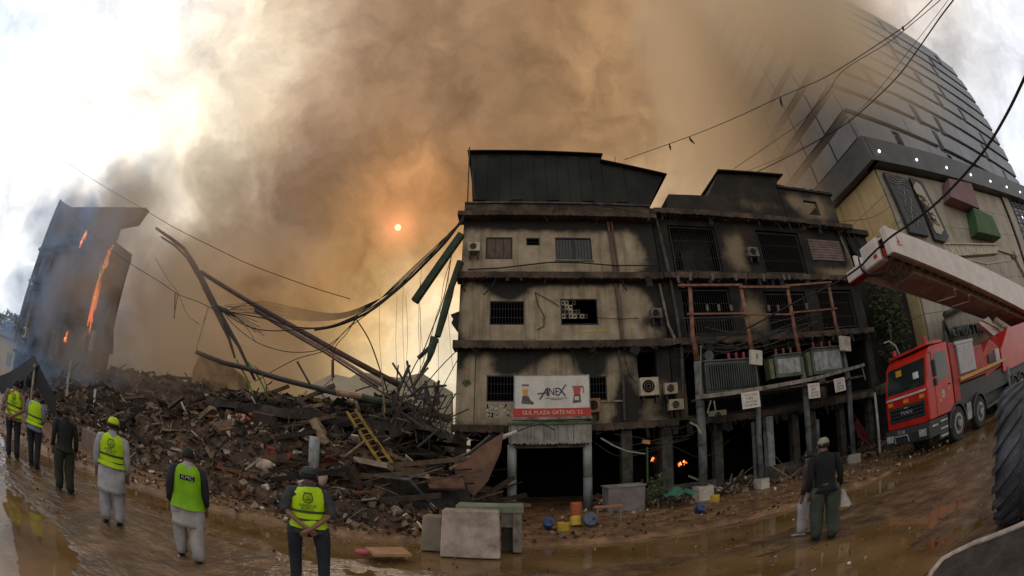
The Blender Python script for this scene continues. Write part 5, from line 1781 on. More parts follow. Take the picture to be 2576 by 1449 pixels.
for k, (px, py, sx, sy, sz, rx, rz, m, lb) in enumerate((
        (1080, 1255, 2.4, 1.2, 0.08, 48, 25, CHAR, 'black sheet standing for the shade of the hollow beside the concrete barriers'),  # dark sheet put in for the shade of the cavity
        (1000, 1235, 1.9, 1.4, 0.08, -38, -30, DCONC, 'dark brown panel leaning left over the hollow'),
        (1120, 1215, 1.0, 0.5, 0.06, 30, 15, RUST, 'rust brown board below the pale battens'),
        (966, 1213, 0.9, 0.7, 0.03, 62, 10, mat('blue_tarp', (0.05, 0.09, 0.17), (0.02, 0.035, 0.07), scale=3, rough=0.6), 'blue tarpaulin scrap in the middle of the heap'),
        (1040, 1195, 0.9, 0.12, 0.12, 0, -20, CREAM, 'cream batten pile right of the blue tarpaulin'),
        (1005, 1290, 2.2, 0.8, 0.5, 8, 4, DARK, 'black bulk standing for the deep shade low in the hollow'),  # black mass fills the cavity, its shade given as colour
        (1085, 1290, 1.2, 0.5, 0.04, 65, 20, mat('dark_blue_sheet', (0.04, 0.05, 0.08), (0.02, 0.02, 0.03), scale=3, rough=0.5), 'dark blue sheet scrap next to the concrete barriers'))):
    c = P(px, py, 12.3)
    tag(MB().cbox(c, (sx, sy, sz), rot(rx, 0, rz)).jitter(0.08, 1.5, k).build('wrecked_panel', m), lb, 'panel', 'wrecked panels')


def lumpy(c, rx, ry, rz, m, name, label, cat, seed=0, group=None):
    mb = MB()
    n = 7
    rings = []
    for k in range(n):
        a = math.pi * k / (n - 1)
        rings.append((Vector((0, 0, -math.cos(a) * rz)), max(0.02, math.sin(a)) * rx, max(0.02, math.sin(a)) * ry))
    mb.loft(rings, 12)
    for v in mb.v:
        v += noise.noise_vector(v * 3.0 + Vector((seed * 5.0, 0, 0))) * min(rx, rz) * 0.8
        v += Vector(c)
    o = mb.build(name, m, smooth=True)
    return tag(o, label, cat, group)


SACK = mat('grey_cloth', (0.26, 0.23, 0.20), (0.11, 0.09, 0.08), scale=5, rough=0.9, bump=0.4)
SACK2 = mat('brown_cloth', (0.22, 0.13, 0.08), (0.10, 0.06, 0.04), scale=5, rough=0.9, bump=0.4)
SACK3 = mat('pale_cloth', (0.48, 0.38, 0.30), (0.28, 0.21, 0.16), scale=5, rough=0.9, bump=0.4)
for k, (px, py, rx, rz, m, lb) in enumerate((
        (845, 1258, 0.55, 0.26, SACK, 'grey cloth bundle behind the right shoulder of the man with the dark cap'),
        (838, 1300, 0.50, 0.28, SACK3, 'pale stone like sack lowest at the right of the man with the dark cap'),
        (882, 1290, 0.48, 0.32, SACK2, 'brown sack next to the pale one'),
        (872, 1262, 0.40, 0.22, SACK, 'smaller grey bundle above the brown sack'),
        (940, 1318, 0.62, 0.2, SACK, 'grey crumpled cloth near the loose board'),
        (668, 1172, 0.30, 0.2, SACK3, 'cream bundle on the slope left of the round column stump'),
        (632, 1228, 0.45, 0.22, SACK2, 'brown roll of cloth low on the slope'),
        (815, 1205, 0.16, 0.26, SACK3, 'upright pale bag just above the shoulder of the man with the dark cap'),
        (700, 1244, 0.13, 0.12, WHITEP, 'small white bag left of the man with the dark cap'),
        (550, 1048, 0.12, 0.1, WHITEP, 'left white rag high on the heap'),
        (582, 1054, 0.12, 0.14, WHITEP, 'right white rag high on the heap'),
        (345, 1090, 0.3, 0.2, SACK3, 'tan rag beside the head of the man in the lime cap'),
        (716, 1226, 0.0, 0, None, ''))):
    if m is None:
        continue
    c = P(px, py, 12.0 if py > 1150 else 14.0)
    c.y -= 0.1
    lumpy(c, rx, rx * 0.7, rz, m, 'cloth_bundle', lb, 'bundle', k, 'bundles and bags in the rubble')
o = MB()
c = P(732, 1242, 11.6)
o.cbox(c, (0.42, 0.3, 0.2), rot(15, -10, 20))
tag(o.build('pale_carton', WHITEP), 'pale carton leaning beside the head of the man with the dark cap', 'carton')
rnd = random.Random(13)
m_red = mat('red_rag', (0.38, 0.07, 0.04), (0.2, 0.04, 0.03), scale=6, rough=0.8)
for k in range(16):
    px, py = rnd.uniform(600, 668), rnd.uniform(1038, 1076)
    c = P(px, py, 13.9)
    lumpy(c, rnd.uniform(0.08, 0.2), 0.12, rnd.uniform(0.05, 0.12), (m_red, SACK3, WHITEP, m_red)[k % 4], 'coloured_rag', 'one of the red and white rags bunched on the fallen slabs', 'rag', k + 40, 'red and white rags on the slabs')
# loose board and red rag on the pavement edge
c1, c2, c3, c4 = G(917, 1376, 0.2), G(1010, 1375, 0.2), G(1036, 1394, 0.2), G(940, 1394, 0.2)
o = MB()
o.hexa([c4 - Vector((0, 0, .05)), c3 - Vector((0, 0, .05)), c2 - Vector((0, 0, .05)), c1 - Vector((0, 0, .05)), c4, c3, c2, c1])
tag(o.build('loose_board', mat('orange_board', (0.36, 0.19, 0.09), (0.22, 0.12, 0.06), scale=4, rough=0.7)), 'orange brown board lying flat at the pavement edge', 'board')
lumpy(G(912, 1388, 0.16), 0.16, 0.1, 0.06, mat('pink_rag', (0.42, 0.08, 0.10), rough=0.8), 'pink_rag', 'pinkish red rag at the left end of the loose board', 'rag', 77)
# a background ruin wall or two behind the heap
o = MB()
o.prism([(P(x, y, 21).x, P(x, y, 21).z) for x, y in ((770, 1060), (1135, 1100), (1135, 985), (1060, 938), (1000, 950), (905, 935), (880, 950), (835, 940), (790, 962))][::-1], 21, 21.5)
tag(o.build('ruined_wall', mat('hazy_plaster', (0.62, 0.54, 0.40), (0.45, 0.39, 0.29), scale=0.8, rough=0.9, bump=0.3)), 'pale broken wall standing in the glow behind the heap', 'wall')
o = MB()
o.prism([(P(x, y, 20).x, P(x, y, 20).z) for x, y in ((480, 1030), (610, 1030), (620, 955), (560, 905), (500, 895), (484, 930))][::-1], 20, 20.4)
tag(o.build('ruined_wall', mat('rusty_plaster', (0.42, 0.26, 0.12), (0.16, 0.10, 0.06), scale=1.0, rough=0.9, bump=0.4)), 'rust coloured broken wall behind the dark sagging pole', 'wall')

# low barrier and tarpaulin tent at the left
t = thing('low_barrier', 'low brown concrete barrier behind the man in the lime cap', 'barrier', tuple(G(238, 1172)))
a, b_ = G(200, 1132, 0), G(272, 1176, 0)
MB().bar(a + Vector((0, 0.2, 0.42)), b_ + Vector((0, 0.2, 0.42)), 0.3, 0.84).build('block', mat('brown_block', (0.17, 0.115, 0.085), (0.09, 0.06, 0.045), scale=2, rough=0.85, bump=0.3), t, bevel=0.03)
MB().bar(a + Vector((-0.05, 0.2, 0.06)), b_ + Vector((0.05, 0.2, 0.06)), 0.42, 0.12).build('foot', DCONC, t)
t = thing('black_tarpaulin_shelter', 'black pointed tarpaulin shelter at the left edge', 'shelter', tuple(P(78, 1005, 9.6)))
ap, lf, rt, lf2 = P(86, 892, 9.2), P(-10, 948, 8.0), P(139, 1000, 9.4), P(0, 1010, 8.4)
tarp = mat('black_tarpaulin', (0.018, 0.018, 0.024), (0.010, 0.010, 0.013), scale=2, rough=0.6, bump=0.2)
mb = MB()
mb.grid(lambda u, v: ap.lerp(lf.lerp(lf2, v * 0.3), u) + Vector((0, 0, -0.15 * math.sin(u * 3.1))) + (rt - ap) * 0.25 * v, 8, 5)
mb.build('left_sheet', tarp, t)
mb = MB()
mb.grid(lambda u, v: ap.lerp(rt, u) * (1 - v) + (ap.lerp(rt, u) + (lf - ap) * 0.28 * (1 - u) + Vector((-0.4, 0.3, -0.9 * u))) * v, 8, 5)
mb.build('right_sheet', tarp, t)
MB().tube([P(88, 916, 9.2), P(77, 1010, 9.2)], 0.075, 7).jitter(0.03, 4).build('pole', CREAM, t)

# ------------------------------------------------------------------ pavement objects by the gateway
BARR = mat('pinkish_concrete', (0.40, 0.32, 0.27), (0.20, 0.15, 0.12), scale=2.6, rough=0.85, bump=0.3, streak=0.15)


def barrier(name, label, x0, x1, y0, y1, h, m, wide=0.1):
    t = thing('concrete_barrier', label, 'barrier', ((x0 + x1) / 2, y0, 0.05), group='concrete barriers at the gateway')
    mb = MB()
    mb.hexa([(x0 - wide * .3, y0 - wide, 0.02), (x1 + wide * .3, y0 - wide, 0.02), (x1 + wide * .3, y1, 0.02), (x0 - wide * .3, y1, 0.02),
             (x0, y0, h), (x1, y0, h), (x1, y1, h), (x0, y1, h)])
    mb.build('block', m, t, bevel=0.02)
    return t


barrier('b', 'large pinkish square concrete barrier nearest the kerb', -1.37, -0.25, 8.75, 9.15, 1.02, BARR)
barrier('b', 'lower brown barrier behind the left side of the pinkish one', -1.85, -1.45, 9.2, 9.6, 0.80, mat('brownish_concrete', (0.24, 0.19, 0.14), (0.15, 0.12, 0.09), scale=2, rough=0.85, bump=0.3))
t = thing('counter_block', 'grey counter with a green top standing behind the pinkish barrier', 'counter', (0.0, 9.4, 0.05))
MB().box(-0.22, 0.02, 9.3, 9.8, 0.6, 0.93).build('front_panel', CONC, t)
MB().box(-0.22, 0.02, 9.42, 9.8, 0.05, 0.6).build('back_panel', DCONC, t)
MB().box(0.03, 0.2, 9.2, 9.8, 0.05, 0.93).build('side_post', CONC, t)
MB().box(-1.15, 0.24, 9.17, 9.9, 0.94, 1.08).build('green_top', mat('faded_green', (0.16, 0.18, 0.12), (0.09, 0.11, 0.07), scale=3, rough=0.6), t)


def drum(name, label, cat, c, r, h, m, rings=True, tilt=0):
    t = thing(name, label, cat, tuple(c), local=True)
    t.rotation_euler = (R(tilt), 0, 0)
    MB().tube([(0, 0, 0), (0, 0, h * 0.04), (0, 0, h * 0.96), (0, 0, h)], [r * 0.94, r, r, r * 0.94], 18).build('shell', m, t, smooth=False)
    if rings:
        for z in (0.33, 0.66):
            MB().tube([(0, 0, h * z - 0.012), (0, 0, h * z + 0.012)], r + 0.012, 18).build('hoop', m, t)
    MB().tube([(r * 0.4, 0, h), (r * 0.4, 0, h + 0.03)], 0.03, 8).build('cap', STEEL, t)
    return t


drum('orange_drum', 'tall orange cylinder by the right pillar of the gateway', 'drum', (1.87, 13.0, 0.12), 0.17, 0.62, mat('orange_plastic', (0.42, 0.10, 0.03), (0.26, 0.07, 0.03), scale=4, rough=0.5))
drum('yellow_jerrycan', 'yellow jerrycan standing lowest in front of the orange cylinder', 'jerrycan', (1.32, 11.5, 0.12), 0.16, 0.24, mat('yellow_plastic', (0.52, 0.34, 0.03), (0.36, 0.22, 0.03), scale=4, rough=0.45), rings=False)
drum('yellow_jerrycan', 'yellow can leaning behind the lowest jerrycan', 'jerrycan', (1.75, 12.1, 0.14), 0.17, 0.28, mat('yellow_plastic'), rings=False, tilt=-20)
drum('blue_drum', 'grey blue drum tipped over next to the yellow cans', 'drum', (2.1, 12.2, 0.3), 0.19, 0.4, mat('grey_blue_plastic', (0.10, 0.12, 0.17), (0.05, 0.06, 0.09), scale=4, rough=0.5), tilt=80)
drum('blue_bottle', 'dark blue water bottle lying left of the yellow jerrycan', 'bottle', (0.95, 11.9, 0.25), 0.14, 0.45, mat('deep_blue_plastic', (0.03, 0.05, 0.18), (0.02, 0.03, 0.1), scale=4, rough=0.4), tilt=70)
drum('yellow_bucket', 'yellow bucket beyond the first white pole block', 'bucket', (6.75, 13.8, 0.12), 0.17, 0.27, mat('yellow_plastic'), rings=False)
drum('blue_can', 'small blue can on the mud below the first white pole block', 'can', (5.35, 12.1, 0.2), 0.14, 0.3, mat('blue_plastic', (0.02, 0.06, 0.16), (0.015, 0.03, 0.08), scale=4, rough=0.4), rings=False, tilt=60)
t = thing('concrete_tank', 'grey square tank beside the dusty shrub', 'tank', (3.9, 14.9, 0.1))
MB().box(3.2, 4.5, 14.7, 15.7, 0.1, 0.98).jitter(0.04, 2).build('body', mat('purple_grey', (0.20, 0.17, 0.165), (0.12, 0.10, 0.095), scale=2, rough=0.8, bump=0.2), t)
MB().box(3.15, 4.55, 14.66, 15.74, 0.985, 1.04).build('rim', CONC, t)
t = thing('orange_bench', 'low orange topped bench frame in front of the grey tank', 'bench', (2.75, 12.6, 0.12))
MB().box(2.35, 3.15, 12.5, 12.8, 0.57, 0.62).build('seat', mat('orange_wood', (0.36, 0.15, 0.07), (0.22, 0.10, 0.05), scale=5, rough=0.6), t)
for x in (2.4, 3.08):
    for y in (12.52, 12.76):
        MB().box(x, x + 0.03, y, y + 0.03, 0.12, 0.568).build('leg', CONC, t)
o = MB()
c = P(1705, 1245, 14.2)
o.grid(lambda u, v: c + Vector(((u - 0.5) * 1.2, (v - 0.5) * 0.9, 0.28 * math.exp(-((u - 0.5) ** 2 + (v - 0.5) ** 2) * 7) + 0.05 * math.sin(u * 14 + v * 4))), 14, 10)
tag(o.build('green_tarpaulin', mat('green_tarp', (0.04, 0.16, 0.09), (0.02, 0.08, 0.05), scale=3, rough=0.5)), 'crumpled green tarpaulin left of the first white pole block', 'tarpaulin')
# low walls inside the dark shops
for (x0, x1, y, h, lb) in ((4.9, 7.9, 16.0, 0.75, 'dim low wall across the shop opening behind the first electric pole'), (10.4, 14.2, 16.2, 0.85, 'dim low wall behind the third electric pole')):
    tag(MB().box(x0, x1, y, y + 0.2, 0.1, h).build('low_wall', DCONC), lb, 'wall')
t = thing('standing_lamp', 'green post with orange broken lamp head in the dark shop', 'lamp', tuple(P(1625, 1200, 16)))
MB().tube([P(1628, 1215, 16), P(1627, 1125, 16)], 0.04, 6).build('post', GREENP, t)
lm = MB()
lm.cbox(P(1624, 1112, 16), (0.3, 0.12, 0.14), rot(0, 12, 0))
lm.build('head', mat('orange_head', (0.50, 0.22, 0.09), (0.3, 0.13, 0.06), scale=6, rough=0.6), t)
pipe('fallen_cable_arm', 'grey hanging cable from the gateway beam into the dark shop', 'cable', [(1510, 1102), (1540, 1120), (1575, 1135), (1622, 1142)], 0.03, GREYP, 15.8)

# ------------------------------------------------------------------ overhead wires and tangled cables
def wire(label, pts, r, Y, name='overhead_wire', group='overhead wires', m=None, dist=None):
    q = []
    n = len(pts)
    for i, p in enumerate(pts):
        if dist:
            q.append(Vector((0, 0, CAM_H)) + wdir(*p).normalized() * (dist[0] + (dist[1] - dist[0]) * i / (n - 1)))
            continue
        y = Y if not isinstance(Y, tuple) else Y[0] + (Y[1] - Y[0]) * i / (n - 1)
        q.append(P(*p, y))
    # smooth (Catmull-Rom)
    out = []
    for i in range(n - 1):
        p0, p1, p2, p3 = q[max(i - 1, 0)], q[i], q[i + 1], q[min(i + 2, n - 1)]
        for k in range(5):
            t = k / 5
            out.append(0.5 * ((2 * p1) + (p2 - p0) * t + (2 * p0 - 5 * p1 + 4 * p2 - p3) * t * t + (3 * p1 - p0 - 3 * p2 + p3) * t ** 3))
    out.append(q[-1])
    return tag(MB().tube(out, r, 5).build(name, m or WIRE), label, 'wire', group)


t = wire('upper thin wire with rags rising from the shed roof across the smoke', [(1570, 402), (1730, 345), (1850, 296), (1960, 245), (2060, 202), (2130, 162), (2210, 110), (2280, 62), (2345, 0)], 0.018, None, dist=(23, 15))
wire('faint middle wire crossing in front of the smoky tower', [(1845, 425), (1940, 360), (2010, 310), (2080, 235), (2120, 178), (2230, 110), (2300, 55), (2365, 0)], 0.014, None, dist=(25, 15))
wire('lower wavy wire from the black roof up past the tower top', [(1905, 432), (1990, 390), (2060, 352), (2130, 310), (2200, 250), (2260, 190), (2310, 122), (2360, 50), (2398, 0)], 0.026, None, dist=(26, 15))
wire('thin wire just beside the wavy one near the top right', [(1880, 430), (2000, 380), (2140, 298), (2300, 110), (2385, 0)], 0.010, None, dist=(25, 15))
wire('thick black cable swinging down from the right edge over the white boom', [(2600, 150), (2576, 196), (2530, 290), (2480, 372), (2420, 445), (2350, 515), (2290, 562), (2235, 600), (2190, 642), (2160, 672), (2100, 712), (2000, 760), (1900, 815), (1800, 862), (1760, 880)], 0.032, None, dist=(7.5, 17.0))
wire('thin wire over the beige podium wall', [(1990, 580), (2100, 560), (2190, 548), (2240, 520)], 0.014, 14.5)
wire('thin wire from the boom head to the podium wall', [(2190, 620), (2230, 590), (2270, 550), (2300, 530)], 0.012, 12)
wire('long thin wire from the top left across the smoke', [(150, 397), (250, 462), (350, 520), (430, 568), (520, 614), (620, 662), (720, 700), (800, 728), (880, 752)], 0.016, 14)
wire('thin wire in front of the burning block', [(160, 515), (215, 573), (270, 622), (330, 665), (400, 708), (447, 740), (500, 760), (560, 790)], 0.018, 14)
wire('faint branching wire above the left knot', [(390, 650), (420, 700), (447, 738), (470, 790), (500, 815)], 0.012, 14)
wire('hanging thin wire under the left knot', [(447, 738), (436, 800)], 0.02, 14)
# rags on the upper wire
for k, (px, py, dx, dy) in enumerate(((1683, 362, 4, 16), (1733, 344, 14, 18), (1962, 244, 5, 26), (2270, 66, 3, 12))):
    q = [Vector((0, 0, CAM_H)) + wdir(px + dx * f, py + dy * g_).normalized() * (22.3 - 1.8 * k) for f, g_ in ((0, 0), (0.3, 0.5), (1, 1))]
    tag(MB().tube(q, [0.03, 0.06, 0.02], 5).build('wire_rag', WIRE),
        ('dark rag dangling lowest on the upper wire', 'thin dangling scrap second from the shed roof on the upper wire', 'dark rag dangling in the middle of the upper wire', 'tiny rag near the top of the upper wire')[k], 'rag', 'rags on the wire')

CB = 'cables tangled in the gap'
wire('thick cable bundle sweeping from the building corner down to the left', [(1166, 545), (1125, 602), (1080, 650), (1030, 700), (990, 735), (940, 775), (895, 800), (840, 820), (790, 829)], 0.06, (16.6, 16), 'cable_bundle', CB)
wire('second cable of the bundle, just above the thick one', [(1166, 552), (1110, 612), (1060, 662), (1000, 722), (950, 762), (890, 796), (820, 822), (740, 822), (660, 800), (560, 782)], 0.03, (16.6, 16), 'cable_bundle', CB)
wire('loop of cable hanging from the bundle knot back under the long girder', [(895, 802), (850, 850), (800, 880), (740, 886), (690, 878), (640, 858), (590, 820), (565, 790)], 0.018, (16.2, 15.8), 'hanging_cable', CB)
wire('slack cable passing just under the long girder at the left', [(560, 785), (620, 820), (680, 832), (760, 828), (830, 822), (900, 795)], 0.025, 16, 'hanging_cable', CB)
wire('dark cable dropping from the knot to the heap', [(895, 802), (925, 850), (945, 900), (960, 950), (965, 1000), (967, 1040)], 0.028, 15.8, 'hanging_cable', CB)
wire('cable dropping from below the building corner towards the tangle', [(1135, 640), (1122, 720), (1105, 780), (1085, 830), (1065, 880), (1042, 920), (1020, 970), (1000, 1030)], 0.022, 15.6, 'hanging_cable', CB)
wire('second dropping cable right of the first', [(1150, 600), (1118, 700), (1108, 760), (1095, 800), (1080, 860), (1060, 920), (1040, 960)], 0.012, 15.5, 'hanging_cable', CB)
wire('cable slanting from the lower ledge to the tangle', [(1150, 880), (1110, 920), (1075, 960), (1050, 990)], 0.02, 15.6, 'hanging_cable', CB)
wire('lower cable slanting from the building edge to the heap', [(1150, 905), (1120, 960), (1090, 1020), (1075, 1060), (1065, 1100)], 0.016, 15.4, 'hanging_cable', CB)
wire('cable from the knot down left to the heap', [(895, 802), (870, 840), (840, 880), (835, 960)], 0.015, 15.8, 'hanging_cable', CB)
wire('cable crossing from the girder towards the upper knot', [(640, 960), (740, 905), (820, 880), (870, 830), (930, 785)], 0.018, 15.8, 'hanging_cable', CB)
rnd = random.Random(17)
for k in range(12):
    s = k * 9
    wire('one of the thin parallel wires sagging across the gap', [(575 - rnd.random() * 12, 765 + rnd.random() * 20), (650, 778 + s * 0.33 - 20), (760, 800 + s * 0.28 - 22), (850, 802 + s * 0.15 - 14), (930, 770 + s * 0.1 - 8), (1020, 700 - s * 0.2 + 8), (1165, 548 + rnd.random() * 10)], 0.008, 16.3, 'thin_wire', 'thin parallel wires across the gap')
for k in range(9):
    x = 945 + rnd.random() * 200
    y0 = 620 + rnd.random() * 160
    wire('one of the hair thin wires hanging straight down in the bright gap', [(x, y0), (x + rnd.uniform(-6, 6), y0 + 110), (x + rnd.uniform(-12, 12), y0 + 260)], 0.007, 16.2, 'thin_wire', 'hair thin wires hanging in the gap')
for k in range(7):
    a = rnd.uniform(-0.6, 0.7)
    wire('one of the frayed ends fanning out of the bent mast joint', [(566, 786), (600 + rnd.random() * 10, 795 + a * 25), (640 + rnd.random() * 30, 815 + a * 60)], 0.014, 16, 'frayed_wire', 'frayed ends at the mast joint')
for k in range(5):
    x0, y0 = rnd.uniform(1480, 1640), rnd.uniform(1090, 1120)
    wire('one of the dim cables drooping in the dark shops', [(x0, y0), (x0 + 60, y0 + rnd.uniform(5, 40)), (x0 + 140, y0 + rnd.uniform(-10, 40)), (x0 + 210, y0 - 10)], 0.010, 16.3, 'hanging_cable', 'cables drooping in the dark shops', DCONC)
for k in range(10):
    x0, y0 = rnd.uniform(1690, 1800), rnd.uniform(800, 900)
    wire('one of the slack cables looping between the electric poles', [(x0, y0), (x0 + 90, y0 + rnd.uniform(5, 30)), (x0 + 190, y0 + rnd.uniform(-25, 20)), (x0 + 300, y0 - rnd.uniform(20, 60))], 0.016, 15.1, 'hanging_cable', 'slack cables between the electric poles', (WIRE, DCONC)[k % 2])

# ------------------------------------------------------------------ red fire truck with a white aerial boom
def build_truck():
    RED = mat('truck_red', (0.50, 0.016, 0.009), (0.30, 0.014, 0.009), scale=2.0, rough=0.3, bump=0.03, spec=0.5)
    REDD = mat('truck_red_dirty', (0.38, 0.025, 0.015), (0.2, 0.02, 0.013), scale=2.0, rough=0.5, bump=0.05)
    BLK = mat('truck_black', (0.03, 0.032, 0.032), (0.016, 0.017, 0.017), scale=4, rough=0.5, bump=0.05)
    WIN = mat('windscreen', (0.02, 0.028, 0.026), (0.012, 0.016, 0.015), scale=1.5, rough=0.08, bump=0, spec=0.7)
    SIL = mat('shutter_silver', (0.34, 0.32, 0.32), (0.27, 0.25, 0.25), scale=3, rough=0.4, bump=0.03, metal=0.3)
    YEL = mat('rail_yellow', (0.50, 0.28, 0.03), (0.35, 0.18, 0.03), scale=4, rough=0.5, bump=0)
    TYR = mat('tyre_rubber', (0.035, 0.033, 0.032), (0.018, 0.017, 0.017), scale=6, rough=0.85, bump=0.3)
    RIM = mat('rim_grey', (0.32, 0.32, 0.30), (0.12, 0.11, 0.10), scale=5, rough=0.5, bump=0.1, metal=0.3)
    CHR = mat('pale_metal', (0.5, 0.5, 0.48), (0.3, 0.3, 0.29), scale=4, rough=0.35, bump=0, metal=0.4)
    t = thing('fire_truck', 'red four axle fire truck with dark grille and raised white aerial boom', 'fire truck', (16, 10.9, 0))
    xf, ya, yb = 14.35, 9.75, 12.2
    # cab shell (front faces -x), windscreen leaning back
    cab = MB()
    prof = [(xf + 0.02, 1.25), (xf, 2.45), (xf + 0.28, 3.62), (xf + 0.62, 3.92), (16.55, 3.98), (16.55, 1.25)]
    cab.prism(prof, ya, yb)
    cab.build('cab', RED, t, bevel=0.05)
    MB().prism([(xf + 0.45, 3.99), (xf + 0.7, 4.12), (16.2, 4.16), (16.5, 3.99)], ya + 0.12, yb - 0.12).build('roof_fairing', RED, t, bevel=0.03)
    MB().tube([(15.2, ya + 0.35, 4.1), (15.2, ya + 0.35, 4.38)], 0.10, 10).build('beacon', mat('beacon_red', (0.5, 0.03, 0.02), rough=0.3, bump=0), t)
    MB().tube([(15.0, yb - 0.4, 4.1), (15.0, yb - 0.4, 4.32)], 0.10, 10).build('beacon', mat('beacon_red'), t)
    # windscreen
    w = MB()
    o = 0.012
    w.face([(xf - o + 0.035, ya + 0.14, 2.60), (xf - o + 0.035, yb - 0.14, 2.60), (xf - o + 0.275, yb - 0.16, 3.58), (xf - o + 0.275, ya + 0.16, 3.58)][::-1])
    ws = w.build('windscreen', WIN, t)
    MB().box(xf + 0.10, xf + 0.12, yb - 1.05, yb - 0.72, 3.22, 3.46).build('orange_card', mat('orange_card', (0.6, 0.30, 0.02), rough=0.6, bump=0), ws)
    MB().box(xf + 0.02, xf + 0.04, ya + 0.42, ya + 0.72, 2.92, 3.16).build('white_card', mat('white_card', (0.65, 0.66, 0.64), rough=0.6, bump=0), ws)
    MB().bar((xf + 0.0, ya + 0.5, 2.64), (xf + 0.03, ya + 1.3, 2.78), 0.02).build('wiper', BLK, ws)
    MB().bar((xf + 0.0, ya + 1.4, 2.64), (xf + 0.03, ya + 2.2, 2.78), 0.02).build('wiper', BLK, ws)
    # stripes, grille, badge
    MB().box(xf - 0.022, xf - 0.004, ya + 0.1, yb - 0.1, 2.38, 2.46).build('white_stripe', mat('stripe_white', (0.6, 0.5, 0.45), rough=0.5, bump=0), t)
    for y in (ya + 0.2, ya + 1.1, yb - 0.45):
        MB().box(xf - 0.02, xf - 0.002, y, y + 0.28, 2.16, 2.30).build('orange_decal', mat('orange_decal', (0.6, 0.22, 0.02), rough=0.5, bump=0), t)
    MB().box(xf - 0.03, xf - 0.001, ya + 0.22, yb - 0.22, 1.50, 2.08).build('grille', BLK, t, bevel=0.01)
    for z in (1.62, 1.76, 1.90):
        MB().box(xf - 0.05, xf - 0.032, ya + 0.3, yb - 0.3, z, z + 0.05).build('grille_bar', DARK, t)
    text_part('lettering', 'MAN', 0.22, CHR, t, (xf - 0.06, (ya + yb) / 2, 1.80), (0, -1, 0), (0, 0, 1), 0.02, width=0.62)
    MB().bar((xf - 0.06, (ya + yb) / 2 - 0.1, 1.98), (xf - 0.06, (ya + yb) / 2 + 0.1, 1.98), 0.02, 0.05).build('lion_badge', CHR, t)
    MB().box(xf - 0.028, xf - 0.001, ya + 0.15, yb - 0.15, 1.26, 1.48).build('lower_red', RED, t)
    # bumper
    MB().prism([(xf - 0.16, 0.62), (xf - 0.20, 1.0), (xf - 0.1, 1.24), (xf + 1.2, 1.24), (xf + 1.1, 0.62)], ya - 0.03, yb + 0.03).build('bumper', BLK, t, bevel=0.03)
    text_part('lettering', '7738', 0.20, CHR, t, (xf - 0.21, yb - 0.95, 1.10), (0, -1, 0), (0, 0, 1), 0.012, width=0.42)
    MB().tube([(xf - 0.22, yb - 0.62, 0.72), (xf - 0.3, yb - 0.64, 0.98), (xf - 0.3, yb - 1.36, 0.98), (xf - 0.22, yb - 1.38, 0.72)], 0.025, 6).build('bumper_hoop', CHR, t)
    for y in (ya + 0.12, yb - 0.5):
        f = MB().box(xf - 0.235, xf - 0.17, y, y + 0.38, 0.78, 1.04).build('headlight', mat('lamp_glass', (0.4, 0.4, 0.4), (0.15, 0.15, 0.15), scale=9, rough=0.15, bump=0), t)
    MB().box(xf + 0.05, xf + 0.5, ya - 0.045, ya - 0.032, 1.0, 1.06).build('step', CHR, t)
    for z in (0.50, 0.78, 1.06):
        MB().box(15.05, 15.65, ya - 0.08, ya + 0.3, z, z + 0.05).build('step', CHR, t)
    MB().box(15.0, 15.75, ya - 0.02, ya + 0.35, 0.42, 1.24).build('step_well', BLK, t)
    # door with window
    d = MB().box(14.95, 16.35, ya - 0.02, ya - 0.001, 1.30, 3.75).build('door', RED, t, bevel=0.006)
    MB().face([(15.0, ya - 0.028, 2.55), (16.25, ya - 0.028, 2.62), (16.25, ya - 0.028, 3.66), (15.2, ya - 0.028, 3.62)]).build('side_window', WIN, d)
    MB().tube([(16.1, ya - 0.03, 2.35), (16.25, ya - 0.06, 2.35)], 0.03, 6).build('handle', BLK, d)
    n = 16
    MB().face([(15.55 + 0.17 * math.cos(a * 2 * math.pi / n), ya - 0.025, 2.05 + 0.17 * math.sin(a * 2 * math.pi / n)) for a in range(n)]).build('round_emblem', mat('emblem_grey', (0.5, 0.45, 0.45), (0.2, 0.08, 0.08), scale=14, rough=0.5, bump=0), d)
    for (x, z) in ((15.12, 2.0), (16.05, 2.1), (15.2, 1.78)):
        MB().box(x, x + 0.16, ya - 0.024, ya - 0.0205, z, z + 0.13).build('yellow_decal', mat('orange_decal'), d)
    # mirrors
    m = MB()
    m.tube([(xf + 0.35, ya - 0.02, 3.7), (xf + 0.2, ya - 0.25, 3.65), (xf + 0.2, ya - 0.25, 2.8)], 0.018, 6)
    mo = m.build('mirror_arm', BLK, t)
    MB().box(xf + 0.14, xf + 0.26, ya - 0.42, ya - 0.22, 2.75, 3.35).build('mirror', BLK, mo, bevel=0.02)
    MB().box(xf + 0.14, xf + 0.26, ya - 0.40, ya - 0.22, 2.42, 2.68).build('mirror', BLK, mo, bevel=0.02)
    MB().tube([(15.0, yb - 0.7, 4.1), (14.8, yb - 0.7, 4.5), (14.5, yb - 0.6, 4.72), (14.3, yb - 0.45, 4.70)], 0.03, 6).build('work_lamp', CHR, t)
    # body behind the cab
    MB().box(16.75, 17.3, ya + 0.05, yb - 0.05, 1.5, 3.9).build('crew_pillar', REDD, t, bevel=0.02)
    a, c = P(2407, 915, ya), P(2462, 846, ya)
    MB().box(17.32, 20.6, ya + 0.06, yb, 2.2, 3.55).build('body_box', REDD, t, bevel=0.02)
    MB().box(17.42, 19.3, ya - 0.01, ya + 0.055, 2.55, 3.75).build('roller_shutter', SIL, t)
    for k in range(9):
        z = 2.58 + k * 0.128
        MB().box(17.44, 19.28, ya - 0.028, ya - 0.012, z, z + 0.118).build('shutter_slat', SIL, t)
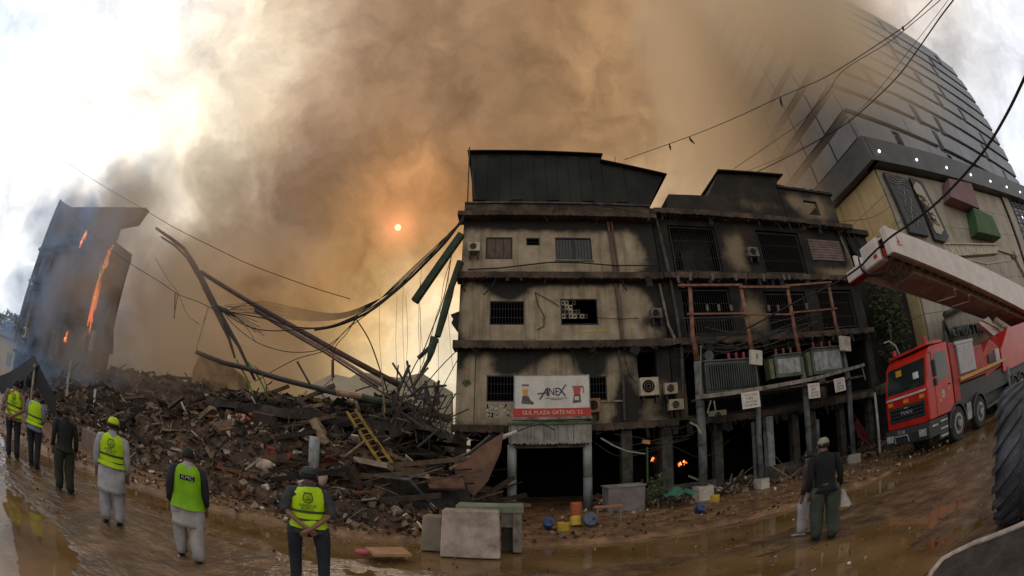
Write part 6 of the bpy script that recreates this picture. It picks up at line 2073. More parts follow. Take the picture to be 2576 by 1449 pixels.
    MB().box(17.3, 19.4, ya - 0.03, ya + 0.1, 3.76, 3.9).build('shutter_hood', SIL, t)
    MB().bar((17.3, ya - 0.05, 2.36), (23.6, ya - 0.05, 2.50), 0.06, 0.14).build('yellow_rail', YEL, t)
    MB().prism([(20.65, 2.0), (20.65, 3.1), (22.0, 3.7), (23.0, 3.3), (23.2, 2.3)], ya + 0.1, yb).build('pump_cover', REDD, t, bevel=0.02)
    MB().prism([(23.25, 1.9), (23.25, 3.0), (25.2, 4.0), (36, 4.3), (36, 1.9)], ya + 0.0, yb).build('turntable_body', RED, t, bevel=0.02)
    MB().box(21.2, 22.2, ya + 0.02, ya + 0.095, 2.6, 3.0).build('pump_panel', STEEL, t)
    MB().box(22.35, 23.0, ya + 0.02, ya + 0.095, 2.55, 3.15).build('grey_hatch', SIL, t)
    # frame, fenders
    MB().box(15.2, 36, ya + 0.5, yb - 0.5, 0.75, 1.25).build('chassis', BLK, t)
    MB().box(17.3, 36, ya + 0.12, ya + 0.5, 1.3, 2.15).build('locker', BLK, t)
    for k, xc in enumerate((16.75, 19.25, 25.0, 26.5)):
        for side, yw in ((0, ya - 0.02), (1, yb - 0.36)):
            rings, n = [], 28
            w = MB()
            w.tube([(xc, yw, 0.69), (xc, yw + 0.05, 0.69), (xc, yw + 0.30, 0.69), (xc, yw + 0.36, 0.69)], [0.63, 0.69, 0.69, 0.63], 28)
            wh = w.build('wheel', TYR, t, smooth=False)
            wh['label'] = 'wheel' if False else ''
            del wh['label']
            if side == 0:
                MB().tube([(xc, yw - 0.012, 0.69), (xc, yw - 0.004, 0.69)], 0.42, 22).build('rim', RIM, wh)
                MB().tube([(xc, yw - 0.022, 0.69), (xc, yw - 0.013, 0.69)], 0.30, 18).build('rim_well', BLK, wh)
                MB().tube([(xc, yw - 0.10, 0.69), (xc, yw - 0.023, 0.69)], 0.15, 12).build('hub', RIM, wh)
        f = MB()
        m_ = 12
        for u in range(m_):
            a0, a1 = math.pi * u / m_, math.pi * (u + 1) / m_
            for (rr, r2) in ((0.80, 0.90),):
                pts = []
                for yy in (ya - 0.05, ya + 0.42):
                    pts += [(xc + rr * math.cos(a0), yy, 0.66 + rr * math.sin(a0)), (xc + rr * math.cos(a1), yy, 0.66 + rr * math.sin(a1)),
                            (xc + r2 * math.cos(a1), yy, 0.66 + r2 * math.sin(a1)), (xc + r2 * math.cos(a0), yy, 0.66 + r2 * math.sin(a0))]
                f.hexa(pts)
        f.build('fender', BLK, t)
    MB().box(17.72, 18.2, ya - 0.03, ya + 0.02, 0.62, 1.3).build('mudflap', GREYP, t)
    MB().bar((20.4, ya + 0.1, 0.7), (24.2, ya + 0.1, 0.8), 0.1, 0.14).build('side_guard', BLK, t)
    MB().bar((24.0, ya - 0.02, 1.0), (24.0, ya - 0.02, 2.1), 0.1, 0.1).build('outrigger', GREYP, t)

    # ---- boom, folded forward over the cab
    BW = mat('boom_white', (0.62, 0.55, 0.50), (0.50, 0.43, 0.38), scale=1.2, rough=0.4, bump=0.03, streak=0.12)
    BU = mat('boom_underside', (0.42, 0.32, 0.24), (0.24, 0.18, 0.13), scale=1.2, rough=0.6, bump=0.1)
    b = thing('aerial_boom', 'long white aerial boom seen from below with its boxy head over the cab', 'boom', (14.9, 10, 7.5))
    yn, yf = 10.0, 12.5
    tl, bl = P(2236, 573, yn), P(2249, 634, yn)
    x0 = (tl.x + bl.x) / 2
    # direction of fall towards the truck's rear
    tr, br = P(2572, 722, yn), P(2572, 778, yn)

    def ext(a, c, x):
        return a + (c - a) * ((x - a.x) / (c.x - a.x))
    xe = 36.0
    T0, B0, T1, B1 = Vector((x0, yn, tl.z)), Vector((x0, yn, bl.z)), ext(tl, tr, xe), ext(bl, br, xe)
    side = MB()
    side.hexa([B0, B1, B1 + Vector((0, .12, 0)), B0 + Vector((0, .12, 0)), T0, T1, T1 + Vector((0, .12, 0)), T0 + Vector((0, .12, 0))])
    side.build('side_plate', BW, b)
    V = lambda p, y, dz=0: Vector((p.x, y, p.z + dz))
    MB().hexa([V(B0, yf), V(B1, yf), V(B1, yf + .12), V(B0, yf + .12), V(T0, yf), V(T1, yf), V(T1, yf + .12), V(T0, yf + .12)]).build('side_plate', BW, b)
    # lower flange strip, dark slot, rack blocks
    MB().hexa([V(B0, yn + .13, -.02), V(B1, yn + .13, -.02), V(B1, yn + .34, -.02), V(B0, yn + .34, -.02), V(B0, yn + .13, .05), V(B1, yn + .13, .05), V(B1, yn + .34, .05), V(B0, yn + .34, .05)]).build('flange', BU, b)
    for k in range(26):
        f = 0.03 + k * 0.036
        p = B0.lerp(B1, f)
        MB().cbox((p.x, yn + 0.45, p.z + 0.02), (0.34, 0.16, 0.10), rot(0, 8, 0)).build('rack_block', STEEL, b)
    # deep belly with pale chevron plates
    B0x = B0.lerp(B1, 0.10)
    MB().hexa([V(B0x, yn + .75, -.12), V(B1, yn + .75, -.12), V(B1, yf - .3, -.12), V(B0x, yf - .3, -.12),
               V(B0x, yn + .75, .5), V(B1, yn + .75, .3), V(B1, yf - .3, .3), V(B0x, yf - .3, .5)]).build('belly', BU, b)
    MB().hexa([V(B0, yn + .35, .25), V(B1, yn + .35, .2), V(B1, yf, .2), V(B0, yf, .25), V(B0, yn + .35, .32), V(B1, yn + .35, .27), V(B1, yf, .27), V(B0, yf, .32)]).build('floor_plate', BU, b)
    for f in (0.28, 0.36):
        p = B0.lerp(B1, f)
        MB().bar((p.x, yn + .75, p.z - .15), (p.x + 0.9, (yn + yf) / 2, p.z - .30), 0.16, 0.06).build('chevron', BW, b)
        MB().bar((p.x + .9, (yn + yf) / 2, p.z - .30), (p.x + .1, yf - .3, p.z - .2), 0.16, 0.06).build('chevron', BW, b)
    # hose loops under the head
    for k in range(6):
        p = B0.lerp(B1, 0.012 + 0.012 * k)
        pts = []
        for u in range(9):
            a = math.pi * u / 8
            pts.append((p.x + 0.5 * math.sin(a) * 0.5, yn + .5 + 1.5 * u / 8, p.z + 0.12 - 0.28 * math.sin(a)))
        MB().tube(pts, 0.04, 6).build('hose_loop', CONC, b)
    # head: three blocks across
    zt, zb = T0.z, B0.z
    MB().box(x0 - 0.28, x0 - 0.01, yn - 0.02, yn + 0.34, zb - 0.02, zt + 0.06).build('head_block', BW, b, bevel=0.03)
    MB().box(x0 - 0.42, x0 + 0.2, yn + 0.62, yn + 1.75, zb - 0.05, zt - 0.12).build('head_block', BW, b, bevel=0.06)
    MB().box(x0 - 0.25, x0 + 0.4, yn + 0.36, yn + 0.60, zb + 0.1, zt - 0.3).build('head_gap', DARK, b)
    MB().box(x0 - 0.45, x0 + 0.35, yn + 1.95, yn + 2.95, zb - 0.05, zb + 0.42).build('head_block', BW, b, bevel=0.03)
    MB().box(x0 - 0.45, x0 + 0.2, yn + 1.9, yn + 2.9, zb - 0.09, zb - 0.055).build('red_edge', REDD, b)
    MB().tube([(x0 - 0.3, yn + 1.85, zt - 0.2), (x0 - 0.5, yn + 1.85, zt - 0.5), (x0 - 0.5, yn + 1.85, zb + 0.1), (x0 - 0.2, yn + 1.8, zb - 0.2), (x0 + 0.5, yn + 1.5, zb - 0.3)], 0.045, 6).build('hose', WIRE, b)
    MB().box(x0 - 0.3, x0 - 0.29, yn + 0.34, yn + 0.5, zb, zb + 0.35).build('red_mark', RED, b)
    MB().box(x0 - 0.435, x0 - 0.425, yn + 0.8, yn + 1.0, zb + 0.15, zb + 0.3).build('red_mark', RED, b)
    # red logo on the side
    lg = mat('logo_red', (0.5, 0.03, 0.03), rough=0.5, bump=0)
    c = P(2257, 602, yn - 0.01)
    MB().face([c + Vector((-0.12, -0.01, -0.16)), c + Vector((0.1, -0.01, -0.16)), c + Vector((0.03, -0.01, 0.0)), c + Vector((0.0, -0.01, 0.25)), c + Vector((-0.04, -0.01, 0.0))]).build('red_logo', lg, b)
    MB().face([c + Vector((-0.16, -0.01, -0.25)), c + Vector((0.22, -0.01, -0.27)), c + Vector((0.22, -0.01, -0.23)), c + Vector((-0.16, -0.01, -0.21))]).build('red_logo', lg, b)
    # hydraulic ram below
    MB().tube([P(2504, 806, 10.9), P(2600, 872, 10.9)], 0.19, 12).build('ram', CREAM, b, smooth=True)
    MB().tube([P(2468, 805, 10.6), P(2508, 824, 10.6)], 0.07, 8).build('ram', CREAM, b)
    MB().prism([(P(x, y, 11.5).x, P(x, y, 11.5).z) for x, y in ((2455, 815), (2480, 800), (2520, 850), (2510, 862))][::-1], 11.3, 11.6).build('link_plate', BW, b)
    # second folding arm behind
    a = thing('folding_arm', 'cream folding arm with round joint behind the white boom', 'arm', tuple(P(2545, 645, 13)))
    p0, p1, p2, p3 = P(2370, 622, 13), P(2500, 622, 13), P(2548, 640, 13), P(2620, 790, 13)
    MB().bar(p0 - Vector((0, 0, .35)), p1 - Vector((0, 0, .25)), 0.5, 0.75).build('upper_arm', CREAM, a, bevel=0.03)
    MB().bar(p0 + Vector((0, -.3, .08)), p1 + Vector((0, -.3, .08)), 0.1, 0.10).build('rail', CREAM, a)
    MB().bar(p1 - Vector((.1, 0, .1)), p2, 0.3, 0.3).build('upper_arm', CREAM, a)
    MB().tube([p2 - Vector((0, .4, 0)), p2 + Vector((0, .3, 0))], 0.42, 14).build('joint', CREAM, a)
    MB().bar(p2, p3, 0.35, 0.4).build('lower_arm', CREAM, a)
    MB().tube([P(2545, 655, 12.7), P(2480, 665, 12.7), P(2440, 655, 12.7)], 0.07, 6).build('pipe', CREAM, a)
    return t


build_truck()


# ------------------------------------------------------------------ loader wheel and bucket edge, lower right
def build_loader():
    t = thing('wheel_loader', 'huge lugged black tyre of a wheel loader at the right edge', 'loader', (6.2, 2.2, 0.9))
    c = Vector((6.28, 2.22, 0.92))
    view = Vector((c.x, c.y, 0)).normalized()
    ax = Vector((-view.y, view.x, 0))
    ax = (Matrix.Rotation(R(-8), 3, 'Z') @ ax)
    fw = ax.cross(Vector((0, 0, 1)))
    rub = mat('loader_rubber', (0.085, 0.088, 0.105), (0.03, 0.03, 0.035), scale=3, rough=0.7, bump=0.5, c3=(0.05, 0.05, 0.056), bscale=14)
    Rr, W = 0.93, 0.46
    prof = [(-W, 0.55), (-W - .03, 0.72), (-W + .02, 0.86), (-W + .14, 0.93), (0, 0.95), (W - .14, 0.93), (W - .02, 0.86), (W + .03, 0.72), (W, 0.55)]
    n = 72
    mb = MB()
    i0 = 0
    for k in range(n):
        a = 2 * math.pi * k / n
        for (w, r) in prof:
            mb.v.append(c + ax * w + fw * (math.cos(a) * r * Rr) + Vector((0, 0, math.sin(a) * r * Rr)))
    m = len(prof)
    for k in range(n):
        for j in range(m - 1):
            p, q = k * m + j, ((k + 1) % n) * m + j
            mb.f.append([p, q, q + 1, p + 1])
    ty = mb.build('tyre', rub, t, smooth=True)
    MB().tube([c - ax * 0.4, c + ax * 0.4], 0.5, 20).build('rim', YELS, t)
    # slanting lugs
    for k in range(22):
        for s in (-1, 1):
            a0 = 2 * math.pi * (k + (0.5 if s > 0 else 0)) / 22
            lg = MB()
            sec = []
            for u in range(5):
                f = u / 4
                w = s * (0.03 + (W + 0.0) * f)
                a = a0 + 0.42 * f
                r = Rr * (0.955 if f < 0.8 else 0.90)
                sec.append((w, a, r))
            for (w0, A0, r0), (w1, A1, r1) in zip(sec[:-1], sec[1:]):
                def q(w, a, r, da):
                    return c + ax * w + fw * (math.cos(a + da) * r) + Vector((0, 0, math.sin(a + da) * r))
                h = 0.065
                lg.hexa([q(w0, A0, r0 - .03, -h), q(w1, A1, r1 - .03, -h), q(w1, A1, r1 - .03, h), q(w0, A0, r0 - .03, h),
                         q(w0, A0, r0 + .035, -h * .8), q(w1, A1, r1 + .035, -h * .8), q(w1, A1, r1 + .035, h * .8), q(w0, A0, r0 + .035, h * .8)])
            lg.build('lug', rub, ty)
    
    # bucket edge
    b = thing('loader_bucket', 'dark steel loader bucket with a worn pale rim at the lower right corner', 'bucket', tuple(G(2370, 1410, .45)))
    edge = [G(2325, 1475, .40), G(2342, 1440, .44), G(2368, 1408, .47), (G(2400, 1390, .48)), G(2450, 1366, .5), G(2520, 1340, .52), G(2600, 1306, .54)]
    steel = mat('bucket_steel', (0.05, 0.04, 0.034), (0.018, 0.015, 0.013), scale=4, rough=0.75, bump=0.9, c3=(0.032, 0.026, 0.022))
    rim = mat('worn_rim', (0.42, 0.33, 0.28), (0.22, 0.17, 0.14), scale=7, rough=0.5, bump=0.3)
    mb = MB()
    n = len(edge)
    inn = [e + Vector((0.5 + 0.25 * k / n, -1.6, -0.30)) for k, e in enumerate(edge)]
    for k in range(n - 1):
        mb.face([edge[k], edge[k + 1], inn[k + 1], inn[k]])
        mb.face([edge[k], edge[k + 1], Vector((edge[k + 1].x, edge[k + 1].y, 0)), Vector((edge[k].x, edge[k].y, 0))])
    mb.build('shell', steel, b)
    MB().tube(edge, 0.032, 8).build('rim', rim, b)


build_loader()

# ------------------------------------------------------------------ people
SKIN = mat('skin_brown', (0.20, 0.10, 0.06), (0.15, 0.075, 0.045), scale=8, rough=0.55, bump=0.05)
HAIR = mat('black_hair', (0.012, 0.010, 0.009), (0.006, 0.005, 0.005), scale=20, rough=0.7, bump=0.3)
LIME = mat('lime_vest', (0.42, 0.62, 0.0), (0.30, 0.46, 0.0), scale=3.5, rough=0.7, bump=0.25, bscale=14)
LIMED = mat('vest_band', (0.045, 0.075, 0.02), (0.02, 0.035, 0.012), scale=4, rough=0.6, bump=0.1)
GREENV = mat('green_vest', (0.20, 0.42, 0.0), (0.13, 0.30, 0.0), scale=3.5, rough=0.7, bump=0.25, bscale=14)
INKG = mat('vest_print', (0.03, 0.08, 0.01), (0.02, 0.05, 0.01), scale=5, rough=0.7, bump=0)
SILV = mat('grey_tape', (0.35, 0.42, 0.12), (0.3, 0.36, 0.1), scale=4, rough=0.5, bump=0)


def skinned(name, verts, edges, radii, material, parent, root=0, sub=1):
    me = bpy.data.meshes.new(name)
    me.from_pydata([tuple(v) for v in verts], edges, [])
    o = bpy.data.objects.new(name, me)
    COL.objects.link(o)
    md = o.modifiers.new('s', 'SKIN')
    for i, d in enumerate(me.skin_vertices[0].data):
        d.radius = (radii[i], radii[i])
        d.use_root = (i == root)
    md.use_smooth_shade = True
    ss = o.modifiers.new('u', 'SUBSURF')
    ss.levels = ss.render_levels = sub
    dg = bpy.context.evaluated_depsgraph_get()
    m2 = bpy.data.meshes.new_from_object(o.evaluated_get(dg))
    bpy.data.objects.remove(o)
    m2.materials.clear()
    m2.materials.append(material)
    m2.shade_smooth()
    o = bpy.data.objects.new(name, m2)
    COL.objects.link(o)
    o.parent = parent
    return o


def cloth_noise(mb, amt, s, seed):
    for v in mb.v:
        v += noise.noise_vector(Vector((v.x * s, v.y * s, v.z * s * 0.6)) + Vector((seed * 3.1, 0, 0))) * amt
    return mb


def person(label, x, y, h, yaw, arms='down', vest=None, shirt=None, long_shirt=False, sleeve=None, trousers=None, baggy=False,
           shoes=None, cap=None, hair=True, step=0.0, vest_len=0.98, bands=True, print_=None, lean=0.0, seed=0, head_yaw=0.0, twist=0.0, z=0.02, cap_brim=None, forearm_bare=False, boots=False, stance=0.115):
    t = thing('person', label, 'person', (x, y, z), R(yaw), local=True)
    t['_local'] = 1
    s = h / 1.75
    t.scale = (s * 1.13, s * 1.1, s)
    V = Vector
    # joints
    L = lean
    hipz, kz, az = 0.93, 0.50, 0.09
    stx = stance
    fl = [V((-stx, step, 0)), V((stx, -step, 0))]
    sh = [V((-0.185, 0 + L, 1.42)), V((0.185, 0 + L, 1.42))]
    if arms == 'behind':
        el = [V((-0.29, -0.08 + L, 1.15)), V((0.29, -0.08 + L, 1.15))]
        wr = [V((-0.06, -0.21 + L * .5, 0.985)), V((0.06, -0.225 + L * .5, 0.96))]
        hd = [V((0.02, -0.22, 0.93)), V((-0.01, -0.235, 0.91))]
        fdir = [V((0.06, -0.01, -0.06)), V((-0.05, -0.01, -0.07))]
    elif arms == 'front':
        el = [V((-0.25, 0.02, 1.14)), V((0.25, 0.02, 1.14))]
        wr = [V((-0.10, 0.20, 1.05)), V((0.10, 0.21, 1.02))]
        hd = [V((-0.03, 0.23, 1.03)), V((0.03, 0.24, 1.0))]
        fdir = [V((0.07, 0.02, -0.02)), V((-0.07, 0.02, -0.02))]
    else:
        el = [V((-0.255, -0.03, 1.13)), V((0.255, -0.02, 1.13))]
        wr = [V((-0.265, 0.04, 0.87)), V((0.27, 0.05, 0.87))]
        hd = [V((-0.26, 0.06, 0.80)), V((0.265, 0.07, 0.80))]
        fdir = [V((0.01, 0.015, -0.08)), V((-0.01, 0.015, -0.08))]
    neck = V((0, L, 1.50))
    head = V((0, L + 0.02, 1.64))
    vs, es, rs = [], [], []

    def add(p, r, par=None):
        vs.append(p)
        rs.append(r)
        if par is not None:
            es.append((par, len(vs) - 1))
        return len(vs) - 1
    pel = add(V((0, 0, 0.95)), 0.125)
    sp = add(V((0, L * .5, 1.15)), 0.11, pel)
    ch = add(V((0, L, 1.34)), 0.125, sp)
    nk = add(neck, 0.055, ch)
    hb = add(head - V((0, 0.0, 0.05)), 0.074, nk)
    ht = add(head + V((0, -0.005, 0.035)), 0.080, hb)
    for i in (0, 1):
        a = add(sh[i], 0.055, ch)
        b_ = add(el[i], 0.042, a)
        c = add(wr[i], 0.028, b_)
        d = add(hd[i], 0.034, c)
        side = V((0.02, 0.01, 0)) if i == 0 else V((-0.02, 0.01, 0))
        for q in range(4):
            off = fdir[i].cross(V((0, 1, 0.3))).normalized() * (q - 1.5) * 0.021
            k1 = add(hd[i] + off * 1.0 + fdir[i] * 0.55, 0.0095, d)
            add(hd[i] + off * 1.05 + fdir[i] * (1.15 + (0.1 if q in (1, 2) else 0)) + V((0, 0.01, 0)), 0.008, k1)
        k1 = add(hd[i] - fdir[i] * 0.1 + side * 1.7, 0.010, d)
        add(hd[i] + fdir[i] * 0.4 + side * 2.2, 0.009, k1)
        kn = fl[i] * 0.55 + V((0, 0.02, kz))
        kn.z = kz
        lg = add(V((fl[i].x * .9, 0, 0.86)), 0.085, pel)
        k_ = add(V((fl[i].x, fl[i].y * .5 + 0.02, kz)), 0.055, lg)
        an = add(V((fl[i].x, fl[i].y, az)), 0.038, k_)
        add(V((fl[i].x * 1.2, fl[i].y + 0.14, 0.04)), 0.032, an)
    body = skinned('body', vs, es, rs, SKIN, t)
    # nose, ears on the head
    f = V((math.sin(-R(head_yaw)), math.cos(-R(head_yaw)), 0))
    r_ = V((f.y, -f.x, 0))
    nm = MB()
    nb = head + f * 0.092 + V((0, 0, -0.02))
    nm.face([nb + V((0, 0, 0.035)), nb + r_ * 0.016 - V((0, 0, 0.012)), nb + f * 0.028 - V((0, 0, 0.01))])
    nm.face([nb + V((0, 0, 0.035)), nb + f * 0.028 - V((0, 0, 0.01)), nb - r_ * 0.016 - V((0, 0, 0.012))])
    nm.face([nb + r_ * 0.016 - V((0, 0, 0.012)), nb - r_ * 0.016 - V((0, 0, 0.012)), nb + f * 0.028 - V((0, 0, 0.01))])
    nm.build('nose', SKIN, t)
    for sg in (-1, 1):
        MB().tube([head + r_ * sg * 0.085 + V((0, 0, -0.03)), head + r_ * sg * 0.098 + V((0, 0, 0.0)), head + r_ * sg * 0.09 + V((0, 0, 0.025))], [0.010, 0.018, 0.010], 6).build('ear', SKIN, t, smooth=True)
        MB().cbox(head + f * 0.085 + r_ * sg * 0.032 + V((0, 0, 0.012)), (0.022, 0.022, 0.010)).build('eye', DARK, t)
    # hair / cap
    def dome(z0, r0, nm_, m, zt=0.118, back=0.0):
        mb = MB()
        rings = []
        for k in range(7):
            a = (math.pi / 2) * k / 6
            rings.append((head + V((0, 0, z0)) - f * back + V((0, 0, (zt - z0) * math.sin(a))), max(0.004, r0 * math.cos(a) ** 0.7), max(0.004, r0 * 1.08 * math.cos(a) ** 0.7)))
        mb.loft(rings, 16)
        return mb.build(nm_, m, t, smooth=True)
    if hair:
        dome(-0.05, 0.089, 'hair', HAIR, 0.108, 0.014)
    if cap:
        dome(0.01, 0.098, 'cap', cap, 0.12, 0.006)
        if cap_brim is not None:
            bd = V((math.sin(R(cap_brim)), math.cos(R(cap_brim)), 0))
            sd = V((bd.y, -bd.x, 0))
            b0 = head + V((0, 0, 0.035))
            pts = [b0 + bd * 0.08 - sd * 0.075, b0 + bd * 0.15 - sd * 0.05 + V((0, 0, -.012)), b0 + bd * 0.175 + V((0, 0, -.015)), b0 + bd * 0.15 + sd * 0.05 + V((0, 0, -.012)), b0 + bd * 0.08 + sd * 0.075]
            mb = MB().face([p + V((0, 0, .008)) for p in pts]).face(pts[::-1])
            mb.build('cap_brim', cap, t)
    # shirt or kameez
    hem = 0.60 if long_shirt else 0.90
    rg = []
    if long_shirt:
        rg += [((0, -.01, 0.56), .245, .185), ((0, -.005, .62), .238, .178), ((0, 0, .75), .215, .160), ((0, 0, .86), .195, .146)]
    else:
        rg += [((0, -.005, .85), .226, .172), ((0, -.003, .89), .215, .165), ((0, 0, .94), .195, .148)]
    rg += [((0, L * .2, 0.98), .178, .135), ((0, L * .5, 1.12), .175, .125), ((0, L * .8, 1.26), .19, .128), ((0, L, 1.37), .205, .12),
           ((0, L, 1.43), .185, .105), ((0, L, 1.475), .115, .08), ((0, L, 1.51), .068, .066), ((0, L, 1.535), .066, .064)]
    cloth_noise(MB().loft(rg, 24), 0.018, 7, seed).build('shirt' if not long_shirt else 'long_shirt', shirt, t, smooth=True)
    for i in (0, 1):
        end = wr[i].lerp(el[i], 0.12) if not forearm_bare else el[i].lerp(wr[i], 0.15)
        sg = -1 if i == 0 else 1
        p0 = sh[i] - V((sg * 0.05, 0, -0.01))
        pth = [p0, sh[i] + V((sg * 0.012, 0, -0.01)), sh[i].lerp(el[i], 0.5) + V((sg * 0.012, 0, 0)), el[i]] + ([el[i].lerp(end, 0.5), end] if not forearm_bare else [end])
        rr = [0.05, 0.072, 0.062, 0.056] + ([0.05, 0.045] if not forearm_bare else [0.056])
        cloth_noise(MB().tube(pth, rr, 12), 0.012, 9, seed + i).build('sleeve', sleeve or shirt, t, smooth=True)
    # trousers
    for i in (0, 1):
        kx = V((fl[i].x, fl[i].y * .5 + 0.02, kz))
        r1, r2, r3 = (0.125, 0.105, 0.085) if baggy else (0.105, 0.078, 0.068)
        pth = [V((fl[i].x * .85, 0, 0.93)), V((fl[i].x * .95, 0.0, 0.80)), kx + V((0, 0, 0.14)), kx, kx.lerp(fl[i] + V((0, 0, .1)), 0.5), fl[i] + V((0, 0, 0.16)), fl[i] + V((0, 0, 0.075))]
        rr = [r1, r1, (r1 + r2) / 2, r2, (r2 + r3) / 2 + (0.012 if baggy else 0), r3, r3 * 1.05]
        cloth_noise(MB().tube(pth, rr, 14), 0.02 if baggy else 0.012, 8, seed + 5 + i).build('trouser_leg', trousers, t, smooth=True)
        # shoe
        mb = MB()
        so = fl[i]
        tw = V((fl[i].x * 0.5, 1, 0)).normalized()
        rings = []
        for k, (d, w, hh) in enumerate(((-0.09, 0.03, 0.05), (-0.06, 0.045, 0.085), (0.0, 0.048, 0.09), (0.08, 0.05, 0.065), (0.15, 0.045, 0.045), (0.19, 0.02, 0.025))):
            p = so + tw * d
            n = 10
            sdv = V((tw.y, -tw.x, 0))
            rings.append([p + sdv * (math.cos(2 * math.pi * j / n) * w) + V((0, 0, hh / 2 + math.sin(2 * math.pi * j / n) * hh / 2)) for j in range(n)])
        i0 = len(mb.v)
        for rgn in rings:
            mb.v += rgn
        for k in range(5):
            for j in range(10):
                a, b_ = i0 + k * 10 + j, i0 + k * 10 + (j + 1) % 10
                mb.f.append([a, b_, b_ + 10, a + 10])
        mb.f.append([i0 + j for j in range(10)])
        mb.f.append([i0 + 50 + j for j in range(10)][::-1])
        mb.build('boot' if boots else 'shoe', shoes or BLKSHOE, t, smooth=True)
        if boots:
            MB().tube([fl[i] + V((0, 0, 0.05)), fl[i] + V((0, 0, 0.34))], [0.06, 0.074], 12).build('boot_shaft', shoes, t, smooth=True)
    MB().loft([((0, 0, 0.80), .12, .10), ((0, 0, 0.86), .165, .135), ((0, 0, 0.95), .168, .132), ((0, 0, 1.0), .16, .122)], 20).build('trouser_seat', trousers, t, smooth=True)
    if vest is not None:
        vz = vest_len
        k_ = 1.12 if vz < 0.9 else 1.03
        rg = [((0, -0.005, vz), .228 * k_, .178 * k_), ((0, 0, vz + .02), .224 * k_, .172 * k_), ((0, L * .4, max(1.06, vz + .06)), .205, .15), ((0, L * .7, 1.2), .205, .142), ((0, L * .9, 1.32), .212, .138),
              ((0, L, 1.41), .200, .122), ((0, L, 1.455), .165, .10), ((0, L, 1.485), .10, .082)]
        vm = cloth_noise(MB().loft(rg, 28, cap=False), 0.016, 6, seed + 9)
        vo = vm.build('vest', vest, t, smooth=True)
        if bands:
            for zb in (1.155, 1.045):
                if zb < vz + 0.03:
                    continue
                f_ = L * (zb - 0.95) / 0.4
                cloth_noise(MB().loft([((0, f_, zb - .017), .2125, .155), ((0, f_, zb + .017), .2125, .155)], 28, cap=False), 0.008, 6, seed + 9).build('band', LIMED, t, smooth=True)
        # print on the back (-Y)
        yb = lambda z_: -0.163 + L
        if print_ == 'kmc':
            MB().box(-0.105, 0.105, yb(1.32) + 0.004, yb(1.32) + 0.012, 1.275, 1.345).build('black_patch', DARK, t)
            text_part('lettering', 'KMC', 0.075, mat('patch_white', (0.6, 0.62, 0.6), rough=0.6, bump=0), t, (0, yb(1.3), 1.31), (1, 0, 0), (0, 0, 1), 0.004, width=0.165)
        elif print_:
            text_part('lettering', 'RESCUE', 0.05, INKG, t, (0, yb(1.2), 1.243), (1, 0, 0), (0, 0, 1), 0.006, width=0.20)
            text_part('lettering', 'K.M.C', 0.055, INKG, t, (0, yb(1.2), 1.198), (1, 0, 0), (0, 0, 1), 0.006, width=0.15)
            n = 16
            for rr in (0.056,):
                MB().tube([(rr * math.cos(k * 2 * math.pi / n), yb(1.3) + 0.004, 1.345 + rr * 1.15 * math.sin(k * 2 * math.pi / n)) for k in range(n + 1)], 0.006, 4).build('emblem_ring', INKG, t)
            MB().bar((-0.012, yb(1.3), 1.30), (0.0, yb(1.3), 1.385), 0.005, 0.02).build('emblem_mark', INKG, t)
            MB().bar((0.02, yb(1.3), 1.31), (0.03, yb(1.3), 1.37), 0.005, 0.012).build('emblem_mark', INKG, t)
            MB().bar((-0.035, yb(1.3), 1.325), (0.035, yb(1.3), 1.33), 0.005, 0.008).build('emblem_mark', INKG, t)
            MB().bar((-0.05, yb(1.4), 1.412), (0.05, yb(1.4), 1.412), 0.005, 0.012).build('emblem_mark', INKG, t)
    del t['_local']
    return t


BLKSHOE = mat('black_shoe', (0.02, 0.02, 0.02), (0.01, 0.01, 0.01), rough=0.5, bump=0.05)
BLKTR = mat('black_trousers', (0.022, 0.022, 0.027), (0.012, 0.012, 0.015), scale=5, rough=0.85, bump=0.3)
NAVYTR = mat('dark_navy_trousers', (0.02, 0.024, 0.032), (0.012, 0.014, 0.02), scale=5, rough=0.85, bump=0.3)
GREYK = mat('light_grey_cloth', (0.34, 0.33, 0.35), (0.22, 0.21, 0.23), scale=4, rough=0.85, bump=0.4, bscale=10)
GREYK2 = mat('warm_grey_cloth', (0.36, 0.33, 0.32), (0.24, 0.22, 0.21), scale=4, rough=0.85, bump=0.4, bscale=10)
BLUEG = mat('blue_grey_shirt', (0.17, 0.20, 0.28), (0.10, 0.12, 0.18), scale=4, rough=0.85, bump=0.2)
DKCOAT = mat('dark_jacket', (0.014, 0.017, 0.015), (0.007, 0.008, 0.007), scale=5, rough=0.8, bump=0.3)
DKGREY = mat('charcoal_shirt', (0.045, 0.047, 0.052), (0.025, 0.026, 0.03), scale=5, rough=0.85, bump=0.3)
OLIVE = mat('dark_olive_trousers', (0.03, 0.035, 0.022), (0.018, 0.02, 0.014), scale=5, rough=0.85, bump=0.3)
GRGREEN = mat('grey_green_trousers', (0.05, 0.058, 0.042), (0.026, 0.032, 0.024), scale=4, rough=0.85, bump=0.4)
WELLY = mat('green_boot', (0.02, 0.05, 0.028), (0.012, 0.025, 0.016), scale=5, rough=0.3, bump=0.05)
BLKKNIT = mat('black_jumper', (0.007, 0.007, 0.008), (0.004, 0.004, 0.004), scale=6, rough=0.9, bump=0.3)
CAPK = mat('khaki_cap', (0.26, 0.25, 0.19), (0.17, 0.16, 0.12), scale=6, rough=0.8, bump=0.2)
LIMECAP = mat('lime_cap', (0.42, 0.56, 0.02), (0.32, 0.44, 0.02), scale=6, rough=0.7, bump=0.1)

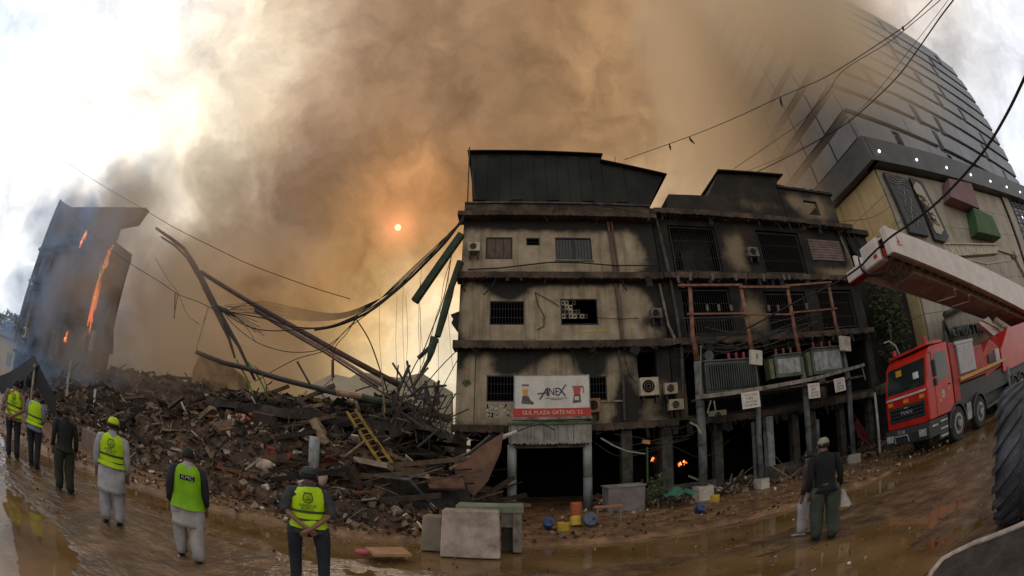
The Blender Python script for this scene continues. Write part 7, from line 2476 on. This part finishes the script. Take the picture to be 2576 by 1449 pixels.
person('man in a bright lime vest and black trousers, arms behind his back, farthest left', -10.5, 4.33, 1.76, 52, arms='behind', vest=LIME, vest_len=0.93, shirt=mat('tan_shirt', (0.22, 0.15, 0.07), (0.13, 0.09, 0.05), rough=0.8), trousers=BLKTR, print_='r', lean=0.03, seed=1, forearm_bare=True)
person('man in blue grey shirt and lime vest with black bands, second from left', -9.88, 4.75, 1.73, 40, arms='front', vest=LIME, shirt=BLUEG, trousers=NAVYTR, step=0.08, seed=2)
person('man in dark jacket, olive trousers and green boots without a vest', -8.15, 4.75, 1.68, 70, arms='down', shirt=DKCOAT, long_shirt=False, trousers=OLIVE, baggy=True, shoes=WELLY, boots=True, step=0.06, seed=3)
person('man in lime cap, lime vest and light grey long shirt, fourth from left', -6.28, 4.75, 1.82, 46, arms='down', vest=LIME, shirt=GREYK, long_shirt=True, trousers=GREYK, baggy=True, cap=LIMECAP, cap_brim=-60, print_='r', seed=4, lean=-0.02)
person('man in green vest marked KMC over a grey long shirt, black sleeves, striding', -4.5, 4.95, 1.72, 40, arms='down', vest=GREENV, vest_len=0.84, bands=False, shirt=GREYK2, sleeve=BLKTR, long_shirt=True, trousers=GREYK2, baggy=True, print_='kmc', step=0.14, seed=5, stance=0.125)
person('man in dark cap and lime vest with hands clasped behind him, nearest the middle', -2.66, 5.42, 1.78, 24, arms='behind', vest=LIME, shirt=DKGREY, trousers=NAVYTR, cap=mat('dark_cap', (0.03, 0.04, 0.04), (0.02, 0.025, 0.025), rough=0.8), print_='r', seed=6, vest_len=0.93, step=0.05, forearm_bare=True, stance=0.17)
p7 = person('man in black jumper, grey green trousers and khaki cap, looking left', 5.35, 6.2, 1.88, -22, arms='down', shirt=BLKKNIT, trousers=GRGREEN, baggy=True, cap=CAPK, hair=True, head_yaw=60, seed=7, step=0.05, lean=0.04, stance=0.12)
p8 = person('man in white trousers mostly hidden behind the man in the black jumper', 5.55, 6.95, 1.70, 30, arms='down', shirt=mat('dark_red_brown', (0.06, 0.035, 0.03), rough=0.85), trousers=GREYK2, baggy=True, seed=8, step=0.12, shoes=GREYK2)
# white bag in his right hand
bag = MB()
bc = Vector((5.66, 6.02, 0.88))
bag.grid(lambda u, v: bc + Vector(((u - 0.5) * (0.10 + 0.24 * v) + 0.10 * v, 0.05 * math.sin(u * 9), -0.34 * v + 0.02 * math.sin(u * 6))), 8, 6)
tag(bag.build('white_bag', WHITEP), 'white plastic bag hanging from the hand of the man in the black jumper', 'bag')

# ------------------------------------------------------------------ air: smoke veils as real volumes
def volume(name, label, box, density, color, scale=0.12, lo=0.42, hi=0.70, fall=('x', 0, 1), seed=0.0, aniso=0.2, edge=0.22, gamma=1.0):
    x0, x1, y0, y1, z0, z1 = box
    me = MB().box(*box)
    m = bpy.data.materials.new(name)
    m.use_nodes = True
    nt = m.node_tree
    for n in list(nt.nodes):
        nt.nodes.remove(n)
    N, L = nt.nodes.new, nt.links.new
    out = N('ShaderNodeOutputMaterial')
    pv = N('ShaderNodeVolumePrincipled')
    pv.inputs['Color'].default_value = (*color, 1)
    pv.inputs['Anisotropy'].default_value = aniso
    L(pv.outputs[0], out.inputs['Volume'])
    tc = N('ShaderNodeTexCoord')
    geo = N('ShaderNodeNewGeometry')
    sp = N('ShaderNodeSeparateXYZ')
    L(tc.outputs['Generated'], sp.inputs[0])

    def mm(op, a, bb=None, c=None, clamp=False):
        n = N('ShaderNodeMath')
        n.operation = op
        n.use_clamp = clamp
        for i, v in enumerate((a, bb, c)):
            if v is None:
                continue
            if hasattr(v, 'links'):
                L(v, n.inputs[i])
            else:
                n.inputs[i].default_value = v
        return n.outputs[0]

    def ramp(v, a, b):
        n = N('ShaderNodeMapRange')
        n.interpolation_type = 'SMOOTHSTEP'
        L(v, n.inputs[0])
        n.inputs['From Min'].default_value = a
        n.inputs['From Max'].default_value = b
        return n.outputs[0]
    e = None
    for ax in 'XYZ':
        v = sp.outputs[ax]
        q = mm('MULTIPLY', ramp(v, 0.0, edge), ramp(v, 1.0, 1.0 - edge))
        e = q if e is None else mm('MULTIPLY', e, q)
    if fall:
        e = mm('MULTIPLY', e, ramp(sp.outputs[fall[0].upper()], fall[1], fall[2]))
    nz = N('ShaderNodeTexNoise')
    mp = N('ShaderNodeMapping')
    mp.inputs['Location'].default_value = (seed, seed * 2, 0)
    L(geo.outputs['Position'], mp.inputs[0])
    L(mp.outputs[0], nz.inputs['Vector'])
    nz.inputs['Scale'].default_value = scale
    nz.inputs['Detail'].default_value = 3
    nz.inputs['Distortion'].default_value = 0.6
    d = mm('MULTIPLY', e, ramp(nz.outputs['Fac'], lo, hi))
    L(mm('MULTIPLY', d, density), pv.inputs['Density'])
    try:
        m.cycles.volume_step_rate = 1.0
    except Exception:
        pass
    o = me.build(name, m)
    o['kind'] = 'stuff'
    o['label'] = label
    o.visible_shadow = True
    return o


volume('smoke', 'blue grey smoke wrapping the burning block', (-44, -18, 12.4, 16.4, 0.6, 17.5), 0.24, (0.50, 0.70, 1.0), scale=0.34, lo=0.45, hi=0.66, fall=None, seed=2.0, edge=0.14)
volume('smoke', 'brown smoke veiling the tower', (11, 68, 9.5, 16.7, 18.5, 70), 0.62, (1.0, 0.83, 0.62), scale=0.06, lo=0.12, hi=0.60, fall=('x', 0.56, 0.05), seed=5.0, edge=0.2)
volume('smoke', 'brown smoke pouring out of the gap at the left', (-34, -11, 12.0, 16.9, 1.0, 18), 0.34, (0.60, 0.49, 0.38), scale=0.20, lo=0.40, hi=0.66, fall=None, seed=21.0, edge=0.28)
volume('smoke', 'pale brown smoke drifting between the black building and the tower', (13, 26.0, 18.4, 34, 13, 56), 0.26, (1.0, 0.82, 0.60), scale=0.09, lo=0.2, hi=0.6, fall=None, seed=12.0, edge=0.32)
volume('smoke', 'brown smoke rising from the heap at the left', (-27, -8, 18.5, 25, 2.0, 16), 0.2, (0.75, 0.6, 0.45), scale=0.15, lo=0.35, hi=0.65, fall=None, seed=9.0, edge=0.25)
